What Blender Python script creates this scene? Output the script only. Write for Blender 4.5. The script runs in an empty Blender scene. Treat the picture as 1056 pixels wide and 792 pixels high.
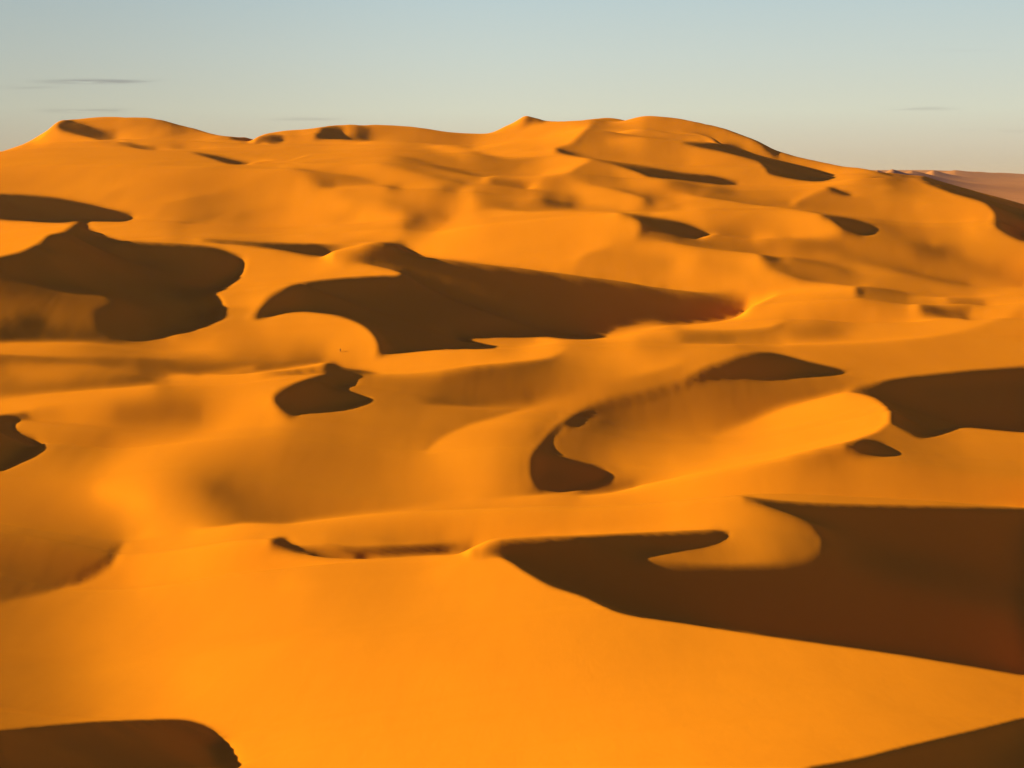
import bpy, math
import numpy as np
from mathutils import Vector

# ------------------------------------------------------------------ camera, sky, sun, exposure
scene = bpy.context.scene
FOCAL = 1400.0                      # pixels for a 1056 px wide picture
cam = bpy.data.cameras.new("camera")
cam.sensor_fit = 'HORIZONTAL'
cam.sensor_width = 36.0
cam.lens = FOCAL / 1056.0 * 36.0
cam.shift_y = -(396.0 - 181.0) / 1056.0     # level camera, front raised/lowered like a view camera
cam.clip_start = 1.0
cam.clip_end = 200000.0
cam_ob = bpy.data.objects.new("camera", cam)
scene.collection.objects.link(cam_ob)
cam_ob.location = (0, 0, 0)         # z = 0 is the photographer's eye on a high dune
cam_ob.rotation_euler = (math.radians(90), 0, 0)
scene.camera = cam_ob

TRAVEL = math.radians(-4.0)         # horizontal direction the light travels in, from +x
SUN_EL = math.radians(17.0)
light = bpy.data.lights.new("sun", 'SUN')
light.energy = 5.0
light.angle = math.radians(0.5)
light.color = (1.0, 0.70, 0.20)
sun = bpy.data.objects.new("sun", light)
scene.collection.objects.link(sun)
ray = Vector((math.cos(TRAVEL) * math.cos(SUN_EL), math.sin(TRAVEL) * math.cos(SUN_EL), -math.sin(SUN_EL)))
sun.rotation_euler = ray.to_track_quat('-Z', 'Y').to_euler()
sun.location = (-400, 0, 300)

world = bpy.data.worlds.new("World")
scene.world = world
world.use_nodes = True
wt = world.node_tree
for n in list(wt.nodes):
    wt.nodes.remove(n)


def node(tree, kind, **props):
    n = tree.nodes.new(kind)
    for k, v in props.items():
        setattr(n, k, v)
    return n


def math_node(tree, op, a, b=None, c=None, clamp=False):
    n = tree.nodes.new('ShaderNodeMath')
    n.operation = op
    n.use_clamp = clamp
    for i, s in enumerate((a, b, c)):
        if s is None:
            continue
        if isinstance(s, (int, float)):
            n.inputs[i].default_value = s
        else:
            tree.links.new(s, n.inputs[i])
    return n.outputs[0]


def mix_rgb(tree, fac, a, b, blend='MIX'):
    n = tree.nodes.new('ShaderNodeMix')
    n.data_type = 'RGBA'
    n.blend_type = blend
    for sock, s in ((n.inputs[0], fac), (n.inputs[6], a), (n.inputs[7], b)):
        if isinstance(s, (int, float)):
            sock.default_value = s
        elif isinstance(s, tuple):
            sock.default_value = s
        else:
            tree.links.new(s, sock)
    return n.outputs[2]


sky = node(wt, 'ShaderNodeTexSky', sky_type='NISHITA')
sky.sun_disc = False
sky.sun_elevation = SUN_EL
sky.sun_rotation = math.atan2(-math.cos(TRAVEL), -math.sin(TRAVEL))
sky.air_density = 1.0
sky.dust_density = 2.0
tc = node(wt, 'ShaderNodeTexCoord')
sep = node(wt, 'ShaderNodeSeparateXYZ')
wt.links.new(tc.outputs['Generated'], sep.inputs[0])
X, Y, Z = sep.outputs
ramp = node(wt, 'ShaderNodeValToRGB')
stops = [(0.00, (0.62, 0.50, 0.34)), (0.022, (0.67, 0.60, 0.45)), (0.047, (0.69, 0.70, 0.56)),
         (0.087, (0.61, 0.68, 0.62)), (0.130, (0.52, 0.64, 0.65)), (0.20, (0.22, 0.34, 0.50)),
         (0.32, (0.10, 0.115, 0.54)), (1.0, (0.06, 0.06, 0.44))]
el = ramp.color_ramp.elements
while len(el) < len(stops):
    el.new(0.5)
for e, (p, c) in zip(el, stops):
    e.position = p
    e.color = (c[0], c[1], c[2], 1)
wt.links.new(Z, ramp.inputs[0])
# the sky is dimmer towards the sunward (left) side of the view
side = node(wt, 'ShaderNodeMapRange', interpolation_type='SMOOTHSTEP')
side.inputs[1].default_value = -0.42
side.inputs[2].default_value = 0.02
side.inputs[3].default_value = 0.76
side.inputs[4].default_value = 1.0
wt.links.new(X, side.inputs[0])
grad = mix_rgb(wt, 1.0, ramp.outputs[0], side.outputs[0], 'MULTIPLY')
nish = mix_rgb(wt, 1.0, sky.outputs[0], (0.07, 0.07, 0.07, 1), 'MULTIPLY')
tone = mix_rgb(wt, 0.06, grad, nish)
# thin streaks of high cloud low over the horizon
ax = math_node(wt, 'DIVIDE', X, math_node(wt, 'MAXIMUM', Y, 0.05))
az = math_node(wt, 'DIVIDE', Z, math_node(wt, 'MAXIMUM', Y, 0.05))
comb = node(wt, 'ShaderNodeCombineXYZ')
wt.links.new(math_node(wt, 'MULTIPLY', ax, 30.0), comb.inputs[0])
wt.links.new(math_node(wt, 'MULTIPLY', az, 420.0), comb.inputs[1])
noise = node(wt, 'ShaderNodeTexNoise')
noise.inputs['Scale'].default_value = 1.0
noise.inputs['Detail'].default_value = 5.0
wt.links.new(comb.outputs[0], noise.inputs['Vector'])
nz = math_node(wt, 'SMOOTH_MIN', math_node(wt, 'MULTIPLY', math_node(wt, 'SUBTRACT', noise.outputs[0], 0.34), 4.0, clamp=True), 1.0, 0.05)
total = None
for (u, v, ru, rv, k) in ((100, 84, 52, 2.2, 1.3), (28, 90, 34, 2.0, .45), (92, 114, 42, 2.2, .75), (316, 123, 34, 1.8, .5),
                          (950, 112, 34, 2.0, .5), (1030, 135, 40, 2.2, .18), (600, 150, 60, 2.5, .1), (985, 52, 55, 2.0, .08)):
    dx = math_node(wt, 'DIVIDE', math_node(wt, 'SUBTRACT', ax, (u - 528) / FOCAL), ru / FOCAL)
    dz = math_node(wt, 'DIVIDE', math_node(wt, 'SUBTRACT', az, (181 - v) / FOCAL), rv / FOCAL)
    r2 = math_node(wt, 'ADD', math_node(wt, 'POWER', math_node(wt, 'ABSOLUTE', dx), 2.6), math_node(wt, 'MULTIPLY', dz, dz))
    g = math_node(wt, 'MULTIPLY', math_node(wt, 'EXPONENT', math_node(wt, 'MULTIPLY', r2, -1.0)), k)
    total = g if total is None else math_node(wt, 'ADD', total, g)
cloud_fac = math_node(wt, 'MULTIPLY', total, nz, clamp=True)
tone = mix_rgb(wt, cloud_fac, tone, mix_rgb(wt, 1.0, tone, (0.70, 0.68, 0.72, 1), 'MULTIPLY'))
bg = node(wt, 'ShaderNodeBackground')
bg.inputs['Strength'].default_value = 0.406
wt.links.new(tone, bg.inputs['Color'])
out = node(wt, 'ShaderNodeOutputWorld')
wt.links.new(bg.outputs[0], out.inputs['Surface'])

vs = scene.view_settings
vs.view_transform = 'Standard'
vs.look = 'None'
vs.exposure = 1.3
vs.gamma = 1.0
scene.cycles.max_bounces = 4
scene.cycles.diffuse_bounces = 1


# ------------------------------------------------------------------ helpers
def sheet(name, P, mat, closed=False):
    """a grid of points (rows, cols, 3) as one smooth mesh"""
    nr, nc = P.shape[:2]
    me = bpy.data.meshes.new(name)
    idx = np.arange(nr * nc, dtype=np.int32).reshape(nr, nc)
    if closed:
        idx = np.concatenate([idx, idx[:, :1]], 1)
    f = np.stack([idx[:-1, :-1], idx[:-1, 1:], idx[1:, 1:], idx[1:, :-1]], -1).reshape(-1, 4)
    me.vertices.add(nr * nc)
    me.vertices.foreach_set('co', P.astype(np.float32).ravel())
    me.loops.add(f.size)
    me.loops.foreach_set('vertex_index', np.ascontiguousarray(f).ravel())
    me.polygons.add(len(f))
    me.polygons.foreach_set('loop_start', np.arange(0, f.size, 4, dtype=np.int32))
    me.update(calc_edges=True)
    me.polygons.foreach_set('use_smooth', np.ones(len(f), bool))
    me.materials.append(mat)
    ob = bpy.data.objects.new(name, me)
    scene.collection.objects.link(ob)
    return ob


def structure(ob):
    ob['kind'] = 'structure'
    return ob


# ------------------------------------------------------------------ materials
def sand_material(name, base, alt, far=None):
    m = bpy.data.materials.new(name)
    m.use_nodes = True
    t = m.node_tree
    b = t.nodes['Principled BSDF']
    b.inputs['Roughness'].default_value = 0.95
    b.inputs['Specular IOR Level'].default_value = 0.0
    geo = node(t, 'ShaderNodeNewGeometry')
    pos = geo.outputs['Position']
    # broad drifts of slightly paler and redder grains
    n1 = node(t, 'ShaderNodeTexNoise')
    n1.inputs['Scale'].default_value = 0.012
    n1.inputs['Detail'].default_value = 6
    t.links.new(pos, n1.inputs['Vector'])
    n2 = node(t, 'ShaderNodeTexNoise')
    n2.inputs['Scale'].default_value = 0.6
    n2.inputs['Detail'].default_value = 8
    n2.inputs['Roughness'].default_value = 0.7
    t.links.new(pos, n2.inputs['Vector'])
    f = math_node(t, 'ADD', math_node(t, 'MULTIPLY', n1.outputs[0], 0.7), math_node(t, 'MULTIPLY', n2.outputs[0], 0.3))
    f = math_node(t, 'MULTIPLY', math_node(t, 'SUBTRACT', f, 0.3), 2.2, clamp=True)
    col = mix_rgb(t, f, base, alt)
    if far:
        col = mix_rgb(t, far[1](t, pos), col, far[0])
    t.links.new(col, b.inputs['Base Color'])
    # wind ripples across the light and grain, fading out on the steep slip faces
    stretch = node(t, 'ShaderNodeMapping')
    stretch.inputs['Scale'].default_value = (1.0, 0.22, 0.5)
    stretch.inputs['Rotation'].default_value = (0, 0, 0.3)
    t.links.new(pos, stretch.inputs['Vector'])
    n3 = node(t, 'ShaderNodeTexNoise')
    n3.inputs['Scale'].default_value = 0.9
    n3.inputs['Detail'].default_value = 4
    n3.inputs['Distortion'].default_value = 0.6
    t.links.new(stretch.outputs[0], n3.inputs['Vector'])
    n4 = node(t, 'ShaderNodeTexNoise')
    n4.inputs['Scale'].default_value = 0.05
    n4.inputs['Detail'].default_value = 3
    t.links.new(stretch.outputs[0], n4.inputs['Vector'])
    hgt = math_node(t, 'ADD', math_node(t, 'MULTIPLY', n3.outputs[0], 0.016), math_node(t, 'MULTIPLY', n4.outputs[0], 0.28))
    bump = node(t, 'ShaderNodeBump')
    bump.inputs['Strength'].default_value = 1.0
    bump.inputs['Distance'].default_value = 1.0
    t.links.new(hgt, bump.inputs['Height'])
    t.links.new(bump.outputs[0], b.inputs['Normal'])
    return m


SAND = sand_material('dune_sand', (0.63, 0.246, 0.012, 1), (0.565, 0.210, 0.011, 1))
PLAIN = sand_material('plain_sand', (0.46, 0.225, 0.085, 1), (0.36, 0.17, 0.070, 1))


def plain_mat(name, color, rough=0.8):
    m = bpy.data.materials.new(name)
    m.use_nodes = True
    t = m.node_tree
    b = t.nodes['Principled BSDF']
    b.inputs['Roughness'].default_value = rough
    n = node(t, 'ShaderNodeTexNoise')
    n.inputs['Scale'].default_value = 25
    c2 = tuple(c * 0.75 for c in color[:3]) + (1,)
    t.links.new(mix_rgb(t, n.outputs[0], color, c2), b.inputs['Base Color'])
    return m


# ------------------------------------------------------------------ relief of the dune field
# Heights of the dune field, measured outwards from the viewpoint along bearings, as plain
# numbers in units of STEP (height divided by distance).  COARSE holds every 32nd sample;
# FINE holds the corrections to smooth interpolation, level by level, down to the full
# ROWS x COLS table.  A number of 700 or more in FINE stands for (number - 700) zeros.
STEP = 4e-05
ROWS, COLS = 900, 431
ROW_LOG_DIST = [
4.09434,4.13321,4.17036,4.20594,4.24009,4.27293,4.30457,4.33509,4.36457,4.39309,4.42071,4.44749,4.47348,4.49873,4.52329,4.54718,4.57045,4.59314,4.61527,4.63688,4.65801,
4.67868,4.69890,4.71889,4.73890,4.75892,4.77897,4.79903,4.81912,4.83923,4.85937,4.87952,4.89970,4.91990,4.94013,4.96038,4.98066,5.00097,5.02130,5.04166,5.06204,5.08246,
5.10291,5.12339,5.14390,5.16444,5.18501,5.20562,5.22626,5.24694,5.26765,5.28841,5.30920,5.33003,5.35090,5.37181,5.39277,5.41377,5.43482,5.45591,5.47705,5.49824,5.51948,
5.54077,5.56211,5.58351,5.60497,5.62649,5.64807,5.66970,5.69141,5.71318,5.73501,5.75692,5.77890,5.80096,5.82309,5.84530,5.86760,5.88998,5.91245,5.93501,5.95766,5.98042,
6.00328,6.02624,6.04931,6.07249,6.09580,6.11923,6.14278,6.16647,6.19030,6.21427,6.23839,6.26267,6.28711,6.31173,6.33653,6.36151,6.38670,6.41209,6.43770,6.46353,6.48961,
6.51595,6.54255,6.56936,6.59618,6.62299,6.64978,6.67655,6.70330,6.73000,6.75666,6.78325,6.80975,6.83613,6.86236,6.88839,6.91417,6.93962,6.96467,6.98924,7.01323,7.03657,
7.05917,7.08097,7.10195,7.12209,7.14140,7.15991,7.17768,7.19476,7.21121,7.22710,7.24248,7.25740,7.27193,7.28611,7.29998,7.31358,7.32695,7.34010,7.35308,7.36590,7.37858,
7.39114,7.40360,7.41597,7.42827,7.44050,7.45268,7.46482,7.47693,7.48902,7.50110,7.51319,7.52529,7.53743,7.54962,7.56188,7.57424,7.58673,7.59939,7.61227,7.62541,7.63889,
7.65276,7.66712,7.68202,7.69755,7.71376,7.73065,7.74821,7.76639,7.78509,7.80422,7.82368,7.84339,7.86327,]
COL_FROM, COL_TO = -480.0, 1240.0
COARSE = [
-14528,-14527,-14528,-14527,-14514,-14501,-14507,-14511,-14509,-14510,-14502,-14504,-14517,-14517,-13006,-13006,-13006,-13003,-13019,-13064,-13035,-13010,-13014,-13019,
-13058,-13042,-13014,-13012,-11969,-11969,-11969,-11965,-12008,-12173,-12020,-11958,-11953,-11725,-11001,-11676,-11992,-11990,-11194,-11195,-11207,-11124,-11118,-11397,
-11282,-11257,-10983,-10642,-10419,-10325,-10949,-11030,-10556,-10557,-10580,-10431,-10178,-10920,-10972,-10792,-10447,-10146,-9951,-9871,-9929,-9847,-9977,-9979,-9985,
-9912,-9911,-10284,-10586,-10192,-9851,-9589,-9424,-9364,-9428,-9315,-9466,-9464,-9452,-9514,-9877,-9997,-9855,-9501,-9169,-8945,-8819,-8844,-9483,-9627,-9013,-9009,
-8998,-9079,-9402,-9438,-9060,-8772,-8486,-8291,-8654,-9192,-9435,-9384,-8610,-8608,-8597,-8657,-8941,-8959,-8606,-8362,-8097,-8277,-8811,-9019,-9221,-9139,-8254,-8251,
-8238,-8346,-8799,-8811,-8473,-8246,-7991,-8273,-8614,-8836,-9220,-9133,-7939,-7936,-7929,-7988,-8315,-8305,-7959,-7746,-7454,-8143,-8508,-8837,-9216,-9123,-7674,-7675,
-7696,-7533,-7487,-7589,-7261,-7042,-6758,-6697,-7011,-7635,-8287,-8051,-7158,-7159,-7183,-7034,-6484,-6664,-6421,-6231,-6224,-6208,-5876,-6010,-6540,-6475,-6151,-6151,
-6158,-6091,-6104,-5970,-6172,-6207,-6183,-6049,-5631,-5570,-5631,-5435,-5173,-5173,-5197,-4964,-4989,-4978,-4812,-5063,-5015,-5368,-5076,-4639,-4933,-4818,-4074,-4074,
-4074,-4063,-4067,-3898,-3826,-4275,-4459,-4839,-4767,-4411,-4760,-4687,-3083,-3083,-3087,-3045,-3095,-3276,-3490,-3583,-3387,-3363,-3544,-3969,-4664,-4568,-2496,-2499,
-2532,-2284,-1763,-2502,-2685,-2997,-3190,-3121,-3200,-3268,-3311,-3169,-1906,-1907,-1928,-1841,-1123,-1910,-1980,-2500,-3009,-2863,-2651,-2705,-2642,-2541,-1273,-1271,
-1280,-1258,-993,-1254,-1388,-1502,-1908,-2077,-2017,-2111,-2122,-2024,-754,-753,-742,-838,-989,-1126,-1218,-984,-816,-767,-669,-946,-1156,-922,-386,-387,-383,-395,-680,
-863,-978,-769,-661,-663,-615,-873,-1019,-832,-132,-134,-134,-129,-182,34,120,172,-29,-60,-285,-230,-749,-708,55,56,45,95,319,355,189,445,323,147,-20,-147,-723,-673,227,
223,214,243,437,454,293,438,452,464,160,-138,-644,-665,393,377,375,371,469,466,507,559,641,694,251,-84,-665,-656,404,416,417,403,448,627,570,606,569,843,189,-81,-647,
-654,-6,-8,-7,-16,219,447,258,434,522,431,45,-90,-554,-609,-894,-894,-894,-894,-889,-883,-887,-885,-884,-882,-893,-901,-911,-912,]
FINE = [
123,122,123,121,118,130,118,115,119,125,177,136,116,114,703,6,11,-16,-3,-4,-4,-62,-337,-64,12,14,702,2,-11,-33,-14,-6,22,-4,220,-72,241,-29,-19,-4,-4,-6,-3,21,73,16,29,
49,25,49,-4,131,75,703,-1,39,27,-66,23,10,2,-4,-11,-82,-32,703,3,6,125,-14,-29,-34,-35,-60,-55,195,-56,702,2,-12,-75,-57,28,25,23,-4,177,-78,-98,-56,702,-3,13,60,56,36,
33,34,57,-31,-40,81,78,703,-2,-12,-11,-7,-3,-42,-30,-43,54,-9,-15,703,-9,-57,-68,-81,-90,-117,134,133,64,55,65,18,18,20,10,188,256,288,263,29,-267,-509,-498,-356,-390,
-40,-40,-43,-34,313,209,154,-115,-150,69,241,-87,-118,-205,18,18,20,21,-131,-256,-89,-18,-55,-113,-378,-405,-110,-28,8,9,7,21,143,160,127,71,108,-50,77,138,73,78,-34,-35,
-33,-74,-153,-357,-432,-269,-135,-15,1,-107,-62,-23,38,39,36,49,245,-152,55,27,-346,-411,-363,-67,33,67,-7,-8,-7,11,-72,-151,80,135,38,49,44,83,74,14,-15,-14,-15,-22,191,
80,265,-8,-2,55,-180,-13,-48,87,9,8,10,8,-114,-150,-286,190,-185,-306,-85,83,49,16,-1,0,-2,-2,21,20,50,-202,-152,200,-166,-168,-181,198,2,1,3,6,-3,83,122,46,-44,4,-49,-2,
-54,-44,702,-1,0,88,-107,-82,43,-8,-28,-130,-98,78,20,703,-5,148,37,-67,-128,-147,-69,-89,12,-2,-13,-2,-1,-2,0,-33,-18,-30,-26,-69,-97,-7,-21,-3,1,-4,-4,-4,-8,10,2,39,0,
81,109,-44,11,0,-1,-3,-7,-7,5,-13,-109,-44,14,-15,-155,-17,-16,-9,4,38,40,41,18,242,208,280,-11,64,238,242,-87,-62,-24,-61,-59,-60,-55,-121,-150,-106,-174,-202,-111,-88,
-150,-60,-40,703,-2,0,2,-2,2,-1,703,1,706,-1,703,-1,1,703,-1,4,0,-5,5,-2,1,1,-5,3,703,-3,5,11,-12,11,-2,-9,9,8,-15,5,703,3,17,-12,14,3,-10,-97,73,-47,16,0,1,-6,0,20,-9,
18,-10,-19,-14,12,-132,22,0,7,-34,133,-45,7,13,-34,16,0,-33,155,-7,0,11,-45,225,-159,54,-75,19,3,-1,-9,93,-17,0,12,-43,118,-123,70,-47,11,3,-2,1,16,57,0,9,-32,96,145,
-132,54,-3,3,-2,0,23,108,0,5,-25,72,63,-330,55,-2,4,-2,0,20,81,702,-9,48,-55,-296,50,0,4,-3,-6,28,-109,0,-6,7,3,-22,-107,23,3,4,-13,3,9,-32,0,-8,12,-17,-28,12,7,-1,3,-36,
-18,0,1,0,-5,8,12,-33,19,7,-6,-22,74,-3,-36,16,0,-2,0,33,-41,15,11,-19,44,-60,11,-10,13,0,-4,3,23,-39,13,13,-33,132,-44,-32,66,22,0,-7,13,-4,-34,12,11,-28,170,-57,8,28,
33,0,-9,15,-20,-29,11,14,-41,209,-57,36,26,38,0,-8,13,-23,-26,9,15,-42,181,-10,-3,32,41,0,-4,4,7,-27,10,22,-72,-16,10,0,30,37,0,4,-17,145,-46,26,4,94,-45,9,-28,41,45,0,
13,-60,170,-77,-38,87,-69,82,-131,28,64,130,0,16,-36,199,-111,38,26,-76,-11,92,-63,59,62,0,13,-35,157,-96,78,-12,7,-11,57,-45,154,65,0,7,-30,106,-77,54,0,-2,-2,5,0,-29,
123,0,2,-14,65,-143,85,-83,9,0,11,-9,9,123,0,12,-58,208,-90,37,-10,6,-157,-10,150,-46,118,0,18,-96,437,-17,36,-8,6,-76,-4,4,-109,87,0,4,-24,98,24,-20,0,-11,-46,-19,26,
-96,75,703,3,5,-105,-151,-39,28,-44,30,-136,39,0,3,-6,42,11,-23,-29,0,117,-56,126,-115,48,0,3,-12,19,46,37,29,11,-73,101,-43,-26,43,0,12,-55,176,28,32,113,-38,9,-58,-83,
187,17,0,20,-70,252,-18,-87,230,-97,56,3,2,11,57,0,15,-23,47,-25,-30,-38,-108,21,0,1,48,117,0,8,6,-118,82,-128,73,-51,-80,-18,-25,24,30,0,5,-1,-41,79,-196,-9,-120,-137,
-44,79,-19,6,0,4,-3,-20,26,0,-91,-72,41,-112,56,-42,39,0,-2,14,-66,-21,31,-128,-129,-3,-48,50,31,274,0,-7,27,-85,-4,48,-4,-48,71,0,42,113,126,0,-5,10,-116,-89,18,1,-67,
38,3,2,114,128,0,-1,-13,137,-128,17,-28,-72,-1,5,-13,106,97,0,-1,-3,8,-104,11,63,-10,-66,70,-16,178,28,702,-4,-6,1,9,-80,-51,38,-65,40,124,44,0,4,0,27,-18,44,26,-27,151,
-62,19,79,42,0,6,-13,28,-17,29,102,-29,74,-72,-48,89,50,0,5,-10,15,-17,2,58,-2,34,24,-85,95,31,-1,4,-5,4,-4,-12,36,-50,-12,129,-114,39,11,-3,3,0,-11,22,5,-2,-50,142,126,
-103,10,19,-4,0,5,-22,41,16,-8,-77,70,101,-143,43,31,702,2,-23,73,23,-29,-62,55,7,-87,74,45,3,-1,7,-1,69,-34,11,-43,-27,88,132,46,36,2,-2,34,-164,62,-82,29,-92,67,157,
-48,68,33,-1,0,17,-97,128,-86,130,-176,-18,49,-129,90,1,702,4,-28,48,-42,24,-43,-13,21,-16,0,3,703,-2,3,-3,1,-3,0,1,-1,702,50,50,50,50,50,51,50,50,49,48,48,48,48,48,48,
48,48,48,48,47,48,48,48,48,48,46,46,3,3,3,3,3,3,3,2,3,4,6,6,4,3,3,4,4,4,4,7,11,10,5,3,3,2,3,716,1,4,5,-3,1,702,3,2,1,1,703,-1,-1,-1,0,1,0,-1,-3,-2,703,-1,-2,-4,-15,-36,
-82,-59,-6,0,-1,707,-1,-3,4,0,-1,702,-2,-4,-3,0,-2,-24,0,108,-50,96,-39,-12,702,-1,705,1,2,-28,-5,2,-3,-2,1,5,10,0,4,62,-12,-1,18,0,33,-3,1,5,5,705,-1,-2,30,3,3,0,1,3,1,
-26,-10,-21,-26,-17,-18,-18,-17,-23,21,-24,-41,-42,706,1,-13,-53,-27,23,5,0,29,14,11,16,18,20,22,23,25,27,20,86,47,48,706,-1,6,15,9,-20,2,-17,-24,-14,-14,-15,-17,-18,-19,
-20,-20,-22,-23,-33,-15,-15,707,-1,-5,-14,6,-15,46,32,29,28,27,25,24,23,22,21,21,21,16,31,31,707,-1,0,-1,-11,-15,2,-2,-5,-8,-9,-10,-10,-11,-11,-11,-16,-34,-14,-20,-21,
707,5,3,2,3,-8,-22,-20,-18,-19,-18,-17,-16,-14,-17,-35,-10,76,-22,709,-18,-46,-55,-66,23,19,17,16,15,14,13,12,4,0,65,-26,-20,-6,-5,-4,706,-2,9,17,17,12,-4,-4,-4,-3,-4,-4,
-4,-13,25,-8,-20,0,-2,-5,-5,-5,706,1,-2,-5,-5,-4,-3,-3,-3,-3,-3,-3,-5,39,-18,-7,4,-2,-3,6,7,6,706,1,6,5,5,5,4,4,4,4,3,3,16,-9,-2,4,-3,-4,0,-2,-4,-4,710,1,3,5,5,7,15,8,
-43,-4,6,-4,-4,5,7,0,1,2,707,-2,-4,-4,-4,-4,-5,-8,-12,-10,2,0,-2,-12,-4,6,2,-3,1,706,-1,702,7,10,10,10,11,10,11,11,10,7,-4,31,13,10,-1,0,-3,5,-3,-3,706,-3,-8,-14,-16,-16,
-17,-19,-21,-19,-17,-36,27,17,13,5,2,2,702,1,1,0,1,702,1,0,3,-25,-16,-26,-34,-51,-49,-34,-37,-52,-30,-146,-135,-86,-15,63,76,70,59,51,50,2,2,2,2,2,3,-3,64,159,101,92,77,
-13,-88,7,15,255,240,139,229,97,48,-10,-85,-131,-38,-42,705,1,8,-33,-133,-151,45,297,265,34,-131,-95,-239,-187,-133,-82,-74,9,4,41,53,12,11,-7,-7,-7,-7,-7,-8,-10,-4,-57,
-36,-10,19,78,148,234,318,297,231,146,0,-29,134,73,-78,-25,-13,-12,1,1,1,2,1,2,3,-7,-13,-17,-16,4,0,-27,-38,-44,-45,-42,-20,13,56,66,79,96,177,64,65,2,3,2,3,3,2,3,8,-10,
-16,-63,-56,-76,39,27,12,9,-9,-45,-183,-274,-270,-276,-269,-264,-24,-23,705,3,-14,-69,1,61,96,80,98,98,7,-11,-15,117,215,222,184,290,106,62,47,-26,-27,1,1,1,2,0,-2,19,
111,46,40,29,34,47,52,74,86,101,42,-60,-20,-31,-75,-75,-13,-6,-13,-15,-2,-2,-2,-1,-3,-1,2,-112,-154,-232,-136,-56,-70,-82,-79,-69,-77,-100,-92,-70,-48,-26,-34,-32,-29,1,
2,-3,-3,-4,-4,-2,-1,-12,-37,-55,-21,-86,-121,22,55,36,-1,54,83,72,56,55,70,68,46,42,-3,-2,2,2,2,1,1,0,6,31,-26,-97,-97,-127,-96,-5,-14,-28,18,-24,-22,-12,2,-21,14,7,0,8,
7,4,4,4,4,4,3,5,-16,18,79,99,-99,-37,91,85,258,229,115,157,42,-46,-30,-96,-71,3,17,18,-1,-1,-1,-1,0,2,-9,-42,-94,-159,-68,-57,-50,-201,18,86,37,83,29,40,78,30,82,6,25,4,
5,-1,-1,702,-1,-2,10,94,144,158,25,50,45,29,50,-10,-6,-11,-11,-37,-45,-38,-46,-69,83,17,18,707,-54,101,-66,7,-92,-165,-93,-90,-26,4,-20,-21,-2,61,69,108,100,80,111,115,
-2,-3,-2,-2,-2,-3,-3,15,-9,53,-7,-24,-24,12,-5,-60,1,15,42,57,137,36,16,50,101,33,35,1,702,1,1,2,-3,-21,4,27,6,43,32,125,50,163,38,61,23,-1,-152,-318,-268,-137,-277,-111,
-117,706,3,35,84,116,241,168,100,302,142,306,262,174,-116,-245,-86,-78,-73,-69,-62,-52,-55,0,-1,702,-1,0,1,-8,-19,-13,24,30,-110,-41,45,34,-126,-127,-75,199,222,81,104,
-7,-73,-142,-149,704,1,0,-1,3,23,6,-2,-5,-1,17,-176,59,149,212,124,-124,-84,155,107,31,201,-30,-32,705,1,-2,-12,-41,-22,32,36,52,18,-18,-38,-42,-36,20,-8,-36,-49,-33,-45,
-35,-10,-10,706,2,19,-69,6,6,20,27,43,21,3,-11,11,15,15,5,18,30,34,21,11,12,0,-1,703,-1,0,7,149,29,-104,-112,-81,-10,12,74,42,-44,-44,-10,37,-30,-84,-150,-70,-13,-13,705,
1,0,-22,-80,-41,-20,-24,14,-45,-96,-16,-35,106,104,82,103,93,45,59,2,1,2,706,-2,19,70,77,30,-12,24,71,44,-9,-29,-82,-16,20,28,26,61,-15,0,3,3,706,1,-3,-18,-16,-11,-5,21,
-1,9,42,41,68,65,-55,-92,18,-22,-25,2,-2,-2,707,-1,2,3,2,2,52,-9,-13,-26,-7,3,-11,75,24,-3,1,28,-10,1,2,707,-2,-4,-1,8,-4,-18,-5,-2,-9,-50,-44,-105,-78,2,9,-1,-3,6,-2,-2,
707,3,702,-2,11,37,6,-7,-24,-28,-8,87,-27,-4,2,3,-3,-5,709,-2,7,9,-16,-27,-17,7,27,14,4,-31,-12,-18,-25,-2,3,-7,705,-1,703,-1,-2,-8,-9,19,-16,-12,-8,-24,4,-3,3,12,4,22,
17,0,18,-1,0,2,-1,705,3,5,85,18,117,83,19,-3,7,5,7,0,-52,115,-21,-76,46,-12,-5,2,-5,-2,-2,-1,-2,-2,-2,-2,-4,-29,-62,-132,-56,47,-15,-24,-42,-61,-57,-159,-215,139,-46,0,
11,2,-40,-37,6,5,6,5,5,5,2,4,96,263,185,89,41,279,341,279,421,165,113,-50,-2,36,8,-100,-89,62,61,7,8,8,8,8,9,10,8,-24,-48,-38,-21,-4,-84,-81,-54,-97,-51,0,18,3,2,-96,
-115,-24,-6,-6,-20,-20,-20,-20,-20,-20,-21,-20,-18,-20,-21,-19,-22,-15,-16,-17,-14,-19,-25,-25,-20,-17,-6,-1,-9,-10,-10,724,-1,726,-1,791,1,0,-4,1,1,711,1,710,1,1,-6,3,1,
704,-1,-2,3,702,-2,0,2,709,1,2,2,-7,3,706,-5,-4,20,-10,-3,0,2,710,3,2,-8,4,1,704,-2,-4,-24,106,-26,-5,2,1,0,1,708,4,2,-8,4,2,704,-5,-2,-7,-30,47,-23,2,-2,1,2,704,-1,0,2,
-1,4,1,-8,4,1,702,-1,-6,6,-6,-2,-6,24,-37,-1,-3,3,2,702,1,1,0,-3,4,702,1,-7,4,2,702,-4,-3,-4,1,-2,1,-25,92,-27,-4,4,2,705,-3,-16,33,-10,3,-6,4,2,0,-2,-6,3,0,1,-2,2,-9,42,
-65,-3,5,3,704,1,-1,-43,149,-32,4,-2,5,2,-6,1,5,-4,1,0,-2,2,0,-23,20,-3,5,4,703,1,2,-2,-45,116,-37,0,2,6,3,-15,4,0,-2,1,0,-2,1,0,-10,86,-15,0,5,704,1,-4,-33,104,-6,-3,4,
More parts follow.
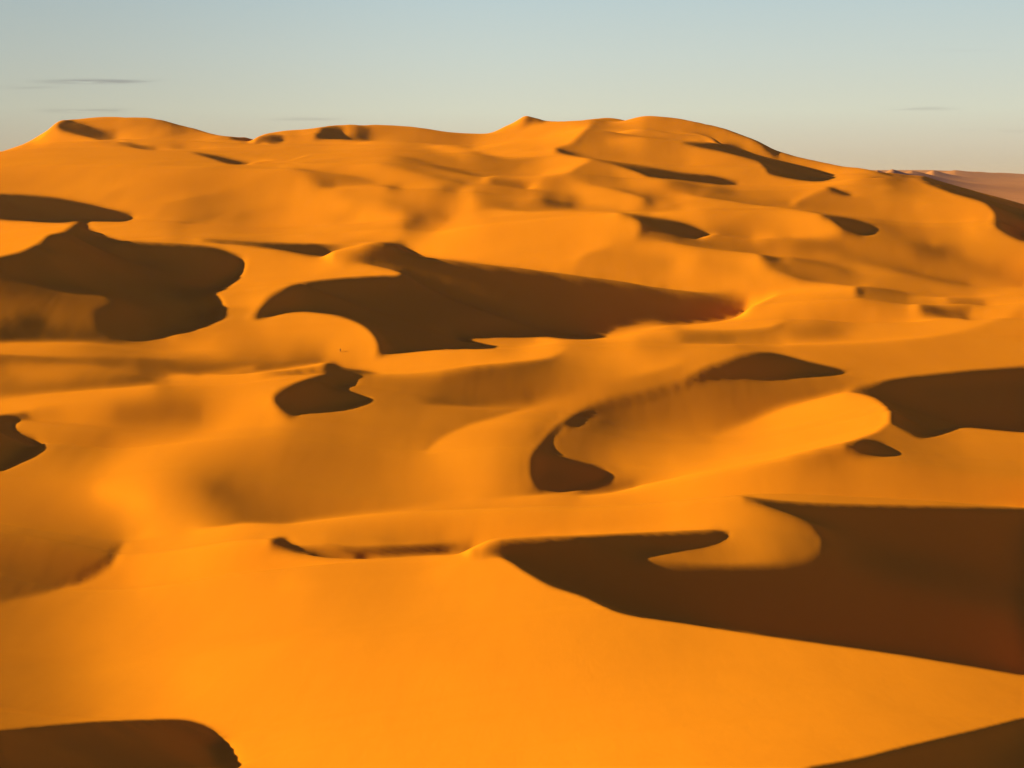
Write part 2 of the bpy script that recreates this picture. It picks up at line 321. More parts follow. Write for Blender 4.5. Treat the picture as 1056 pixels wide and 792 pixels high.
8,-11,-4,2,0,-1,1,0,-1,703,6,-25,-3,6,703,1,2,-5,-23,24,-47,-22,10,6,-3,0,1,0,-1,703,1,702,10,22,-12,4,703,1,1,-3,-24,35,58,5,-36,16,-21,6,708,1,15,27,-16,3,703,1,1,-3,
-21,42,-32,-33,-10,-7,13,710,16,28,-16,1,705,-3,-14,32,-36,43,14,33,4,710,18,30,-17,-1,705,-2,-8,22,-27,70,20,49,2,710,13,24,-11,-4,705,-1,-3,13,-17,38,-4,60,710,1,0,-2,
3,-4,705,-1,0,5,-7,-21,24,35,3,0,-1,705,1,0,-4,18,-50,13,-3,706,2,-2,-4,-16,58,20,3,0,-1,705,2,-4,12,3,-34,10,2,704,-1,1,4,-5,-3,-6,10,16,1,0,-1,705,-4,18,-6,5,-23,6,5,
703,-1,-1,1,12,-18,1,-1,-2,2,1,0,-1,704,-6,23,-9,0,3,-13,4,7,703,-1,-1,2,10,-8,702,-2,2,702,-1,703,-3,-4,-2,-4,4,0,-6,2,7,703,-1,-1,3,3,-2,-2,0,-4,2,1,0,-1,0,1,0,-16,27,
-9,0,1,-3,702,6,705,1,3,-1,-2,0,-5,1,1,0,-1,702,-8,28,-9,-2,4,-3,-3,2,0,5,706,3,0,-3,0,-4,1,1,0,-1,702,-7,2,-7,2,3,-4,-2,3,0,5,707,4,-5,0,-2,1,1,0,-2,0,-9,49,-14,-3,4,-2,
-1,-1,702,4,707,3,-4,0,-1,2,2,0,-2,1,-18,52,-15,1,2,-4,2,9,1,0,4,705,1,2,2,-4,0,-1,1,2,0,-2,0,-11,11,-11,4,-3,-2,3,15,4,1,5,705,2,3,0,-2,0,-1,0,2,0,-4,4,-15,55,-13,3,-4,
0,6,11,7,0,4,705,3,6,-4,-2,0,-1,1,2,-1,702,-27,53,-10,0,-3,3,4,11,8,0,5,705,3,8,-8,702,-1,0,2,0,-3,0,-26,30,-6,-4,0,6,-3,14,11,0,5,703,-1,-2,3,9,-10,703,1,2,0,-3,1,-29,
-31,6,-7,4,1,-1,16,13,0,5,704,-2,2,10,-12,702,-1,1,3,0,-3,1,-26,-95,20,-5,6,-4,2,13,11,0,5,703,-1,-2,2,12,-13,704,3,0,-3,0,-12,-54,8,1,702,1,17,13,0,5,704,-2,2,10,-11,-1,
703,4,0,-4,-10,61,-31,7,704,16,14,0,6,704,-1,0,5,-2,-3,-1,702,5,0,-4,-25,10,-23,2,1,0,-2,4,10,13,-1,8,705,-2,1,3,-2,-3,702,10,0,-15,34,-43,-18,20,-4,2,-1,2,13,12,-1,11,
704,1,0,-26,41,0,-6,0,4,6,1,-35,71,-12,-4,3,2,-7,0,2,14,15,0,5,706,-35,80,-48,1,2,2,0,16,-19,88,23,-35,17,-7,-2,5,-3,30,63,-9,2,703,1,1,-9,-3,27,-32,6,-18,8,17,-14,12,4,
-13,41,-47,-5,27,-17,3,28,49,-8,1,702,1,2,2,-9,-20,5,24,0,-13,35,-67,13,27,-17,-5,20,-19,-23,33,-37,10,11,29,-2,704,1,3,0,-50,104,-5,-54,3,10,-16,9,8,1,5,-2,-14,77,-26,
-9,3,14,27,0,-2,703,2,3,0,-49,78,-4,-51,-4,27,-11,4,-2,0,3,0,-9,30,-13,30,0,-1,24,-1,704,1,3,-3,-37,75,-7,-36,-6,23,-15,6,-1,2,1,0,-26,29,-5,-4,0,11,27,-5,3,703,1,2,-4,
-23,53,-1,-39,-7,30,-15,6,703,-1,-10,14,-2,-3,1,15,-11,-6,2,703,1,1,-3,-16,32,2,-39,13,24,-14,7,0,-2,702,-3,4,702,4,-9,31,-18,706,-2,-7,14,2,-32,21,-17,-6,8,0,-2,-2,2,0,
-1,3,-1,4,3,52,-34,-1,705,-1,-4,12,3,-40,23,-11,-3,5,0,-1,0,8,-15,8,3,-5,4,15,13,-18,704,1,0,-2,0,7,-5,12,16,-10,1,1,-13,21,17,-14,11,-8,-24,24,7,13,17,-14,1,703,1,0,-8,
-18,-87,10,-6,12,-5,0,1,-16,11,-32,4,0,-2,6,59,-12,20,27,-18,2,703,2,4,-15,-19,-122,57,-21,8,-3,0,3,-20,3,-25,4,0,3,-13,79,-19,18,25,-14,2,703,2,3,-13,-37,-3,62,-22,4,0,
2,3,-20,11,-15,-5,4,2,-6,25,-78,23,17,-11,1,703,1,0,-12,-5,31,-4,-7,1,6,2,2,-19,9,-18,-5,5,1,-9,36,-70,21,25,-11,705,-2,0,-14,2,15,-3,-11,2,3,3,-41,11,-11,-7,6,0,-7,41,
-83,22,18,-7,705,-2,0,1,34,-19,22,-10,-10,-71,7,0,15,8,-14,7,-4,-5,38,-126,21,709,2,1,3,-5,-15,-25,78,38,-1,-36,37,-16,9,-5,-4,35,-113,25,2,2,-1,704,1,0,-11,18,17,-41,-6,
-24,99,5,2,-15,35,-18,9,-9,-4,51,-44,32,3,2,-1,704,1,0,-19,59,-31,29,-14,-25,61,-14,11,-8,8,-26,7,-31,-14,110,-22,17,9,1,2,705,-2,2,-2,5,2,6,-26,54,-37,-4,50,-22,7,25,11,
-90,63,-3,11,9,0,7,705,-1,2,-15,8,-3,-2,17,11,-55,11,-7,20,-10,-8,61,-39,45,-29,16,10,2,6,705,-3,-10,57,-48,10,-10,2,12,4,1,-2,41,-7,-19,12,4,-22,32,19,-5,7,2,703,1,2,-7,
-19,14,-14,-14,2,-1,-27,148,-33,4,39,-13,19,-13,-38,7,-20,12,0,8,-1,703,1,4,-9,-31,104,-31,68,-13,-4,-26,47,-60,2,42,0,-15,29,-32,3,0,10,-35,9,-3,702,1,2,4,-10,-44,182,
-43,22,-61,0,-22,0,-50,0,39,0,-17,13,3,702,9,23,-2,-3,703,2,4,-9,-20,10,-15,2,-69,92,3,11,-49,17,30,-8,-10,7,2,-5,11,14,17,-10,704,2,3,-1,-31,16,43,-4,-71,-31,3,-15,27,
-2,56,-20,34,-11,17,-4,12,11,47,-12,-2,703,2,3,1,-29,10,91,-31,-34,-5,32,-14,16,24,58,-31,7,-18,7,-5,-2,26,-4,-3,-1,703,1,2,2,-18,35,87,-26,-28,8,85,-24,17,-15,51,-61,-8,
-3,9,-9,4,-2,7,0,-2,704,1,3,-13,-6,91,-33,-18,31,-20,71,-8,16,15,10,0,15,-11,-7,37,-73,71,-8,-4,704,1,0,-9,-13,88,-36,45,36,-10,5,-62,18,7,-10,5,6,-5,30,-6,-32,-26,3,-2,
704,2,0,-12,11,82,-81,48,-58,-53,93,-14,-4,2,8,-16,32,-26,25,-3,-49,19,3,-3,704,1,-1,-5,-3,30,-39,37,34,-31,11,-20,17,-7,-30,-4,-22,44,-1,-5,-2,4,0,-4,706,-2,-6,31,-65,4,
7,-10,6,-40,3,-7,9,-16,41,-1,-14,7,11,46,-15,-4,705,2,3,-22,38,-43,8,-13,18,55,-33,22,-12,15,-3,-10,0,8,-4,22,33,-34,2,705,3,5,-28,31,-51,7,-2,0,95,-40,12,-17,61,-23,-9,
-53,-61,-3,15,5,-12,3,705,5,3,-21,64,-51,7,-1,-1,12,-62,13,-12,49,-18,-13,35,-20,-20,161,42,-15,4,704,-1,2,18,-45,113,-3,-1,-4,702,-67,15,-9,10,-9,-16,25,-2,-20,156,57,
-16,2,704,-2,-3,39,-76,56,10,-4,-4,2,-6,-68,15,-2,0,-7,-15,22,3,-20,157,58,-15,2,706,-1,15,43,11,-6,-4,4,-11,-64,15,4,0,-12,-15,16,-2,-19,152,38,-13,2,705,1,-22,64,-24,
17,-5,-4,7,-21,-55,19,-12,3,-3,-10,22,-8,-18,95,22,-11,2,706,-4,-2,9,-50,14,-6,3,28,-27,7,-2,5,-26,21,-12,5,-21,131,29,-10,1,-1,706,-4,25,-35,24,-13,2,16,15,0,-10,73,-13,
-21,16,0,-27,108,4,-2,3,705,-2,8,0,-32,3,11,-13,53,-35,54,42,28,-49,21,-20,19,-30,-23,29,20,-2,2,705,-2,12,-18,702,3,-1,-15,32,-1,-33,-7,-35,6,-2,-7,11,12,20,21,-2,2,705,
2,-9,5,4,0,2,-17,4,7,0,-6,27,-35,1,-10,-12,26,37,7,17,-1,2,704,1,1,-18,24,-3,0,-2,-24,43,-1,4,4,-4,51,-9,-9,-4,20,41,-15,16,0,3,704,1,-2,-8,12,-1,-2,8,-104,53,3,-10,10,3,
-13,0,-3,-25,51,62,-19,16,0,2,704,1,-2,-5,10,0,-4,19,-59,90,-3,-12,-18,32,-5,3,-20,-51,77,34,-27,20,-2,2,705,-1,-5,10,0,-5,35,-63,-3,5,-5,-20,33,2,-18,34,-73,58,-20,-4,
20,-1,2,706,-4,7,0,-6,41,-54,11,10,-14,-27,41,-13,-20,30,-79,54,-17,41,4,0,2,705,-1,-4,6,0,-7,50,-64,5,10,-5,-18,52,-17,-33,85,-82,44,2,20,-6,3,2,705,-1,-5,7,0,3,34,-77,
-6,9,-12,-45,49,-17,-18,11,-73,45,22,-5,-6,3,2,-1,705,-6,7,-1,14,10,-2,0,11,-22,-7,9,-31,14,2,-69,46,33,-14,-1,2,1,-1,703,2,0,-3,4,-1,24,2,-3,-2,12,-24,-9,-20,-21,-13,-7,
-58,42,41,-22,0,2,0,-1,705,-1,-4,0,33,0,-1,-1,10,2,-15,-4,5,-17,-2,-55,39,62,-26,2,2,0,-1,705,-1,-1,1,15,4,0,-8,5,11,-19,2,14,-22,-22,-32,54,62,-38,4,2,-1,-1,706,-2,0,7,
-11,3,-13,5,5,-15,0,18,0,17,13,60,31,-30,7,2,-2,706,4,-11,-6,52,-4,-2,-1,9,-6,-3,-9,23,6,70,-48,51,28,14,4,2,-3,706,5,-44,27,14,-2,-11,0,24,-5,-3,-12,26,-94,-34,-76,57,0,
35,4,-2,-2,705,1,-4,6,-40,-68,18,-25,-13,10,-1,-5,-3,-7,-27,-50,0,-8,40,20,10,707,2,0,-8,45,-164,4,-84,45,5,-4,-7,-7,-11,50,42,-6,-62,90,10,6,2,706,3,9,-50,215,-69,7,
-141,63,-26,1,-6,-9,-70,31,-12,-3,-46,69,-9,3,707,3,13,-58,57,-14,6,75,-12,-13,12,-103,-82,92,37,-3,-18,61,54,-2,59,-8,706,1,9,-35,34,-3,14,-5,17,6,12,1,-38,35,9,3,-2,
-48,50,-2,1,4,707,7,-21,18,-3,4,-11,5,4,3,-5,1,3,0,5,-8,0,4,0,-3,1,707,4,-13,11,-2,2,-7,2,2,2,-3,0,2,0,2,-5,0,2,0,-2,708,2,-6,5,0,1,-3,2,1,0,-2,0,1,0,1,-2,0,1,711,-1,719,
24,24,24,24,24,24,24,24,24,24,24,24,24,24,24,23,23,24,24,24,23,23,23,23,23,23,24,24,24,24,23,23,23,23,23,23,23,23,23,22,22,23,23,23,23,23,24,24,23,21,20,20,20,20,730,1,
868,1,0,1,1,753,1,1,750,-1,-4,-11,-11,-5,746,-1,-1,-3,-4,-14,-18,-25,-9,-1,-1,743,-1,-2,-4,-10,2,53,0,-15,59,-14,743,-1,-3,-7,8,31,-15,-14,-5,-4,-22,48,-16,-1,721,-1,715,
1,704,8,19,-10,-5,1,2,2,3,3,-7,38,-13,722,-3,-4,710,1,1,705,9,-8,-3,702,1,1,2,2,3,3,-4,24,2,4,702,1,1,1,2,714,2,-4,-3,-1,708,1,1,0,-1,0,1,0,-6,-3,-2,-3,-3,-3,-3,-3,-4,-4,
-5,-4,-10,23,-14,-5,-2,-5,-5,-5,-6,714,3,-7,8,-2,709,-4,-8,-3,-1,-5,-3,-2,-2,-1,-1,707,1,1,-7,35,0,-3,-4,-3,-4,-4,714,-2,14,3,8,6,3,1,704,-3,-4,6,9,6,5,6,6,5,6,5,5,5,4,4,
4,4,4,3,3,3,2,-9,8,6,17,18,19,19,714,-2,-12,-24,-6,-10,-6,7,1,703,5,5,-3,-3,-2,-2,-2,-2,-2,-1,704,-1,703,-2,-2,-2,-2,-3,-11,0,-8,-8,-8,-8,715,2,0,12,0,1,-23,4,0,1,5,2,
-10,705,-1,-2,-2,-2,-2,-2,-2,-3,-2,-2,-2,-3,-2,-2,-2,-2,-2,-3,718,1,4,3,-7,12,12,9,-3,0,4,-17,0,1,706,-1,709,-1,705,-1,719,-5,-6,-7,-15,-28,0,3,-2,-11,4,0,-1,-1,707,1,
705,1,702,1,1,702,2,-2,-8,-9,-9,-9,715,2,1,1,0,12,3,-2,5,-3,-3,0,1,2,3,2,3,3,3,3,3,4,3,3,3,2,2,3,2,2,3,3,2,2,2,8,18,18,18,19,719,9,-9,4,8,-2,-2,0,-2,-3,-2,-3,-3,-3,-3,-3,
-3,-3,-3,-3,-3,-3,-3,-2,-3,-3,-2,-2,-2,-3,-7,-4,-5,-6,-6,-5,719,-2,9,-11,-15,-5,-4,-3,-4,-3,-2,-2,-2,-1,-1,-1,-1,711,-3,-10,14,4,-1,0,-1,720,-3,-2,20,43,26,25,20,16,13,
11,9,8,7,6,5,5,4,3,3,3,2,2,2,2,0,-4,-12,10,17,-8,-2,719,1,1,1,4,6,0,21,-11,-7,-7,-8,-8,-8,-8,-8,-8,-7,-6,-5,-5,-5,-5,-4,-4,-4,-3,-3,-8,-15,17,21,-6,-5,-1,720,8,8,9,5,5,0,
-36,6,6,5,5,4,4,4,4,4,4,4,4,3,3,3,3,3,2,0,-7,25,11,-9,-6,-2,721,-4,-19,-18,-16,-12,0,9,5,-2,-1,-1,0,-1,710,-1,0,-5,2,7,-7,-4,-2,723,2,5,4,4,3,2,1,714,-1,702,-7,15,0,-3,
-2,704,-1,742,-1,-7,14,-4,-2,-1,732,-1,-1,713,-1,4,6,-3,-1,747,-1,702,-4,-2,711,2,1,1,1,1,714,1,2,1,2,1,2,2,1,2,1,2,2,2,2,2,3,3,4,4,4,3,-4,712,2,1,2,2,1,2,718,-1,704,-1,
0,-1,-1,-1,-1,-2,-2,-3,-4,-7,0,-4,-2,712,-2,-2,-1,-1,-1,730,-1,1,11,7,-9,-4,1,710,1,729,1,0,1,2,1,2,3,3,-2,-5,-3,-3,14,-3,710,-1,726,-1,-1,-1,0,-2,-2,-3,-3,-4,-4,-4,-4,
-2,2,3,3,2,702,-1,704,1,703,-2,702,1,1,729,1,2,2,1,0,-2,-3,-6,0,-1,-2,705,-1,708,-1,724,1,707,-1,-2,-4,7,-7,-5,704,2,-1,0,-1,702,-1,0,2,2,2,2,715,1,1,1,702,1,0,1,2,1,1,1,
0,1,2,2,1,2,3,4,-12,4,10,2,1,3,0,-1,703,-1,703,-2,-2,-1,-2,715,-1,-1,-1,-2,-2,-2,-2,-1,0,-2,-2,-1,-1,705,-11,2,10,702,-1,-2,-2,0,-1,707,1,0,2,1,714,-1,-1,-2,-2,-2,-2,-2,
-3,-2,-2,-3,-3,-2,-2,702,2,4,-1,7,-1,0,-5,2,0,-1,-2,706,1,702,-1,-1,-1,-2,713,-1,0,5,2,2,3,2,3,4,4,4,3,0,-2,-4,-5,-8,-9,-14,39,22,21,26,29,18,16,20,16,8,2,704,-1,-1,2,2,
1,1,714,2,-5,-22,-5,-12,-13,-14,-17,-20,-24,-26,-25,-19,-19,-17,-20,-27,-36,-8,-61,-88,-82,-73,-75,-95,-97,-93,-64,-13,15,29,32,31,28,22,19,19,21,21,22,23,714,17,59,65,
38,40,41,51,57,65,69,67,75,74,43,25,18,9,69,145,57,27,44,42,12,4,15,29,40,27,3,-28,-59,-77,-80,-78,-41,-51,-52,-54,-55,715,-17,-8,9,-1,6,9,17,-3,-33,-67,-133,-96,-26,-15,
-5,-5,-12,3,-11,18,-28,-92,-30,3,46,28,-12,-7,-2,2,9,13,15,26,9,9,9,9,9,712,2,-2,-23,-47,-63,-92,-44,-74,-87,-57,-18,13,67,-22,-218,-135,24,16,16,17,14,16,4,-4,65,166,31,
25,21,18,17,17,16,14,12,14,5,13,15,15,16,16,713,2,24,70,85,104,135,110,98,58,8,-32,-42,-22,0,54,100,-32,-71,-76,-91,-85,-65,-75,-106,-130,-131,-88,28,106,15,-13,-10,-4,
-3,-5,0,-10,-17,-17,-18,-19,702,-1,707,-1,-1,702,-8,-58,-63,-73,-82,-71,-70,-60,-49,-46,-33,-20,-29,-38,-30,-2,44,71,89,105,126,136,125,96,53,-12,49,82,13,-23,-15,-12,-7,
-6,-2,0,5,5,6,6,713,-2,2,44,36,38,40,41,35,25,22,11,-14,-14,-11,-11,-16,-27,-36,-38,-38,-35,-30,-28,-24,-18,-13,-19,-22,-28,-35,-14,62,38,-22,-12,1,-1,-5,-5,-4,-5,713,1,
-3,-16,-5,-6,-5,-3,-5,0,-7,3,0,-1,-2,-3,-3,-2,-2,-2,-2,-2,-3,-2,-2,0,2,18,26,31,34,28,10,-10,-13,49,-4,8,23,24,24,24,714,1,4,1,705,8,-2,1,711,2,1,0,-4,-4,-5,-6,-7,-7,-5,
-2,-4,-12,5,6,6,7,7,715,-3,-3,-4,-5,-7,-6,-6,-11,10,15,8,2,703,2,3,3,4,3,4,5,10,21,26,25,22,20,14,10,1,-5,1,21,-7,-34,-34,-35,-36,714,2,6,7,8,10,7,-8,-8,-5,0,-37,-32,17,
21,12,6,3,0,-5,-7,-7,-8,-19,-58,-96,-102,-84,-65,-44,-35,-31,-25,-26,-30,-57,13,40,42,42,43,712,-1,-1,1,-17,-20,-26,-31,4,14,10,-4,-10,-2,12,13,-19,-42,-19,4,33,83,94,96,
109,135,168,178,186,184,147,42,44,77,51,29,11,0,-6,-36,-37,-38,-38,712,-1,-4,-7,58,43,42,29,3,-2,-4,-5,-11,-19,-25,-29,-27,-25,-25,-27,-21,-18,-41,-10,-23,-53,-54,-48,
-45,-48,-52,-35,12,10,8,8,9,8,5,14,15,14,15,712,1,-7,-14,-43,4,-17,-12,-6,-2,0,1,3,3,0,-1,-4,-6,-8,-9,-12,-17,-26,-14,-52,-15,-7,-5,0,6,11,5,-3,0,-6,-5,-6,-5,-3,-6,-6,-6,
-6,713,14,65,34,-20,53,41,27,20,19,27,35,42,47,49,49,47,44,44,41,41,55,44,28,43,35,18,6,-3,-10,-17,-24,-20,2,2,2,4,0,2,2,2,2,713,-4,-25,-12,14,-9,6,10,2,-5,-12,-14,-19,
-16,-12,-12,-10,-6,-10,-8,-12,2,-1,-3,-6,-6,702,3,5,7,7,-3,-4,703,2,703,1,714,-4,-15,-62,-37,-44,-42,-16,-4,-1,2,11,702,1,702,-8,-8,-8,-25,-14,-11,-9,-5,-5,-5,-8,-10,-13,
-13,4,-4,-6,-6,-9,-3,716,-2,-1,12,57,15,-19,-76,-106,-97,-77,-59,-75,-84,15,16,27,30,29,27,12,5,-1,-5,-6,-5,-6,-6,-5,-7,-9,-11,-13,-12,-3,-3,-1,2,718,-1,-19,-28,56,83,66,
61,80,83,81,65,50,-51,4,-2,4,8,4,13,19,31,14,8,3,-1,-2,-2,-1,1,5,8,18,2,-2,-2,-2,718,-1,7,43,-13,-90,-55,0,-7,4,17,22,9,42,51,-26,-23,-10,11,9,7,6,15,18,20,22,23,21,22,
22,22,19,-26,0,11,7,3,718,3,4,-44,-14,37,71,76,5,1,3,25,-13,-23,-38,-13,-23,-26,-41,-19,-10,-27,-70,-61,-58,-51,-49,-30,-43,-61,-72,-86,-16,-18,-15,-3,702,1,2,2,2,713,1,
1,-46,-25,6,-14,-54,-55,-40,-9,-19,0,38,106,74,109,132,87,25,24,5,10,58,19,-9,5,-4,-34,60,63,40,39,28,17,13,5,4,2,2,2,2,713,-2,-5,21,21,8,4,-3,2,38,52,18,-28,-1,-18,-2,5,
-7,-25,-20,41,3,-4,-24,-9,9,37,-59,-20,19,-74,-101,-97,-60,-61,-45,-26,-3,-3,-3,-3,-3,712,-1,-2,2,-10,-52,12,21,15,11,8,10,18,35,2,-1,-39,-60,-54,-39,-20,-15,15,40,47,42,
25,11,18,69,13,0,14,55,-2,25,24,6,-5,-18,-18,-19,-19,713,-2,-11,13,15,4,-63,-58,-39,-43,-27,-23,-20,-4,37,38,-32,-6,-13,-16,-10,-14,-17,-22,-20,-7,14,-13,-24,-13,-13,1,
-8,28,2,-13,8,6,7,7,7,8,712,1,0,8,19,30,26,28,18,11,23,3,6,9,12,8,-15,19,1,-1,3,-1,1,3,1,9,-8,-12,5,10,-3,5,3,3,-3,-13,57,-24,-5,-12,-13,-13,-13,713,5,11,-2,-23,-13,15,
702,-15,0,2,-9,-14,-11,-3,-9,-2,0,-3,2,2,0,4,-7,-2,-4,-15,-23,-3,-3,-1,2,3,3,-7,-10,3,2,3,3,3,713,-4,-7,-17,5,10,-15,-9,0,-9,-3,22,14,37,9,10,9,13,6,4,-3,1,2,2,19,23,17,
22,21,27,29,21,4,-6,0,5,8,-1,-9,-9,-9,-9,713,1,-4,-34,-53,-23,-3,4,1,21,16,30,100,-60,-39,-35,-21,-13,-4,-12,-2,-15,-19,-32,-50,-67,-27,-22,-4,5,6,4,0,7,9,10,9,-1,-5,-5,
-5,-5,713,1,10,46,16,57,17,2,0,-2,-7,0,-8,68,43,34,32,24,36,8,3,-6,19,46,45,56,92,83,16,-10,-28,-28,-28,-31,-20,-39,-30,-9,-5,-5,-5,-5,713,-1,-3,-27,-7,-33,-7,-2,-1,-3,
-7,-11,-11,-71,-53,-29,-32,-29,-14,20,18,9,0,-23,-1,-10,-10,-3,-7,16,30,30,22,24,27,13,8,10,717,-3,-2,17,17,52,7,0,2,6,7,23,17,6,92,-20,-5,-3,2,-35,-18,-18,-8,3,-6,5,5,8,
15,23,26,33,39,10,0,44,39,3,18,18,19,20,714,-2,-6,-5,-26,-4,5,16,0,20,-6,-1,3,-3,-1,74,60,49,43,42,29,69,23,28,-9,-20,-63,-102,-115,-119,-84,-15,-44,-141,-81,-41,0,-29,
-29,-30,-30,714,2,-8,-3,30,45,71,-37,-65,-63,-21,-39,-38,-54,-134,-175,-123,-91,-73,-62,-48,-56,-107,-29,35,50,54,50,10,-54,-85,-107,-136,-159,-121,-101,-16,-32,-33,-34,
-35,714,2,-7,-7,-16,-15,-23,-35,10,52,46,55,-9,-52,2,51,-8,67,148,219,234,216,203,156,111,-12,-209,-13,-1,86,110,70,36,27,51,27,18,58,60,62,63,714,-1,0,-1,-2,-2,-8,-28,
-42,-20,-34,-2,10,10,8,-20,17,10,-9,-23,-77,-132,-134,-133,-77,-18,-7,30,-42,-14,2,20,60,56,39,29,-6,7,7,7,8,715,2,0,1,0,10,1,-8,-8,26,21,-54,-10,0,8,13,24,-7,41,86,94,
22,3,78,70,13,10,4,-19,-10,-13,-52,-86,-72,-73,-7,17,18,17,18,715,-5,4,2,0,-2,-2,1,0,-6,-7,30,19,5,23,-75,-43,-46,-44,-34,-23,2,28,0,73,108,128,91,-41,39,92,82,30,46,56,
-2,-54,-56,-58,-59,715,2,0,-1,-2,4,7,7,10,9,-4,-33,-40,-82,-1,63,73,65,43,17,-10,-47,-5,-27,-29,-13,1,66,-9,-46,-48,-43,-28,-13,-12,7,36,37,38,38,714,2,4,2,-2,8,-22,-19,
-11,0,19,39,40,25,6,-15,-16,-14,-14,-13,-10,-8,-3,21,27,5,-10,-17,-24,-11,3,4,0,-7,-12,2,-2,-3,-3,-3,-3,713,-1,-4,-19,-12,17,11,5,0,-3,-4,-5,-6,-5,-4,-2,-2,-2,-1,703,2,0,
-5,-5,-3,-2,-1,0,-1,-4,-5,-5,-4,-3,-3,-1,-2,-2,-2,-2,715,-15,0,2,5,4,3,3,1,1,1,702,2,5,6,6,7,6,3,0,1,-2,-1,0,-1,702,2,8,4,3,3,0,1,2,3,3,3,3,713,1,4,5,-6,8,1,-8,-4,0,2,5,
8,14,18,17,-10,-16,-14,-16,-6,8,2,3,7,5,4,7,0,-2,2,-1,-1,703,-1,1,703,-1,713,1,0,30,-14,-28,-18,5,7,3,-2,-14,-32,-45,-35,-1,11,-9,-26,-26,-69,-38,-4,-8,-22,-16,-23,-38,0,
11,2,4,11,15,16,-8,-5,-5,-4,-4,-4,-4,714,-1,-7,-12,32,77,9,-7,20,17,16,19,9,8,-21,10,44,39,32,19,16,-3,4,44,30,39,13,-38,-28,-14,-35,-53,-43,-22,30,27,1,4,3,4,4,714,1,7,
9,-6,-26,14,0,-6,-4,-4,-4,-5,-15,9,-59,-52,-10,7,30,-26,1,-26,-38,1,0,29,31,30,14,43,31,10,-5,-4,-3,2,718,-7,-31,-24,9,-2,-8,-9,-13,-12,-5,22,49,25,-13,33,1,41,69,88,95,
44,31,10,-9,5,24,37,21,-11,28,22,8,-5,-7,-1,-1,719,3,-6,-8,4,22,30,18,-5,-19,-35,6,22,-12,-28,-8,-15,-34,-15,-21,-10,-2,-8,18,36,27,21,6,-8,-5,-13,7,10,7,720,4,27,20,2,
-8,-9,-4,1,3,0,38,1,-4,-7,-8,17,18,18,7,-2,-5,-3,15,4,-3,-7,-9,-13,-17,-24,19,15,-9,-5,2,720,-6,-4,-2,703,-1,0,40,64,-12,1,22,28,-20,-14,-18,-6,-13,33,-21,-44,-29,2,10,
11,5,3,-2,-8,-17,1,7,702,-1,-2,-1,-2,716,-1,-1,705,-40,-37,-5,-5,5,19,21,40,24,27,14,-5,-3,-2,36,30,-34,-30,31,-4,12,1,21,-8,-6,729,30,50,-15,-3,-5,-6,-4,-10,-4,-6,-5,-7,
0,-4,-37,-14,23,-7,-5,0,-6,4,-3,3,2,-2,727,1,-6,-15,2,-1,703,3,703,-1,2,15,9,703,1,702,-2,-1,-2,1,-1,721,-1,0,-1,-2,-2,-5,-4,2,2,705,-1,3,6,3,13,11,10,3,-18,-45,-18,-2,
705,-1,723,1,1,2,702,9,-8,-2,-2,704,-2,-15,-7,25,-44,-17,-4,7,28,16,4,-2,733,-1,-21,32,6,1,0,1,2,1,4,5,-6,-2,11,0,11,21,-28,-5,-1,0,-4,-1,5,-1,702,-1,725,1,3,2,-3,-1,0,1,
-1,-4,-9,-6,-2,-8,-5,15,17,-10,-8,17,2,2,0,2,3,-6,0,-1,723,2,702,2,0,-1,5,5,3,2,5,8,14,23,10,9,3,-6,-12,-5,702,-4,702,2,703,-1,2,1,722,-1,703,6,-4,-4,-4,-2,-4,-5,-8,-8,
-6,-5,-4,-2,705,-5,0,-8,-13,1,-1,0,8,-6,-1,1,703,-1,721,-2,0,-3,702,1,2,4,7,3,-1,707,2,5,12,18,4,5,1,-7,5,1,722,2,0,-5,-5,11,2,-2,-5,-6,-11,-7,-12,-11,-3,4,706,3,1,-2,-6,
11,-6,13,-1,2,5,-4,721,5,22,53,87,20,22,7,16,27,21,10,6,9,5,706,1,0,-24,-37,7,17,6,5,-23,702,-2,4,703,1,1,1,715,2,-1,12,48,62,8,-7,-9,-4,-4,2,-12,-2,-1,704,-1,0,-15,-28,
71,15,2,-38,-33,-15,38,1,0,-1,-2,0,-4,-9,-10,-10,-10,715,-6,-32,-15,-1,-5,-1,9,32,39,-41,-7,22,-3,2,3,3,4,3,2,-2,7,-3,-5,14,-88,25,57,-17,-11,-2,-3,1,0,5,10,72,74,77,78,
716,13,-26,-67,-12,-49,-24,14,7,-69,-28,-10,29,9,-6,-9,-20,-5,-13,-2,-16,-68,-91,13,78,-15,-9,-3,-1,-2,-2,0,2,-5,-8,-11,-11,-12,-11,716,2,25,-2,84,127,78,4,-97,69,56,-59,
-88,-59,8,35,13,-97,22,43,5,114,58,-32,-12,702,5,-26,-11,-6,9,6,12,-7,5,5,5,5,715,4,0,-18,-39,-38,-27,-12,-8,-24,13,-21,-63,-17,-35,-37,-35,-13,-46,-27,-20,-36,-18,-17,
-3,-2,1,3,-1,22,72,-35,-51,9,10,18,-3,-3,-3,-3,1,2,2,2,2,2,2,2,2,2,2,3,4,5,3,-4,-14,-15,-10,-8,-7,-13,-11,-8,-8,-18,-15,-17,-13,-11,-11,-15,-14,-16,-10,-7,0,4,4,2,-1,702,
-8,-54,-62,-64,-52,-21,-6,719,2,5,7,7,7,5,6,4,4,2,7,10,10,9,8,6,9,11,8,7,7,2,1,702,1,702,2,10,16,13,7,2,759,-2,-2,-2,-2,-2,-2,-2,-2,-1,-1,-1,-1,-1,-2,-2,-1,-2,-1,-1,-2,
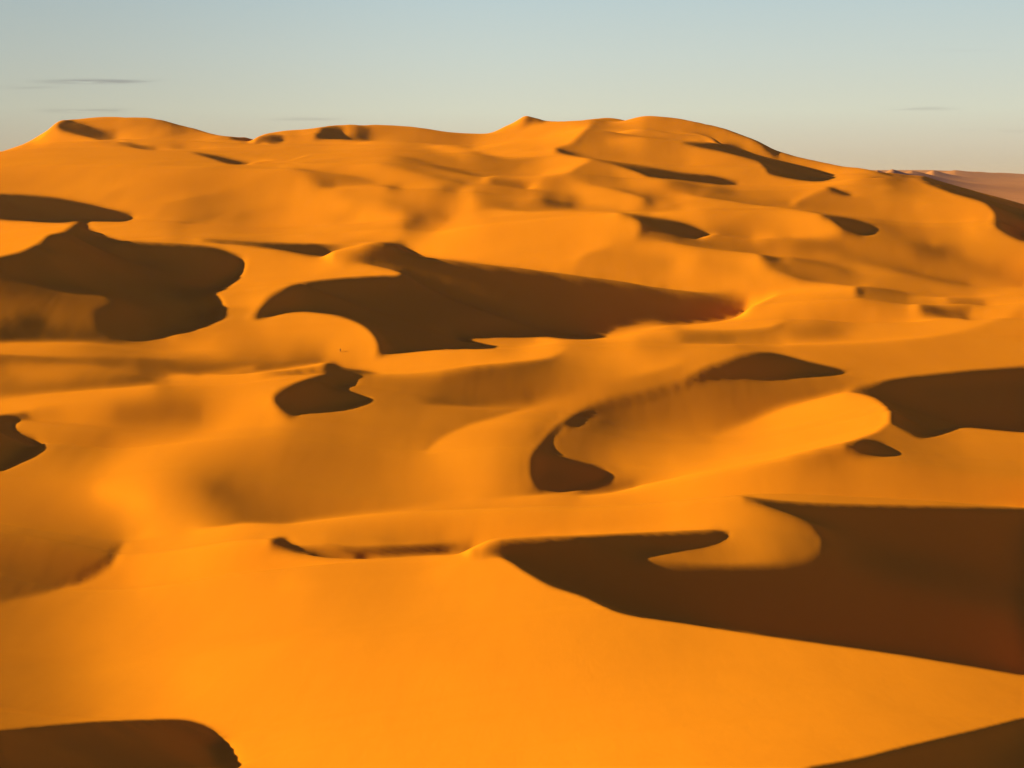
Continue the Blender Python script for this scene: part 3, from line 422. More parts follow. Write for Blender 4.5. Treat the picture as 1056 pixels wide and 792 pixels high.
-1,-1,-2,-2,-1,-2,-1,-1,-2,-1,-2,-1,-2,-2,-2,-2,-2,-1,-1,-1,-2,-2,-2,-2,-2,-2,-2,-2,-2,-2,-2,-2,-2,-2,749,1,915,-1,1048,-1,753,-1,753,-2,753,-1,718,-1,4,712,1,720,-1,718,
-4,15,-5,-2,731,-1,717,-2,2,-10,-8,-1,731,-1,716,-2,-2,5,-7,19,-15,0,-2,-1,728,-1,715,-2,3,1,-1,0,-10,42,-10,-1,729,-1,714,-2,1,705,-15,-1,-3,703,-1,725,-2,713,-2,3,-3,1,
704,-7,37,-12,703,-2,725,-2,711,-1,-2,6,-3,-1,1,705,-16,17,-7,0,1,-3,704,1,720,-1,711,-2,1,-2,0,-1,702,-1,703,-5,21,-12,-3,2,-3,704,1,714,3,-1,704,-2,712,2,703,1,706,-16,
16,-12,4,-3,2,717,-4,18,-8,704,-1,710,-1,3,-2,710,-8,42,-13,-1,705,1,713,-6,25,-24,1,714,1,712,-2,-5,-8,-10,5,-3,1,702,2,712,-1,-7,19,-24,702,1,726,-10,41,-18,6,-2,1,702,
1,712,-1,-8,29,-18,-6,709,-1,-1,2,-1,715,-2,2,-20,3,2,703,2,712,-1,-8,31,-25,3,-3,708,-2,-2,718,-11,37,-11,7,703,2,712,-1,-6,19,-24,5,-8,2,706,-2,0,3,718,-4,34,-37,17,-2,
702,2,713,-5,12,-1,702,-1,707,-2,720,3,-36,17,-3,702,2,713,-5,18,18,-11,6,-7,2,704,-1,1,721,4,-11,14,-3,702,2,713,-5,21,-15,-5,3,3,-9,2,705,-3,1,719,6,-15,17,-4,702,2,
713,-5,23,-15,28,-14,4,0,-2,2,703,-2,3,720,8,-21,23,-4,702,2,713,-6,24,-10,-9,2,0,3,-8,5,702,-1,0,1,720,9,-26,27,-6,702,1,712,-1,-5,23,-10,-5,26,-9,0,3,-7,4,0,-5,2,721,9,
-28,29,-6,702,1,712,-1,-4,19,-10,0,-5,-10,0,6,-15,7,-9,3,722,10,-29,30,-6,702,1,713,-4,17,-8,0,-11,-2,0,4,-8,-5,4,723,10,-31,30,-6,716,-3,14,-7,0,-9,28,-10,3,3,-14,3,723,
11,-32,33,-6,716,-3,10,-6,1,-5,9,-7,1,5,725,10,-31,32,-6,716,-2,8,-5,1,-3,-1,-12,0,13,2,719,-1,704,8,-21,22,-4,716,-1,5,-5,0,-1,-11,19,-2,8,8,-1,723,4,-9,7,-1,702,-2,714,
4,-4,0,-1,-9,25,-5,5,19,-2,1,722,-1,4,-6,1,702,-1,714,3,-3,1,-1,-3,6,-5,-11,24,-2,723,-5,15,-14,2,702,-2,714,2,-2,1,-1,0,-11,-4,19,12,714,1,708,-3,2,7,-14,3,718,-2,703,
-9,25,9,0,4,721,-3,3,-1,4,-10,3,719,1,0,-3,-6,23,3,9,721,-3,3,-1,0,1,-6,3,719,1,-1,0,-3,8,-13,13,720,-3,4,702,1,-1,-3,2,702,2,716,1,702,-1,11,-40,8,719,-4,2,-2,702,1,-3,
-1,703,2,715,1,702,-1,0,13,0,1,705,-1,1,711,-3,2,-1,704,-3,704,2,713,1,-4,2,704,-2,707,-1,1,706,1,703,-5,4,-2,704,1,-3,704,3,713,2,-6,3,702,-2,709,-1,707,1,-1,0,-4,8,-2,
-1,705,-3,704,2,712,1,1,-5,1,702,-2,717,2,-1,-2,7,0,-2,706,-2,704,2,714,-3,706,1,714,1,-2,-5,3,-2,707,-2,703,-1,2,714,-2,703,-1,702,1,714,1,-5,8,-3,708,-1,704,2,714,-2,
706,1,715,4,705,1,702,-1,0,-1,704,2,714,-1,704,1,-1,2,714,-4,3,-2,714,2,714,-1,703,-1,0,-1,2,713,-4,6,-1,-1,703,1,702,-1,707,2,719,1,-1,1,712,-1,5,717,2,714,1,704,1,-1,
713,-6,9,-1,-1,-1,702,1,702,-1,708,2,714,2,-1,704,-1,713,-6,-5,-1,716,1,714,2,718,-2,9,-3,-1,-1,710,-1,1,703,1,714,2,718,-4,22,-10,710,1,2,-3,2,703,2,715,-1,-1,0,-1,0,-1,
712,-7,28,-6,710,1,3,-5,3,703,1,718,-1,715,4,-2,-1,710,6,-5,3,703,2,719,1,712,1,-3,12,-4,-1,708,1,0,6,-6,3,703,2,714,-1,704,1,713,-3,12,-10,711,4,-6,3,703,2,714,-2,704,1,
713,-4,25,-26,2,707,1,1,0,4,-4,3,703,2,714,-2,1,702,-1,714,-8,46,-20,709,-1,0,5,-3,3,703,1,714,-3,1,-1,0,-2,714,-9,49,-16,709,-1,0,6,-2,3,703,2,714,-4,2,702,-1,0,-1,712,
-11,46,-17,1,710,5,-3,3,703,1,713,1,-5,2,702,-1,0,-1,712,-13,47,-10,711,6,-3,2,703,1,713,1,-5,2,702,-1,1,713,-15,28,-7,2,710,7,-3,2,716,1,2,-5,3,702,-1,2,705,1,707,-18,
27,-6,3,0,-2,708,7,-3,3,703,1,712,1,1,-6,2,702,-2,714,-18,9,-3,3,-2,-1,702,1,-1,703,1,5,-4,2,703,1,712,1,2,-6,3,702,-1,1,713,-15,-15,19,-1,-3,704,-1,704,5,-5,2,703,2,713,
2,-6,3,702,-2,703,1,709,-2,-2,-28,-3,2,702,1,703,1,703,6,-4,3,-1,702,1,712,1,1,-6,3,702,-1,1,712,-5,27,-7,-5,2,1,708,1,6,-5,3,703,2,712,1,1,-5,2,702,-2,713,-11,7,-2,-6,
708,1,702,6,-4,2,703,2,714,-4,1,715,-5,25,-9,1,-7,708,1,-1,0,5,-3,2,703,3,714,-1,716,-11,28,-5,1,-7,710,1,5,-3,3,703,3,715,-1,712,-1,1,-1,-14,-11,0,3,-9,3,-3,2,707,1,5,
-3,2,703,4,714,2,-2,708,1,703,-2,3,-9,52,-20,0,3,-7,3,0,3,-1,707,4,-3,2,703,3,713,-3,12,-5,708,2,703,-2,-1,-16,40,-17,3,702,1,-4,5,9,-2,-3,1,704,5,-4,2,703,3,712,-1,-5,
22,-3,2,702,-1,704,1,703,-1,-7,38,-12,705,1,0,-5,4,5,0,-1,2,1,0,4,-4,3,717,-9,31,-11,-3,5,0,-3,702,1,705,1,-26,24,-6,-3,2,-4,1,704,-1,702,1,-2,-4,4,15,-7,1,717,-8,26,-12,
5,5,706,3,-3,0,2,2,-18,11,-9,-7,29,-2,-16,2,3,-3,707,1,10,-1,12,-3,716,-4,13,-2,708,3,-4,7,2,-2,-6,5,1,0,-9,28,-14,8,-1,-3,7,-3,705,3,5,-1,16,-3,714,-1,702,7,-2,-2,-1,
702,3,-6,0,5,-9,8,-3,0,-1,0,-2,1,0,-1,-5,19,-6,3,-2,0,-1,1,-2,703,3,1,0,15,-3,714,-1,-2,0,7,-4,8,6,0,-2,-3,3,-1,-5,0,-21,28,36,-7,0,-2,703,3,-4,0,6,-9,4,-4,27,-10,703,3,
0,4,11,-2,714,-1,-2,-6,16,-6,0,14,8,-2,703,5,-52,12,5,-14,4,3,0,-2,702,2,0,-2,5,-22,4,-4,26,-9,0,1,0,4,-8,5,5,703,-1,712,-3,-8,33,-14,0,3,-14,7,702,-1,10,-43,10,-4,-4,17,
-11,-14,4,0,-5,0,-2,-3,702,-1,-3,9,-9,1,702,4,-8,7,717,-4,-5,34,-19,0,1,-2,8,702,1,-1,-19,7,-2,0,1,0,-4,2,1,-1,702,-3,1,-10,-2,-2,3,-1,703,3,-2,7,704,-2,712,-5,-9,38,-14,
0,2,-2,7,1,-1,2,-1,0,2,703,-1,0,1,2,-3,2,0,-2,1,6,-2,4,-2,704,4,-7,5,3,703,-1,712,-3,-10,43,-14,0,1,5,5,3,-2,1,9,-8,1,705,1,1,-1,2,0,-1,702,-7,2,-3,9,-4,702,4,-8,5,4,-1,
714,-1,-2,-8,34,-17,702,4,-2,4,-1,-1,1,-4,1,711,-3,10,-12,2,0,-1,-4,10,-6,4,-4,3,7,-1,715,-2,-6,22,-10,-1,0,2,-2,4,0,4,2,-5,1,711,-7,21,-4,702,-1,0,-3,4,-2,5,-3,12,-2,
715,-2,-4,16,-5,-1,0,2,-1,2,0,1,2,-4,711,-1,-3,4,-2,702,-1,0,-1,0,-5,20,-22,21,-4,702,2,712,-1,-4,16,-8,-1,1,4,-2,4,0,-2,5,-4,1,710,-1,702,1,705,2,0,7,-36,20,-4,702,1,
713,-4,18,-8,0,2,4,-3,4,5,-3,4,-5,1,713,1,706,-1,7,-14,22,-4,716,-3,14,-6,-1,0,2,-6,2,8,-6,3,-6,1,722,-12,28,-7,716,-2,9,-4,-1,0,2,-6,1,8,-17,5,-7,1,720,2,-2,-14,39,-8,
716,-2,7,-3,0,1,0,-5,2,2,2,3,-4,2,719,1,0,12,-13,60,-13,716,-1,5,-3,0,1,-1,-4,2,0,1,4,-16,5,0,1,709,-3,0,3,0,2,-1,1,-1,702,19,-26,59,-13,717,5,-2,0,2,-3,1,1,2,-2,0,1,-5,
705,-1,1,-1,1,2,-5,2,702,1,0,-2,0,1,702,9,-36,40,-8,717,3,-1,0,2,-12,7,0,4,-3,703,1,705,5,-4,2,-2,-2,1,0,-2,9,1,2,-1,702,-1,8,-20,20,-4,717,4,-1,0,-1,4,1,0,3,-2,706,-3,4,
0,1,2,0,4,-3,5,-1,0,-2,-6,49,-17,8,702,7,-23,26,-5,716,-2,2,-1,-1,0,-3,2,1,1,-1,706,-2,0,-2,0,10,1,-1,704,-4,-2,22,-33,4,702,8,-28,32,-7,702,1,713,-14,31,14,-1,0,-5,2,
702,-1,706,-2,0,-6,-9,-3,-9,2,-1,703,-5,2,18,-20,1,702,10,-29,32,-7,702,2,711,-2,-1,-14,24,-2,702,-5,2,0,1,707,-2,0,-6,-24,0,16,4,702,1,0,-3,-3,3,-13,702,1,9,-26,28,-6,
702,1,711,-3,-4,-12,8,-71,30,-3,-3,2,708,-2,702,-8,-9,7,-25,-6,0,2,704,-10,-6,-1,-1,1,7,-23,24,-5,714,-2,-3,-20,-6,-28,82,-8,-3,2,704,1,702,2,-7,3,0,-4,9,7,-17,5,-3,2,
704,-9,18,2,0,2,6,-20,23,-5,702,1,711,-2,-3,-7,6,-8,24,0,-2,702,-1,1,705,-4,2,0,-1,14,702,4,-3,1,704,-7,37,-17,7,2,6,-17,21,-4,702,1,712,-2,-2,11,-2,-3,4,-1,-1,708,-2,
702,2,4,-1,0,2,-2,1,704,-7,24,-7,3,0,7,-13,20,-3,714,-1,-1,-1,14,-1,-7,4,0,-1,702,1,0,1,703,-5,1,0,-2,5,702,3,-3,1,704,-7,23,-9,3,2,6,-14,19,-4,702,1,712,-2,-3,8,14,3,2,
-4,1,702,1,-1,1,702,1,-3,4,0,-3,11,6,-2,3,-2,1,704,-7,42,-35,7,2,8,-17,17,-4,716,-6,29,-46,7,704,-2,3,-3,2,703,5,6,0,-1,13,2,-2,2,-1,705,-9,53,-43,14,0,5,-15,13,-3,716,
-3,10,-54,8,704,-4,4,-6,6,-1,702,4,-14,2,0,7,2,-2,1,-1,703,1,0,-9,49,-19,17,0,4,-9,8,-1,716,2,-14,32,4,-2,9,-3,2,-8,0,-5,-48,7,703,-5,6,1,1,706,-1,2,0,-8,47,-23,12,0,3,
-6,4,703,-1,713,4,-15,4,705,-3,0,-14,-2,-17,9,0,-1,5,-16,6,-6,-12,703,1,0,-2,2,0,-8,35,-33,4,0,3,-2,2,703,-1,715,-4,2,702,-2,-4,-1,-1,-6,45,-15,-3,-2,-2,1,-1,7,-6,-7,703,
1,0,-2,2,0,-8,50,-20,-2,0,3,-2,2,703,-1,713,-1,16,-7,0,-3,2,-4,-2,0,-1,0,-5,-32,-27,5,-2,0,4,-6,-3,10,703,2,0,-1,2,0,-11,76,-8,-29,4,2,-5,2,703,-2,712,-1,-1,12,-10,0,5,
-6,2,-2,-1,-2,6,-11,-17,11,-1,6,-7,5,-17,0,22,0,-1,0,2,0,-1,2,0,-9,53,-12,-18,8,3,-5,2,703,-1,713,-5,24,-9,703,5,-1,0,-2,14,-17,38,19,-2,2,1,0,-12,0,24,1,-1,0,1,0,-2,2,0,
-8,49,-7,-19,9,4,-5,2,703,-1,713,-4,19,-3,-3,-2,0,11,-13,0,3,-3,6,23,-15,2,702,2,-3,-1,0,-12,702,2,-6,2,1,-1,-16,15,-2,-5,5,4,-2,1,717,-2,4,-1,0,4,-3,8,-12,-10,0,2,-12,
52,10,4,-3,10,-4,1,-2,-2,0,10,-1,1,3,-11,8,-5,19,-9,702,4,4,-2,2,703,1,713,1,-2,702,2,-2,4,-3,0,10,-5,-5,9,-5,-9,6,-4,5,-2,-2,1,-2,3,-5,-11,1,1,4,-8,29,-6,702,2,1,-4,3,
703,1,713,2,-5,1,0,3,-2,703,3,4,-4,43,19,-5,2,702,-4,-1,0,1,-4,6,2,-9,-5,1,0,28,-7,0,5,0,5,705,3,714,7,-2,-1,2,-1,702,-1,3,6,-27,49,7,2,703,-3,17,-6,0,3,-3,-2,5,-7,-19,8,
-11,21,-7,2,-3,8,705,2,713,-2,21,-15,2,2,-1,0,-1,-1,3,-3,6,42,-7,6,702,1,-2,-1,5,-6,8,-2,702,9,2,-12,3,-2,-15,2,1,4,3,-5,1,716,-2,19,-7,-1,0,1,702,-1,3,-3,8,0,-2,6,-2,0,
2,-3,-1,5,-7,8,-2,-2,5,0,-5,10,-9,-4,25,-13,2,7,-2,0,1,715,-1,0,13,-1,-4,3,-5,4,-1,0,3,-4,7,-11,-15,-7,2,4,0,-2,-3,2,-6,9,-3,10,-3,-2,1,0,4,0,-7,26,-11,8,-3,1,1,716,-7,
16,-4,-3,-3,-2,-9,0,-3,2,-3,2,-2,-16,-44,-11,6,1,-3,1,6,-8,8,2,0,-6,5,-2,-9,2,702,-9,20,0,-2,0,1,702,-1,711,-1,-1,-8,30,-12,0,-5,7,8,3,-5,3,-5,0,-4,25,-17,0,3,2,-1,-3,6,
-8,9,702,-8,20,-8,5,704,-7,13,-7,-1,2,702,-2,711,-2,-3,-5,36,-24,0,-3,16,-11,-14,10,1,-5,0,-7,38,-9,6,-2,3,-1,-3,6,-9,11,-1,-2,-3,13,-17,5,705,6,-19,4,703,-2,711,-2,-2,
-7,35,-27,-5,0,11,-4,-2,702,-4,0,-10,22,-5,3,0,6,-5,-2,6,-10,3,0,-2,1,8,-5,1,705,3,-3,1,703,-2,711,-2,0,-5,10,-14,-1,-3,4,1,4,-17,4,-1,-1,-4,0,-1,0,-1,7,-8,0,8,-5,2,702,
6,-2,1,706,6,-10,3,703,-1,711,-2,-1,-4,11,35,-3,-5,702,16,-44,22,-21,-1,8,1,702,-1,7,-6,1,5,-8,9,0,-1,4,1,3,0,1,704,7,-20,15,-2,702,-2,711,-2,-2,-3,15,-25,4,-9,0,-2,25,
-95,21,56,-8,-1,4,-2,5,-8,5,-1,2,5,-9,7,0,-4,4,2,-1,0,-1,0,2,-2,0,9,-28,29,-5,702,-1,711,-1,-3,-4,21,-24,6,-9,702,8,-52,7,-3,-16,8,702,5,-12,-1,0,-3,7,-7,9,0,-2,4,-4,1,
703,-2,3,0,10,-28,25,-4,702,-1,712,-4,-2,19,-23,71,-7,-4,5,0,3,-5,-9,34,0,-3,0,2,-2,12,1,-5,8,-9,8,2,-3,-5,2,2,1,702,-3,6,-2,11,-27,19,-4,715,-3,-2,10,-17,20,-19,0,3,-5,
-10,6,-5,28,-1,-4,0,3,1,-23,3,-5,702,2,5,-2,2,-3,7,0,-3,702,-1,0,7,-22,17,-3,715,-2,-3,7,-6,12,-7,2,-3,-1,-2,4,-8,27,-8,0,-2,5,-3,17,0,-7,-1,-15,9,702,-3,-4,-9,5,-6,3,-1,
703,-15,13,-2,715,-1,-3,3,-5,18,-5,-2,-4,4,-6,3,-6,18,-12,0,-1,4,-33,16,2,4,-3,-10,11,5,-7,0,-3,-2,4,-5,4,-1,0,-14,8,-8,4,-1,702,-1,713,-2,-9,6,11,-18,0,-3,8,-21,19,0,
-11,10,-7,2,1,5,-15,1,10,0,-5,1,14,-2,0,-1,-2,3,-4,3,-3,5,-6,4,-4,4,717,-2,-9,16,-21,-6,-4,0,7,-21,21,-2,-2,-2,-3,-3,0,1,2,-2,6,3,-11,2,9,-3,-1,2,0,-1,0,-3,2,-2,7,-10,-1,
8,-1,702,-2,713,-3,702,-3,4,-6,0,5,-17,6,702,-2,5,-16,3,-1,4,-2,-3,3,-18,11,1,-2,-1,4,1,-4,4,-5,2,-11,9,-8,5,0,-1,702,-1,715,-4,7,1,-4,0,6,-19,5,703,-2,6,-6,-3,0,3,-3,4,
-5,6,5,-2,-2,4,-6,3,-4,6,9,-7,-34,27,13,-8,1,702,-2,712,-1,0,1,-3,0,-19,8,-11,8,0,23,703,-6,25,-21,-4,1,1,0,7,-2,-10,19,3,-15,4,0,-2,8,1,-11,-3,-2,702,8,703,-1,713,-1,5,
-1,-16,35,-9,-9,-1,20,-38,3,0,-9,11,-5,-8,704,2,-7,3,10,3,-42,45,-6,1,-2,6,-15,17,-14,2,6,-12,2,702,-1,713,-2,4,-4,-11,44,-27,1,10,0,-22,13,10,-34,-8,10,-6,3,-2,1,704,-2,
9,-37,56,-9,-3,23,0,-5,18,-10,8,6,-10,2,702,-2,713,-1,3,-2,-3,12,-8,-4,2,14,-34,3,8,-18,-9,21,-9,-32,7,14,-2,8,-5,3,0,5,-4,22,-18,-4,3,0,-6,0,-5,3,-5,9,-1,702,-2,717,5,
-12,2,-4,7,0,2,6,-8,3,2,2,-5,-2,3,12,-29,18,-17,-4,5,-13,3,11,-4,-14,5,3,0,-6,4,-13,4,703,-1,714,-1,702,7,-11,2,5,4,-7,2,4,-8,0,8,-3,-2,702,-2,2,-3,6,-6,5,0,7,-10,0,-3,0,
1,4,-8,6,-13,16,-3,702,-2,704,-1,709,-2,3,0,6,-16,6,6,-1,11,-9,7,-9,0,4,-19,3,1,-1,0,5,-2,3,-10,17,-13,42,-5,3,-10,5,-1,3,-6,13,-27,24,-5,702,-1,714,-3,0,2,4,-22,7,1,2,
-3,9,-7,-10,3,12,-24,6,-3,-4,2,-3,-3,1,-10,8,-3,6,9,0,-7,5,-3,3,-5,23,-15,54,-12,717,-2,-3,11,3,-20,6,0,1,0,-4,23,-27,6,23,-19,9,3,1,0,-4,3,10,0,-2,4,-3,7,-2,1,0,-4,0,3,
11,-24,64,-14,702,1,713,1,-4,-3,6,7,-25,5,704,-4,0,-4,26,-20,0,3,702,-1,-6,51,-3,-26,5,-2,3,3,-5,0,8,-5,-1,5,-34,38,-8,702,1,713,2,-7,6,0,9,-28,4,3,2,-1,2,-2,1,-16,38,
-45,8,1,702,-2,0,-3,3,-22,17,-8,-11,-15,-16,10,3,3,1,5,-32,27,-5,702,1,713,2,-6,4,-2,12,-23,6,6,0,1,-1,0,-1,5,-2,-1,2,4,-1,0,-3,2,0,11,-18,2,2,-14,44,-5,12,0,3,-7,54,-34,
34,-7,702,2,714,-4,0,-4,19,-28,6,5,2,702,-3,4,-4,2,-10,2,3,703,-2,5,-15,10,-2,-2,6,-6,0,3,-1,2,-13,1,-9,27,-6,702,1,713,1,-4,1,-10,32,-32,4,6,0,1,-1,0,-2,702,-12,0,5,702,
-2,6,-2,4,6,-2,-3,10,-4,-4,2,0,3,-13,2,0,25,-5,702,1,712,2,3,-10,4,-15,53,3,0,5,702,-2,0,1,702,-12,-1,5,-1,0,-3,3,7,-1,6,-2,-3,10,-5,-4,2,-1,3,-12,0,3,23,-5,702,2,712,1,
4,-17,7,0,19,8,-1,5,0,1,-1,-1,0,-2,0,-12,-3,6,-1,703,5,-2,6,-1,-4,9,-4,-5,1,-1,2,-13,-1,5,20,-4,702,1,713,9,-31,16,-11,18,9,-1,5,0,2,702,2,-1,-2,-10,-6,7,-1,-1,1,0,8,-4,
7,-1,-4,9,-5,-3,1,-1,2,-13,0,6,20,-5,716,3,-12,7,-5,21,9,-2,5,-1,2,-1,0,3,-2,-3,-6,-8,8,-1,703,11,-2,7,-2,-4,9,-5,-1,1,0,2,-13,-2,5,21,-5,716,-2,11,-22,0,25,9,-1,6,-1,1,
-1,0,3,-3,-3,-5,-10,8,-1,703,7,-2,5,-1,-4,4,-4,703,3,-18,-1,-4,23,-5,716,-3,9,3,-6,30,7,-1,7,-2,2,-1,-1,2,-3,-2,-3,-10,8,-3,3,-2,0,1,-2,2,0,-2,3,0,-1,0,-1,0,-9,25,-16,24,
-5,716,-4,14,-14,-4,23,10,-2,8,-4,3,-1,-1,2,-2,-6,0,-17,7,6,-4,703,-2,2,0,-3,5,-1,703,-2,-3,37,-29,25,-5,717,-7,4,0,-8,0,2,8,-5,3,0,-3,8,-12,8,0,-24,20,-2,-2,-1,-1,5,-1,
6,-1,-6,8,-4,703,-2,-4,29,-35,24,-5,718,-3,3,1,-10,7,6,-11,6,-2,0,1,0,10,-3,-17,25,-17,22,-15,3,21,-5,8,-4,2,-3,703,-2,0,-16,5,-25,19,-4,702,1,717,2,9,-13,5,1,3,0,-2,-4,
2,2,0,-14,17,-11,21,-15,-1,25,-11,4,4,-6,-3,4,-3,703,-14,-13,-19,17,-3,702,1,702,-1,713,2,7,-25,7,0,1,0,-1,-2,2,-9,23,0,-12,13,-9,21,-15,0,14,-16,22,-4,-4,11,-2,0,2,-4,
-4,23,-20,-2,12,-2,719,7,-13,8,703,-2,0,-7,702,16,-1,-4,11,-5,11,-20,28,-13,12,-4,-2,3,-12,-3,-1,5,-6,-9,23,-8,3,7,-1,716,1,-3,2,-2,4,1,703,-4,0,-6,-5,5,-7,3,5,702,34,3,
0,-9,14,-8,-6,5,-6,31,-31,8,-6,-1,2,-4,3,6,703,1,713,2,-3,3,706,-2,-3,10,0,-12,1,702,-20,-7,-5,15,0,-7,6,-6,0,3,-5,29,0,7,-10,21,0,4,2,5,-1,716,3,-6,4,702,1,703,-1,-2,11,
-5,-5,12,-8,4,-8,0,5,-12,4,-6,5,-4,-9,3,-4,8,1,8,-14,22,-4,4,2,5,703,1,714,1,704,1,702,-1,0,3,2,-1,3,-3,2,0,2,5,-7,5,-6,3,-8,-6,4,-2,1,2,10,-15,0,9,-2,3,5,-1,702,1,713,
-2,5,-2,0,1,703,-1,-1,3,0,-1,-2,7,-5,0,-2,-1,-7,17,-3,8,-3,-2,-4,2,0,-2,3,16,-10,-1,2,0,3,5,-1,702,1,713,-2,5,-4,705,-2,-11,-5,0,-3,702,7,-6,4,-1,-13,28,-14,37,-8,-2,-6,
2,702,2,24,-6,-3,-3,3,0,6,703,1,713,-3,8,-4,705,-2,-14,4,29,-5,-1,3,3,-6,3,-2,-11,17,-18,12,-4,0,-1,1,-3,1,2,9,-5,2,2,-1,0,5,717,-2,5,-3,704,-1,0,-19,3,-4,0,-2,9,-5,0,4,
-3,-3,-13,-3,0,-9,-1,-1,1,-2,7,0,-3,-5,6,7,-6,0,4,703,1,712,-1,-1,4,-3,704,-1,2,15,-54,44,-7,-2,7,-2,-8,9,-3,-9,23,-9,-1,5,-5,-5,4,0,-3,6,-10,-10,17,-6,1,0,5,-1,702,1,
713,-1,3,-2,704,-3,6,26,-27,38,-12,-2,4,3,-9,9,2,-13,15,-13,1,-4,16,-21,4,8,-13,-2,-17,-19,39,-23,6,0,5,-1,702,1,714,3,-2,704,-3,15,-12,-12,2,-7,-1,2,0,-2,4,0,-11,14,-6,
2,-2,11,-23,0,-3,-7,-5,-8,-13,22,-13,2,1,5,-1,717,2,-1,703,1,-3,22,-29,28,-24,8,-2,1,0,-1,4,-2,-10,19,-11,2,2,-6,-1,29,-7,-8,0,-5,-11,13,-10,1,2,6,718,2,-1,1,703,-5,21,
-19,6,-5,3,703,-2,9,-3,-9,10,-10,2,0,1,-5,31,-19,-9,0,-2,-9,3,0,4,-2,7,-1,716,-1,2,0,1,703,-5,19,-14,0,3,704,-6,11,-2,-5,11,-4,-2,1,1,-4,29,-18,-9,702,-9,3,10,4,-7,7,703,
1,713,-1,2,705,-6,18,-14,0,1,702,1,0,-7,6,-2,-6,16,-11,703,-4,28,-14,-10,2,-2,-9,5,1,8,-13,7,703,1,715,-1,0,-1,702,-6,16,-16,2,703,1,0,-2,1,-1,-8,12,-14,2,0,1,-6,41,-7,
-13,3,-2,-6,4,-4,18,-17,6,703,1,714,1,0,1,702,2,-7,17,-22,2,703,1,-1,0,1,-2,-12,5,-6,0,1,1,-11,32,-14,-9,3,-3,-4,4,-4,18,-19,6,703,1,714,1,0,1,0,-1,5,-6,9,-6,5,-5,1,703,
-3,9,-7,-8,-26,5,1,0,-3,18,8,-4,-9,3,-4,-4,4,-3,13,-16,5,718,1,-1,702,-1,8,-6,8,3,16,-10,2,0,1,2,-7,0,7,-7,-15,2,2,-3,11,-4,6,2,-12,4,-4,-6,3,-3,5,-9,4,718,1,-1,1,0,-2,
10,-5,11,-11,1,2,0,-1,3,3,-6,-11,5,-7,27,-9,7,-10,-4,2,6,6,-16,9,-10,-2,2,-2,1,-5,3,718,1,-1,0,-1,-2,11,-1,-6,1,702,-2,0,4,3,-5,-13,3,-9,35,-18,12,-9,19,-7,10,7,-11,9,
-13,8,-3,-1,1,-4,2,718,1,-1,0,-1,-3,10,2,704,-2,-1,3,2,-3,-6,2,-6,13,-10,0,-2,5,-12,8,5,-11,8,-10,7,-4,-2,0,-3,2,703,1,718,-3,10,-6,3,702,1,-2,-1,3,-2,16,-13,2,-4,0,-8,
-4,0,-1,-8,3,4,-14,10,-12,3,-2,-3,0,-3,2,703,1,714,-1,3,0,-1,-4,10,-12,1,702,1,-2,0,5,-10,13,-10,5,-6,2,6,-6,0,-1,-6,1,5,-16,10,-11,3,-1,-3,0,-3,2,719,1,0,-2,-3,11,-16,
-1,703,-3,-1,3,-6,9,-9,2,-2,0,9,-7,0,-2,-5,0,6,-17,9,-10,4,-3,-3,0,-2,2,723,8,6,-2,702,2,-3,3,3,-6,10,-9,3,702,8,-6,1,-4,-5,1,10,-21,9,-8,1,-8,-3,2,-3,3,703,-1,706,1,712,
5,9,-7,1,0,1,-3,3,4,-10,10,-6,2,702,7,-6,1,-6,3,2,7,-40,11,-6,-5,11,-8,3,-3,3,703,-1,719,2,-2,0,1,-1,1,0,2,3,-9,8,-4,702,-2,6,-5,2,-2,5,-4,3,-6,15,-2,-4,5,-2,-2,-3,4,703,
-1,720,-4,2,702,2,0,2,3,-6,5,-4,702,-3,5,-5,2,-2,703,-3,13,8,-4,13,-3,-5,-3,5,703,-1,715,-1,703,9,-2,3,702,1,-2,0,3,-8,0,-4,0,1,-2,5,-4,0,1,0,4,-22,8,11,1,1,6,-5,0,-5,6,
703,-1,714,-1,-5,1,-2,2,-4,14,-3,-1,702,-2,-6,4,-4,-1,702,1,-2,5,-4,-1,2,35,0,-10,31,20,-2,7,2,0,1,-8,8,703,-1,713,1,-3,16,702,-1,-22,11,0,-1,0,1,-1,-10,4,-2,-1,0,1,1,-2,
5,-9,13,-5,39,-8,12,-18,11,3,5,2,-5,7,-12,9,703,-1,714,4,-20,12,-16,16,0,-1,2,0,-1,2,-2,-9,1,705,-3,3,-8,0,-19,-21,702,-33,-3,5,1,3,-9,18,-17,10,-2,702,-1,715,-1,-1,-3,
-8,-3,-6,10,-3,-8,3,-2,-6,706,-3,-1,702,4,-35,19,14,-13,20,-19,2,2,-8,22,-19,9,-2,702,-1,714,2,-12,2,-17,-18,29,-10,12,0,5,0,-8,8,707,-17,20,-24,57,-8,-13,-3,24,-3,-6,1,
0,-6,17,-22,9,-1,718,-9,13,-25,-27,41,-3,-9,8,77,-11,-6,0,4,704,-1,5,-21,24,-25,43,34,-4,1,0,7,23,-3,-3,-5,12,-20,25,-3,702,1,713,1,-6,22,4,16,6,48,-3,-8,19,4,-24,-14,0,
8,-2,703,-2,7,-18,22,-27,34,-6,59,-8,1,7,48,-2,-8,-7,17,-14,704,1,713,1,-6,8,18,-8,-6,19,3,-11,27,23,-9,-15,-6,8,-1,0,-1,-1,0,-3,-23,14,-6,-13,32,-4,0,2,8,23,12,-6,-8,19,
-14,2,717,2,-6,-1,-19,-24,-31,12,5,11,20,69,-25,24,-11,10,-4,6,-6,3,-5,3,-14,3,-7,13,11,-1,-2,0,9,0,18,-4,-4,7,-13,8,717,2,-8,0,-25,-22,2,-5,-2,-15,74,-8,-8,42,32,3,1,4,
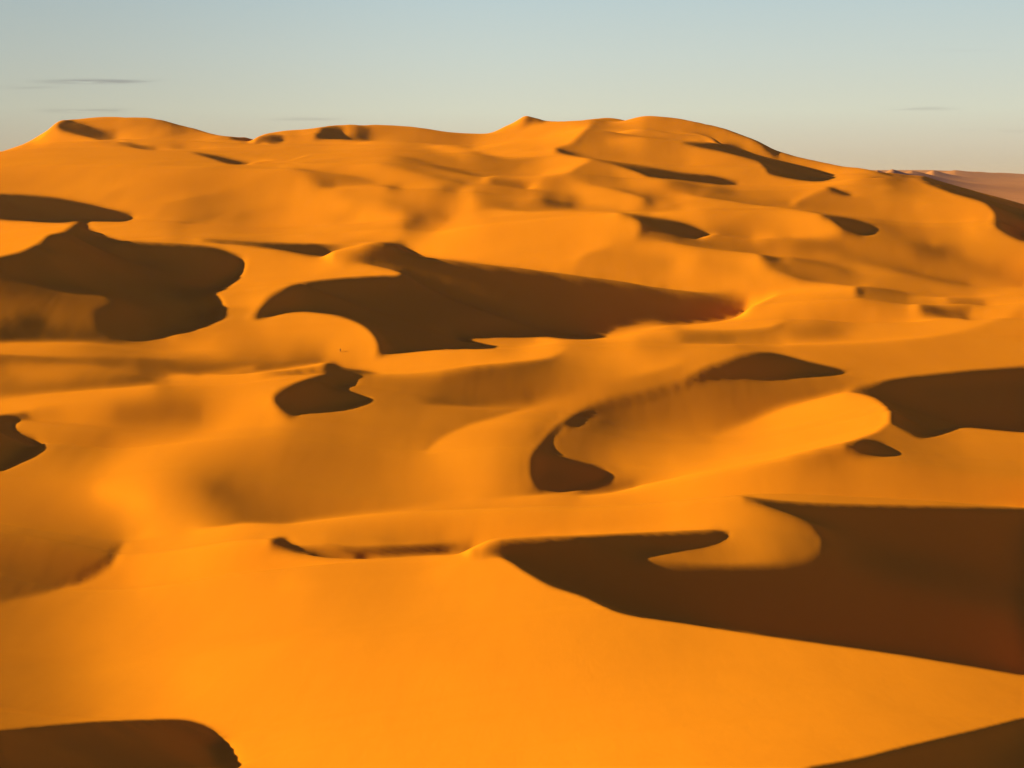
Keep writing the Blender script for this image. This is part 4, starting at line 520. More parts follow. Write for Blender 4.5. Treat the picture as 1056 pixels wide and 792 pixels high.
-3,0,5,3,-17,18,-11,6,0,2,-1,-2,9,-18,18,-2,-1,2,-9,12,-2,716,3,-9,-2,-2,13,-6,-6,-8,-8,4,-24,9,-2,-11,-1,14,-6,-18,-8,-28,-52,38,-30,5,6,-6,3,702,-10,-22,12,-8,-2,8,-8,
3,-1,716,2,-7,-3,4,5,-2,-1,-4,-6,0,2,-8,5,-19,-6,6,-1,-18,3,9,-43,27,-19,6,3,-4,3,702,-11,34,-5,-10,7,15,19,-9,717,1,-3,-4,6,3,-1,702,-4,0,1,0,3,-3,-2,3,2,-9,4,11,-26,18,
-11,4,1,-1,703,3,5,7,-6,0,3,2,-1,717,1,-1,-4,0,4,-2,0,1,0,-2,1,-4,2,703,3,-4,2,8,-8,7,-3,2,0,1,0,-2,702,-5,7,-1,-3,0,-2,1,717,2,0,-5,2,4,-3,0,1,0,-2,0,1,704,1,-5,3,3,-5,
1,703,1,703,-1,2,1,703,-1,1,717,1,0,-4,1,2,-3,0,1,0,-2,0,1,704,1,-3,2,2,-4,1,703,1,704,2,1,-1,703,1,717,1,0,-3,1,2,-1,703,-1,707,-3,1,2,-3,711,-1,723,-2,0,1,-1,703,-1,
707,-2,702,-2,735,-1,714,-1,702,-1,828,11,11,11,11,11,11,11,11,11,11,11,11,11,11,11,11,12,12,12,12,12,11,11,11,11,11,11,11,11,11,11,11,11,11,11,11,11,11,11,11,11,11,11,
11,10,11,11,11,11,11,11,11,11,11,11,11,11,11,11,11,11,11,11,11,11,11,11,11,11,11,11,11,11,11,10,10,10,10,11,11,11,10,10,11,11,11,11,11,11,11,11,11,11,11,11,11,11,11,10,7,
7,7,7,7,7,7,7,7,2185,-4,-2,803,-3,-7,-5,4,-3,-5,800,-2,-3,3,18,14,4,4,21,-8,-2,796,-2,-3,3,10,0,-10,-6,-4,-4,-12,16,0,-2,793,-2,-1,5,9,0,-6,-1,705,-5,-2,7,-2,790,-2,0,4,
6,-4,-4,709,-2,-7,9,-6,789,5,5,-4,-3,713,-7,16,-4,786,3,3,-3,-1,716,-8,14,-4,784,3,-2,-1,719,-5,10,0,1,744,-1,736,1,-2,722,-5,2,746,-3,761,-1,-2,0,-1,742,3,761,5,-3,711,
-1,0,-1,729,2,1,2,761,6,-2,742,-1,-2,723,-1,-1,704,-1,732,-3,5,-3,743,-1,702,1,717,-2,-1,0,1,2,737,-2,6,-3,703,-1,-2,0,-1,-2,-2,-1,732,2,722,1,726,1,1,708,1,2,1,2,-2,5,
-3,0,4,4,4,4,5,4,4,4,5,730,-2,-2,-1,2,704,2,757,-3,4,0,-2,-2,-2,-2,-2,-2,-2,-2,-2,732,-2,-6,703,-2,-4,2,714,-1,742,-1,743,5,-7,704,-4,-2,2,711,-2,784,1,702,-2,10,704,1,0,
-4,709,-3,789,-2,-4,3,-2,704,1,-2,-1,703,1,1,-3,-2,1,787,1,703,-2,6,2,1,703,2,703,1,0,-5,2,793,-1,-3,709,-4,1,2,795,-1,-5,-7,706,-4,0,-2,752,-2,-2,-2,-1,-2,-2,-2,-2,737,
2,12,1,705,4,3,4,3,3,2,2,2,2,1,744,2,2,2,3,3,3,3,2,2,737,-2,-7,707,-3,-4,-4,-2,-2,-2,-2,-2,-2,-1,743,1,2,1,2,2,2,2,2,1,738,6,0,2,705,3,3,2,2,796,-2,-10,-6,-2,704,-3,-2,
-2,-1,797,5,11,2,-2,1,4,1,2,3,2,2,2,2,1,742,-2,-3,-1,749,-2,-6,702,-9,-12,-3,-1,-2,-3,-2,-3,-3,-2,-2,-2,-2,-1,-2,-1,-1,-1,732,-1,-2,2,5,3,751,-4,4,12,18,4,2,3,3,3,2,2,2,
2,1,1,2,1,734,-3,3,3,2,-2,-2,746,1,0,-1,0,-1,-3,-5,-7,-9,-3,-2,-2,741,-2,-4,1,2,2,-2,-1,748,-1,0,1,702,2,4,2,704,-2,-2,-2,-2,-3,-2,-2,-2,-2,-2,-2,-1,-2,-1,-1,-1,-1,-1,-1,
-1,-1,708,-1,-1,707,-1,-3,-5,1,5,3,0,-2,750,2,705,-2,2,1,714,1,725,-2,-4,5,6,2,0,-2,756,1,4,2,-5,739,-2,-3,7,4,0,-2,-1,748,2,2,2,2,2,2,2,2,2,0,-3,-11,2,2,738,-3,5,2,-2,
-2,-1,749,-2,-4,-4,-5,-5,-6,-7,-6,-5,-4,0,3,4,738,-3,2,2,0,-2,753,2,2,2,3,2,2,2,3,741,-2,5,806,2,804,-2,2,805,-3,3,804,-1,-2,3,804,-2,2,805,-2,4,806,4,806,1,-2,-1,908,1,
1,809,-3,2,1,802,-1,-2,-2,7,-3,-2,802,1,5,0,-3,801,2,3,1,702,-1,800,2,707,-1,-2,-2,805,1,3,3,806,-3,-3,794,-1,-1,-2,-2,703,1,1,0,1,702,7,803,-1,702,-3,-6,803,2,2,3,9,1,
804,-1,-4,-5,806,2,2,2,0,-2,-1,802,-2,2,-7,0,4,4,4,1,725,-1,702,-1,-1,0,-1,769,-10,12,0,-2,-1,-2,802,10,702,-2,801,-5,0,-2,-3,702,1,791,-1,-1,0,-1,-2,-2,-2,-2,-3,-7,6,-1,
798,1,2,2,1,2,2,1,7,-2,705,-2,-1,785,1,712,-1,-2,708,-1,762,1,722,-1,-2,-2,-2,-3,-3,-3,-4,-3,-3,-2,-7,8,0,2,3,3,5,5,5,5,6,3,703,1,760,2,717,1,2,2,2,2,3,4,5,7,8,10,9,9,4,
14,14,5,0,-1,-4,-7,-8,-6,-6,-5,0,3,10,15,10,10,12,10,7,7,4,2,2,1,1,750,-9,1,0,-3,-2,-3,-3,-3,-4,-4,-4,-5,-6,-7,-7,-8,-8,-7,-6,-6,-7,-7,-7,-8,-9,-10,-11,-15,-20,-21,-33,
-21,-34,-28,-16,-10,-7,-5,-2,0,-2,-4,-5,-6,-6,-14,-24,-18,-29,-28,-25,-19,-15,-4,2,5,8,9,8,8,6,6,5,3,3,3,4,4,5,6,5,6,6,6,6,6,6,729,-3,-5,-3,0,-13,0,2,2,2,3,4,5,7,7,9,11,
12,13,14,12,10,9,9,9,10,11,12,12,12,12,8,8,23,61,39,-3,-10,-4,702,-2,-4,-5,-3,0,2,3,5,7,6,11,11,11,14,9,2,-4,-12,-17,-18,-20,-16,-14,-12,-7,-2,-2,1,-4,-7,-10,-10,-11,-11,
-11,-11,-11,-11,-11,728,2,9,12,10,10,10,2,3,3,2,1,1,0,-1,-2,-2,-4,-5,-5,-6,-4,-2,0,3,3,0,-3,-4,-5,-5,-5,-4,-4,-5,-19,-23,-8,31,52,24,4,12,14,17,22,15,5,-7,-11,-7,-4,705,
2,3,5,8,8,10,7,6,3,0,-4,-6,-10,-4,1,3,3,2,2,3,3,3,3,3,729,-4,-6,-5,-4,-6,-2,-2,-2,-3,-2,-2,-1,703,3,5,7,7,8,9,7,-5,-8,-10,-4,706,2,4,10,5,-6,-15,-13,17,-13,-15,-2,702,-2,
5,19,29,17,0,-6,-3,705,-2,0,-2,702,1,2,4,4,6,3,742,1,2,2,2,1,2,3,3,4,6,7,4,-5,-10,-14,-18,-20,-30,-37,-22,-10,0,-3,-1,704,-1,-2,-3,-3,-3,0,1,3,-5,0,16,-21,-30,-25,-3,-3,
-10,-15,-15,-7,6,11,1,-1,-1,751,-2,2,4,3,2,1,2,5,1,1,0,-2,-8,-14,-18,-14,-4,1,4,2,7,42,57,62,39,16,27,6,702,-1,708,-1,702,-5,8,45,36,-9,-32,-12,0,-1,-2,-4,-6,-4,1,4,2,2,
3,3,3,2,2,3,3,2,2,2,2,3,3,3,3,2,2,2,2,3,3,728,-1,-7,-8,-9,-9,-9,-7,-35,0,-6,-8,-7,-3,-1,-3,-8,-10,-3,17,47,8,-9,-47,-40,-18,-37,-53,-20,9,15,7,1,0,1,3,3,3,3,3,2,2,0,-1,
-4,-14,-22,-2,37,48,7,13,14,15,13,11,5,-2,-1,708,-1,0,-3,739,-2,0,-5,-3,-2,-2,-1,3,12,-24,-1,8,17,25,28,22,11,0,-12,-16,-18,-9,-5,-15,-19,-1,26,49,1,-46,-24,5,9,8,-2,-2,
0,-4,-4,702,6,8,12,11,10,0,-14,-28,-14,-18,-27,-33,-35,-22,3,2,1,710,2,738,2,5,10,18,18,19,20,19,18,16,20,14,5,-2,-5,-6,-4,-1,0,2,1,6,4,7,8,8,6,0,-5,-4,21,51,12,-26,-16,
-8,-9,-10,-9,-2,-9,-12,-20,-28,-30,-28,-24,-18,-12,-9,-9,-8,32,48,32,7,1,0,-1,-2,-2,-2,707,-3,-2,-2,-3,-3,-2,-3,-3,-3,-3,-3,-3,727,-1,-3,-4,-6,-6,-6,-7,-7,-8,-8,-10,-7,
-5,-3,-4,-4,-5,-5,-5,-6,-9,-14,-8,-9,-10,-10,-12,-12,-13,-15,-18,-23,-20,-6,-3,-4,-4,-5,-8,-7,-3,5,12,17,21,24,26,29,30,30,29,19,16,10,-7,-22,-22,-13,-5,703,-2,-2,-2,-1,
704,-1,704,1,734,-4,-8,-9,-9,-9,-8,-8,-7,-6,-5,-6,-5,-5,-3,-2,-2,-1,0,4,15,14,9,7,6,6,8,10,12,14,17,20,23,24,25,24,24,23,20,14,11,7,3,-2,-4,-8,-11,-12,-11,-12,-9,-7,-11,
-9,6,31,36,7,-9,-9,-3,748,3,6,7,8,7,8,9,8,9,11,9,9,8,7,6,5,7,8,1,-6,-6,-2,706,-3,-5,-7,-9,-11,-11,-11,-10,-10,-9,-8,-6,-6,-4,-3,-2,-2,704,2,703,-2,-7,-12,-12,8,29,15,-9,
-10,-3,747,-2,-2,-2,-2,-2,-2,-2,-3,-2,-2,-2,-2,-2,-2,-4,-4,-1,703,-1,-2,-2,-3,-2,-3,-3,-2,-2,717,-3,-7,-3,-3,-3,-2,-2,-2,-1,-4,-9,-13,-2,21,13,-7,-8,-2,742,-2,-2,745,1,4,
10,9,7,7,5,3,702,-3,-3,-3,-5,-9,-12,0,23,6,-7,-4,702,-2,-2,-3,-3,-2,-2,-3,-3,-2,746,2,731,-4,-3,-3,-3,-2,702,2,5,7,7,9,8,5,2,-6,-6,11,8,702,4,4,4,4,4,4,4,4,4,729,1,1,708,
-1,0,-1,-2,742,-2,-2,-3,-3,-3,-2,-3,-1,0,3,0,-5,4,0,-1,-2,-2,-2,-2,-2,-2,-2,-1,738,2,756,-2,703,2,2,2,2,2,2,2,2,2,744,-2,2,733,1,702,1,2,2,1,2,2,2,3,2,3,3,3,2,3,744,-1,
-1,702,-1,-1,-1,-1,-2,-1,-1,702,-5,0,5,4,726,1,3,4,5,6,5,4,3,3,3,3,2,704,-3,-4,-3,-1,-2,7,0,-3,-4,-5,-5,-5,-5,-5,-5,-5,-5,739,2,0,1,1,1,0,2,0,-13,-12,2,7,3,2,711,1,2,2,1,
1,1,1,2,2,3,3,3,-2,-7,-9,-12,-11,-11,-10,-11,-11,-12,-11,-9,-9,-10,-9,-5,-3,-4,-6,-10,-23,-5,-3,0,2,3,2,2,2,2,2,2,734,1,0,1,2,1,-2,-2,-2,-2,-1,702,1,4,6,3,-15,-8,3,8,8,6,
3,3,2,1,2,2,704,-1,-1,704,-1,-5,-10,-13,-8,-3,0,2,4,5,5,5,7,9,8,7,4,0,-2,-3,-3,-4,0,3,9,0,5,5,5,6,5,5,6,6,6,6,737,-4,-8,702,1,1,1,702,-2,-2,-3,-3,0,4,-5,-20,-24,-20,-10,
-6,-6,-8,-8,-9,-10,-12,-13,-13,-11,-11,-12,-15,-19,-24,-26,-20,-14,-10,-9,-7,-6,-6,-14,-25,-21,-21,-15,-8,-2,7,14,18,20,20,18,16,15,13,10,6,0,-4,-5,-4,-4,-4,-4,-5,-5,-5,
729,-2,-3,-4,-5,-5,-7,-7,-7,3,6,2,702,-1,702,-1,702,1,3,4,6,8,11,15,18,17,12,8,9,11,14,13,14,19,19,14,10,7,8,15,31,36,30,23,17,10,5,2,1,10,17,41,53,68,10,-28,-35,-15,-17,
-16,-15,-15,-15,-13,-12,-12,-4,0,-1,-1,-2,-1,-1,-1,-2,-2,-1,728,-3,702,4,6,8,10,11,10,4,4,4,4,5,4,5,6,5,5,5,4,3,2,702,-2,-3,-5,-6,-6,-6,-7,-8,-10,-9,-8,-11,-21,0,-4,0,-4,
-7,-15,-17,-14,-12,-10,-7,-6,-6,-7,-9,-12,-19,-23,-19,-9,14,16,13,9,9,8,8,8,7,8,7,2,0,1,2,2,2,2,2,2,2,3,728,2,5,6,-3,-3,-4,-5,-5,-5,-4,-4,-4,-4,-4,-4,-4,-5,-6,-6,-6,-6,
-6,-6,-5,-4,-3,-3,-2,703,1,2,3,4,4,5,3,-12,1,-4,6,0,2,2,1,706,1,2,4,7,0,-1,-4,-4,-3,-3,-3,-3,-3,-2,-3,-3,-2,739,-2,-4,-6,5,-4,713,1,2,2,2,2,2,2,3,3,3,3,2,2,1,706,5,0,11,
-14,2,6,2,1,709,-2,702,-3,750,-2,0,-6,8,0,-1,702,-1,705,1,1,705,-2,-3,-3,-3,-3,-3,-4,-4,-4,-4,-3,-3,-2,-2,0,-9,-12,-7,-12,13,4,-18,-7,-3,-2,-2,705,2,0,3,2,2,3,2,2,1,709,
-1,-2,-2,-2,-2,-1,-2,-2,726,1,3,2,-2,702,-2,-6,-5,-3,-2,-2,-2,-2,-2,-3,-3,-3,-4,-5,-5,-5,-6,-5,-3,-2,-2,702,1,2,3,4,3,3,4,3,3,3,3,11,20,10,9,-1,-5,2,3,2,703,-2,-2,-2,-3,
-4,-4,-5,-4,-3,-2,-6,-6,-5,0,1,715,1,727,2,8,9,5,4,5,14,11,9,8,7,6,7,7,8,7,8,9,10,10,9,10,9,8,7,6,5,4,4,3,705,-1,-2,0,-5,-8,-7,-6,6,6,5,5,5,3,3,3,2,2,2,2,2,1,703,-2,0,5,
3,745,-2,-5,-5,-3,702,-6,-4,-4,-3,-3,-3,-2,-3,-3,-4,-3,-4,-4,-3,-4,-4,-3,-4,-4,-3,-3,-3,-2,-2,-1,-2,-2,-1,-1,-2,-1,-1,702,1,0,-2,-2,-2,-2,-1,707,1,2,2,3,3,3,7,3,746,-1,
703,1,3,6,2,2,5,5,5,5,4,3,2,1,711,1,0,2,703,1,704,3,1,710,1,707,-1,-4,-3,748,-2,-6,-8,-10,-16,-10,-12,-16,-16,-16,-14,-12,-10,-8,-6,-4,-3,-3,-3,-2,-3,-4,-5,-5,-6,-5,-4,
-5,-6,-4,-2,-2,-2,-1,-1,702,-8,-4,-3,-3,-3,-2,-3,-3,-3,-2,-2,-3,-3,-4,-3,-3,-3,-3,-2,-1,0,1,2,2,702,-1,-2,0,-2,-2,740,-3,5,-2,-4,5,4,6,8,8,9,9,8,7,7,5,5,5,5,5,7,8,9,9,10,
9,9,7,6,5,5,1,0,-2,-2,-2,-3,0,2,707,1,2,0,1,2,1,2,2,2,1,703,-3,-5,-2,0,1,703,1,1,739,1,7,10,28,17,14,16,18,21,21,19,14,11,8,5,4,4,3,4,3,-2,-16,-19,-19,-17,-15,-13,-11,-8,
-6,-5,3,0,1,2,2,2,3,2,2,2,2,2,2,1,702,1,713,-2,-2,-2,-2,-2,-2,-2,-3,739,1,0,4,-23,-16,-27,-33,-41,-46,-46,-40,-33,-26,-19,-14,-9,-11,-14,-16,-17,0,25,25,18,16,13,11,9,6,
5,3,-3,3,-1,-1,-1,-2,-3,-9,-7,-6,-7,-5,-4,-4,-3,-3,-1,-1,702,-1,0,-1,-1,-2,-2,-2,-2,-4,2,3,2,2,3,3,3,2,3,738,-1,-3,-2,-16,-17,34,38,38,38,33,28,27,25,21,16,11,6,7,9,12,
15,-35,-15,-22,-3,-5,-10,-6,-5,-4,-3,-2,0,-8,5,5,5,6,7,10,11,11,9,9,8,6,5,4,4,4,3,3,3,3,3,4,4,4,4,4,5,703,-1,745,-7,0,13,10,2,-6,-9,-8,-6,-3,702,2,3,3,3,702,-2,0,16,5,-4,
-7,13,1,2,2,2,2,2,3,-3,-2,-5,-5,-5,-8,-8,-6,-5,-5,-5,-4,-4,-4,-3,-2,-2,-3,-2,-2,-2,-2,-3,-2,-1,0,1,749,5,10,-8,-28,-21,0,12,11,5,0,-1,0,-1,702,2,704,-8,6,5,4,-14,3,3,2,2,
702,-2,0,-3,704,1,710,-1,-2,-2,-3,-3,-4,-4,-5,-6,-11,-2,-2,-3,-3,-3,-2,743,3,4,7,11,16,7,-20,-31,-14,3,8,0,3,2,2,2,3,7,8,2,3,702,2,0,-5,-6,-5,-4,-7,0,1,1,3,704,3,1,3,3,3,
4,4,4,4,4,4,5,5,7,7,7,7,8,8,8,10,0,1,4,0,4,2,743,-12,-11,-10,-9,-7,-3,3,11,18,0,-27,-12,-12,-12,-14,-17,-20,-24,-31,-10,2,9,-2,7,8,9,10,10,10,11,10,8,8,5,4,3,2,4,1,7,5,4,
3,3,2,1,1,0,-3,-2,-3,-3,-3,-2,-2,0,-1,1,-10,6,3,0,3,-3,-1,742,1,11,26,3,-6,0,5,8,8,7,9,15,19,14,12,14,16,20,24,27,19,-29,-38,-7,-27,-12,-19,-17,-14,-13,-12,-12,-13,-23,
-16,-3,-2,3,-4,-6,-26,-14,-13,-13,-13,-11,-10,-9,-9,-2,5,0,-2,-2,-4,-7,-8,-9,-14,11,-10,-5,-3,-4,3,743,1,-3,-13,-4,11,18,6,-15,-21,-18,-14,-13,-13,-8,6,4,-2,-2,-5,-4,-2,
2,26,40,39,16,25,20,14,4,-9,-18,-10,2,11,10,-2,-17,-11,0,2,29,2,-6,6,6,6,4,4,4,-10,-6,13,8,4,4,5,3,11,0,5,3,3,3,745,-3,-3,-4,-6,-9,-8,-4,8,19,19,4,0,-1,-25,-26,-8,-7,-4,
702,-3,-6,-18,-20,-7,-4,-11,-9,0,11,31,49,29,-1,-4,1,5,5,5,0,-4,-11,-7,17,0,-16,0,3,2,3,7,-13,-26,6,13,7,7,0,2,2,1,2,2,2,2,0,2,741,4,5,3,3,3,4,3,0,-2,-4,-4,3,10,13,18,15,
-2,14,-2,3,2,702,2,-3,-2,0,-2,-7,-9,-16,-23,-21,-10,18,10,3,5,5,5,6,5,10,16,3,2,17,-29,-14,2,10,8,10,6,-30,-15,-10,2,3,-2,-2,-3,-4,-4,0,2,2,3,2,0,2,3,2,2,2,2,2,2,2,729,
-5,0,2,709,-2,-3,-3,-2,1,1,-1,-11,-1,2,2,0,2,3,4,5,7,8,10,10,7,4,-1,-4,6,-5,-5,-5,-6,-7,-9,-12,-14,-4,-10,3,27,-5,-5,-15,6,10,9,14,4,5,-15,-5,-5,-4,-3,-3,-8,-6,-5,-2,-4,
0,-3,-5,-4,-5,-5,-5,-5,-5,-6,729,2,-3,-7,7,5,706,-1,706,2,4,1,-4,3,4,7,0,-2,-4,-7,-10,-12,-13,-13,-13,-12,-11,-13,3,-6,-4,-1,2,4,5,5,3,4,4,0,10,20,6,-2,-23,-2,9,7,2,15,4,
5,8,6,6,7,4,2,0,1,-2,-3,-4,-4,-4,-4,-4,-4,-4,-4,731,4,-10,-18,0,8,6,3,3,3,3,2,2,3,3,3,3,4,4,5,9,6,-13,-15,-4,-9,-5,0,4,7,8,13,15,13,12,12,11,9,8,6,5,4,3,2,702,-4,-7,-6,
-7,-2,7,18,13,-16,-5,-4,-5,0,1,-13,-2,707,2,2,2,2,2,2,2,2,3,729,2,4,3,6,11,6,-15,-15,-4,0,-3,-3,-3,-3,-5,-6,-6,-7,-8,-9,-11,-12,-11,5,6,13,-15,2,5,4,0,-2,-5,-6,-5,-3,-5,
-5,-4,-4,-2,-3,-4,-4,-3,-4,-3,7,4,2,0,-1,-3,-5,-4,1,3,2,0,-1,-6,21,-4,-9,744,-2,-1,-2,-3,-6,-4,-2,0,9,-4,-6,-3,-4,-4,0,2,3,4,4,5,5,5,5,2,0,7,8,-6,0,-3,-2,708,-1,-2,704,6,
0,-1,-2,-2,-4,-4,702,-2,706,-6,0,17,-7,-3,2,741,-2,-7,-7,-4,0,1,702,-9,0,6,3,8,6,3,709,-2,-4,-3,1,-5,2,710,1,702,2,2,-2,-2,-3,-3,0,2,4,702,2,707,-2,-7,10,6,-12,-3,739,2,
6,0,11,13,9,3,2,2,10,3,702,-3,4,0,2,2,0,2,1,1,2,2,2,5,0,3,3,5,2,712,2,0,-1,704,1,714,-3,-4,21,-2,-3,0,-4,-4,-4,-4,-4,-4,-4,-5,-4,726,1,1,1,-3,2,-4,-4,-2,3,4,0,2,2,703,-4,
0,-2,-1,-1,0,-1,-2,-1,-2,-3,-1,0,-1,-1,-2,-1,717,1,2,2,3,1,-5,-2,-2,-2,-2,-2,-2,-1,-1,-1,704,-4,0,7,1,5,7,7,6,6,7,7,7,7,729,5,703,-2,-5,-3,702,-1,704,-3,2,4,5,0,-1,-1,0,
-2,5,722,-3,-3,-6,-6,-7,-2,3,2,3,3,3,3,2,2,2,1,705,-2,-4,0,-1,-2,-2,-2,-2,-2,-2,-2,-2,729,-3,1,-3,-9,-6,-3,-1,-3,-2,704,3,3,3,-11,-9,-3,1,-2,-3,5,718,-3,-2,-2,-1,0,4,6,7,
7,3,3,0,-3,-5,-6,-8,-8,-8,-6,-5,-4,-4,-4,-3,-3,-2,-2,-1,-2,-4,-5,-5,-5,-5,-5,-5,-5,-5,730,-3,-3,10,15,6,1,706,-5,3,-2,19,9,2,3,13,10,3,1,2,2,2,1,0,4,4,2,709,3,4,3,2,0,-1,
-2,703,-4,-1,0,1,4,5,9,11,11,6,2,3,3,3,3,3,4,3,2,4,5,4,4,5,5,5,4,5,730,4,2,0,-20,708,2,-15,-47,-25,-12,11,-6,-25,-12,-10,-3,-4,-4,-4,-5,-5,-8,-9,-6,0,1,0,2,702,1,0,2,2,0,
3,4,8,8,5,3,5,5,6,5,2,703,-2,-3,-3,-2,1,2,2,0,1,703,1,2,3,2,2,2,3,2,2,2,729,-3,-8,-5,-3,2,-6,-2,706,2,17,31,16,9,3,10,7,0,-3,-2,-1,-1,702,1,4,2,0,-7,-7,-6,-3,702,-6,-5,
-5,-8,-11,-14,-20,-23,-29,-22,-9,-10,-10,-8,-6,-3,-1,703,2,2,1,705,1,702,-2,-3,-3,-3,-3,-3,-3,-3,-3,-3,728,2,5,8,6,4,2,3,702,-1,705,-8,-2,-2,-1,-2,-2,7,8,9,3,2,2,3,3,3,3,
3,1,7,10,11,7,3,2,3,11,2,6,11,16,22,26,26,21,7,-5,-1,3,3,704,-2,-2,-3,-3,-2,0,-5,-7,-6,-6,-8,-5,-1,-2,-1,702,-1,-1,702,-2,730,-2,703,4,3,3,2,706,-1,705,-2,-2,2,3,2,3,2,1,
0,3,3,-7,-12,-10,-8,-6,-6,-3,-3,702,-3,-6,-8,-9,-7,-4,0,9,19,2,2,0,-2,-3,-2,-1,702,-1,-1,-2,0,5,0,1,3,704,1,1,1,1,1,1,730,-2,-2,-1,0,-1,-2,714,-8,-7,3,2,0,-2,-2,-4,-3,-3,
-6,-1,7,9,7,5,3,4,1,0,-1,705,-2,-6,-3,-4,-6,-6,-2,-2,0,1,1,702,2,2,2,2,2,6,4,4,4,3,1,2,0,1,0,1,1,1,732,-3,-3,702,-4,710,-4,-3,-3,-3,7,7,-19,-10,-3,-3,-3,-2,-1,-2,1,-6,0,
-2,-2,702,-1,-1,702,-4,0,1,702,3,3,3,2,2,4,3,4,5,4,4,3,3,0,1,703,-4,-2,-3,-2,-1,702,-1,-2,-2,-2,-1,-1,-1,-2,730,7,5,0,-2,5,-4,-2,708,6,2,1,0,-2,-3,26,3,-10,0,3,3,2,2,2,0,
-4,-7,702,-2,2,2,0,-1,703,2,703,-1,702,-1,0,-1,-1,705,-1,705,3,2,2,1,738,1,-2,-3,2,2,0,8,3,708,-2,1,0,1,2,1,-5,-2,22,-2,-11,-3,-2,-2,-3,0,1,1,-3,-4,2,-5,-7,-2,0,2,703,1,
705,3,5,6,7,8,8,10,11,11,14,6,-3,-4,6,12,7,11,4,-1,4,5,5,6,6,6,6,6,6,731,-1,703,-3,0,4,3,1,703,2,0,2,0,1,1,0,2,2,2,-4,6,28,-4,3,5,6,6,7,8,9,6,4,4,8,0,-1,-1,3,-2,-2,702,
-2,0,5,6,0,-5,-11,-17,-19,-21,-30,-37,-38,-47,-20,17,22,-6,-29,-29,-35,-19,-5,-16,-17,-17,-18,-18,-18,-18,-18,-18,731,1,1,2,-6,6,0,-7,0,8,4,2,0,-4,6,-7,-5,-4,-4,-3,-2,-3,
-3,-7,-18,-32,17,8,6,4,4,703,1,2,0,2,12,14,5,2,7,4,1,702,-4,-24,-29,-21,-16,-11,-5,0,7,24,37,46,71,33,-13,-62,-10,24,23,39,19,4,15,18,18,18,18,18,19,19,19,729,-1,-3,-6,
-8,-9,1,-32,-8,0,-17,-32,-16,-6,-1,-1,-14,17,11,8,5,3,1,702,15,53,43,-7,-11,-12,-12,-14,-12,-11,-10,-9,-9,-9,-12,-21,-39,-2,3,-3,-2,-2,702,2,31,45,38,34,32,30,28,23,7,0,
-9,-18,3,27,28,19,9,7,-5,-5,2,0,-1,-2,0,-1,-1,-1,-1,-1,729,1,5,7,9,12,12,38,11,4,25,57,27,-7,-17,-12,-4,-28,-7,-8,-7,-6,2,8,7,-31,-83,-68,-34,-22,-27,-31,-25,-16,-9,-4,
702,3,7,9,14,0,-19,-12,0,12,17,19,14,-19,-47,-27,-30,-31,-33,-38,-47,-25,-23,-16,-16,-35,-52,-41,-37,-39,-30,-22,-8,-6,-10,-10,-10,-10,-10,-10,-10,-10,-11,730,-1,-2,-3,
-3,-5,-9,-4,2,-11,-19,-14,0,22,34,28,28,12,8,7,19,-2,-4,9,35,50,69,31,25,58,88,72,75,73,34,20,3,-19,-37,-34,-31,-31,-25,-14,-11,-21,-43,-52,-39,38,52,28,30,26,22,23,45,
22,16,18,23,34,38,35,37,42,31,27,9,2,7,8,8,8,8,8,8,8,8,737,-1,2,2,0,-2,-6,-6,-10,-10,-9,3,-6,-6,-2,0,-9,-19,-29,-29,-14,-13,-30,-40,-38,-41,-34,-22,-31,-2,16,19,36,59,84,
85,67,78,93,87,67,46,-23,-30,-51,-41,-15,13,13,2,0,3,-2,-8,-9,-13,-20,-24,-23,-20,-17,-4,3,0,-2,-2,-2,-2,-2,-2,-2,-2,738,1,2,0,-4,-7,-11,10,17,5,-3,704,2,3,7,5,0,1,6,8,8,
7,0,-2,0,-13,-19,-13,-27,-35,-44,-40,-40,-57,-59,-51,-33,-10,-2,2,24,18,-22,-36,-35,-28,-25,-19,-12,-13,-8,4,11,12,10,9,8,3,702,-1,-1,-1,-1,703,-1,738,-6,-7,0,7,16,26,0,
-27,-21,2,5,3,2,705,-4,3,704,3,5,7,6,0,-6,-4,-2,2,6,16,21,23,14,5,-15,-27,-9,2,10,20,25,25,18,16,16,19,15,7,0,-1,704,2,-1,0,3,3,3,3,3,3,3,3,736,2,0,6,4,1,-3,-5,-7,-7,-1,
18,7,-23,-10,0,2,703,2,10,-2,703,4,0,-11,-15,-8,7,19,11,14,13,8,-1,-16,-26,-6,23,39,26,-9,3,2,-1,-2,-1,-2,-4,-6,-4,0,4,7,7,2,0,-1,2,-4,0,-7,-10,-10,-10,-11,-11,-10,-11,
-11,738,-2,704,1,1,0,-2,-3,15,15,-8,-8,-2,702,-2,-4,0,1,4,7,-7,6,18,16,10,3,-4,-6,-4,-11,-12,13,39,20,-9,-14,-10,-3,11,11,7,0,-7,-7,1,7,6,0,-12,-22,-25,-21,-11,-4,-5,-14,
0,2,6,10,10,10,11,11,11,11,11,732,-2,2,703,1,710,-3,-5,11,5,-2,703,3,4,8,-10,-4,-3,-9,-12,-12,-9,-6,-1,3,2,-3,-11,-4,2,8,12,-16,-24,-25,-33,-28,-14,-8,-5,-5,-20,-28,-22,
-6,10,15,16,12,0,-3,0,12,-4,702,-4,-4,-4,-4,-4,-4,-4,-4,732,2,704,-1,708,-1,-2,702,-2,0,5,2,0,-2,6,-16,-13,0,-2,-2,-2,-3,-4,-6,-7,-7,-3,4,29,-12,-20,-18,-12,-22,38,28,24,
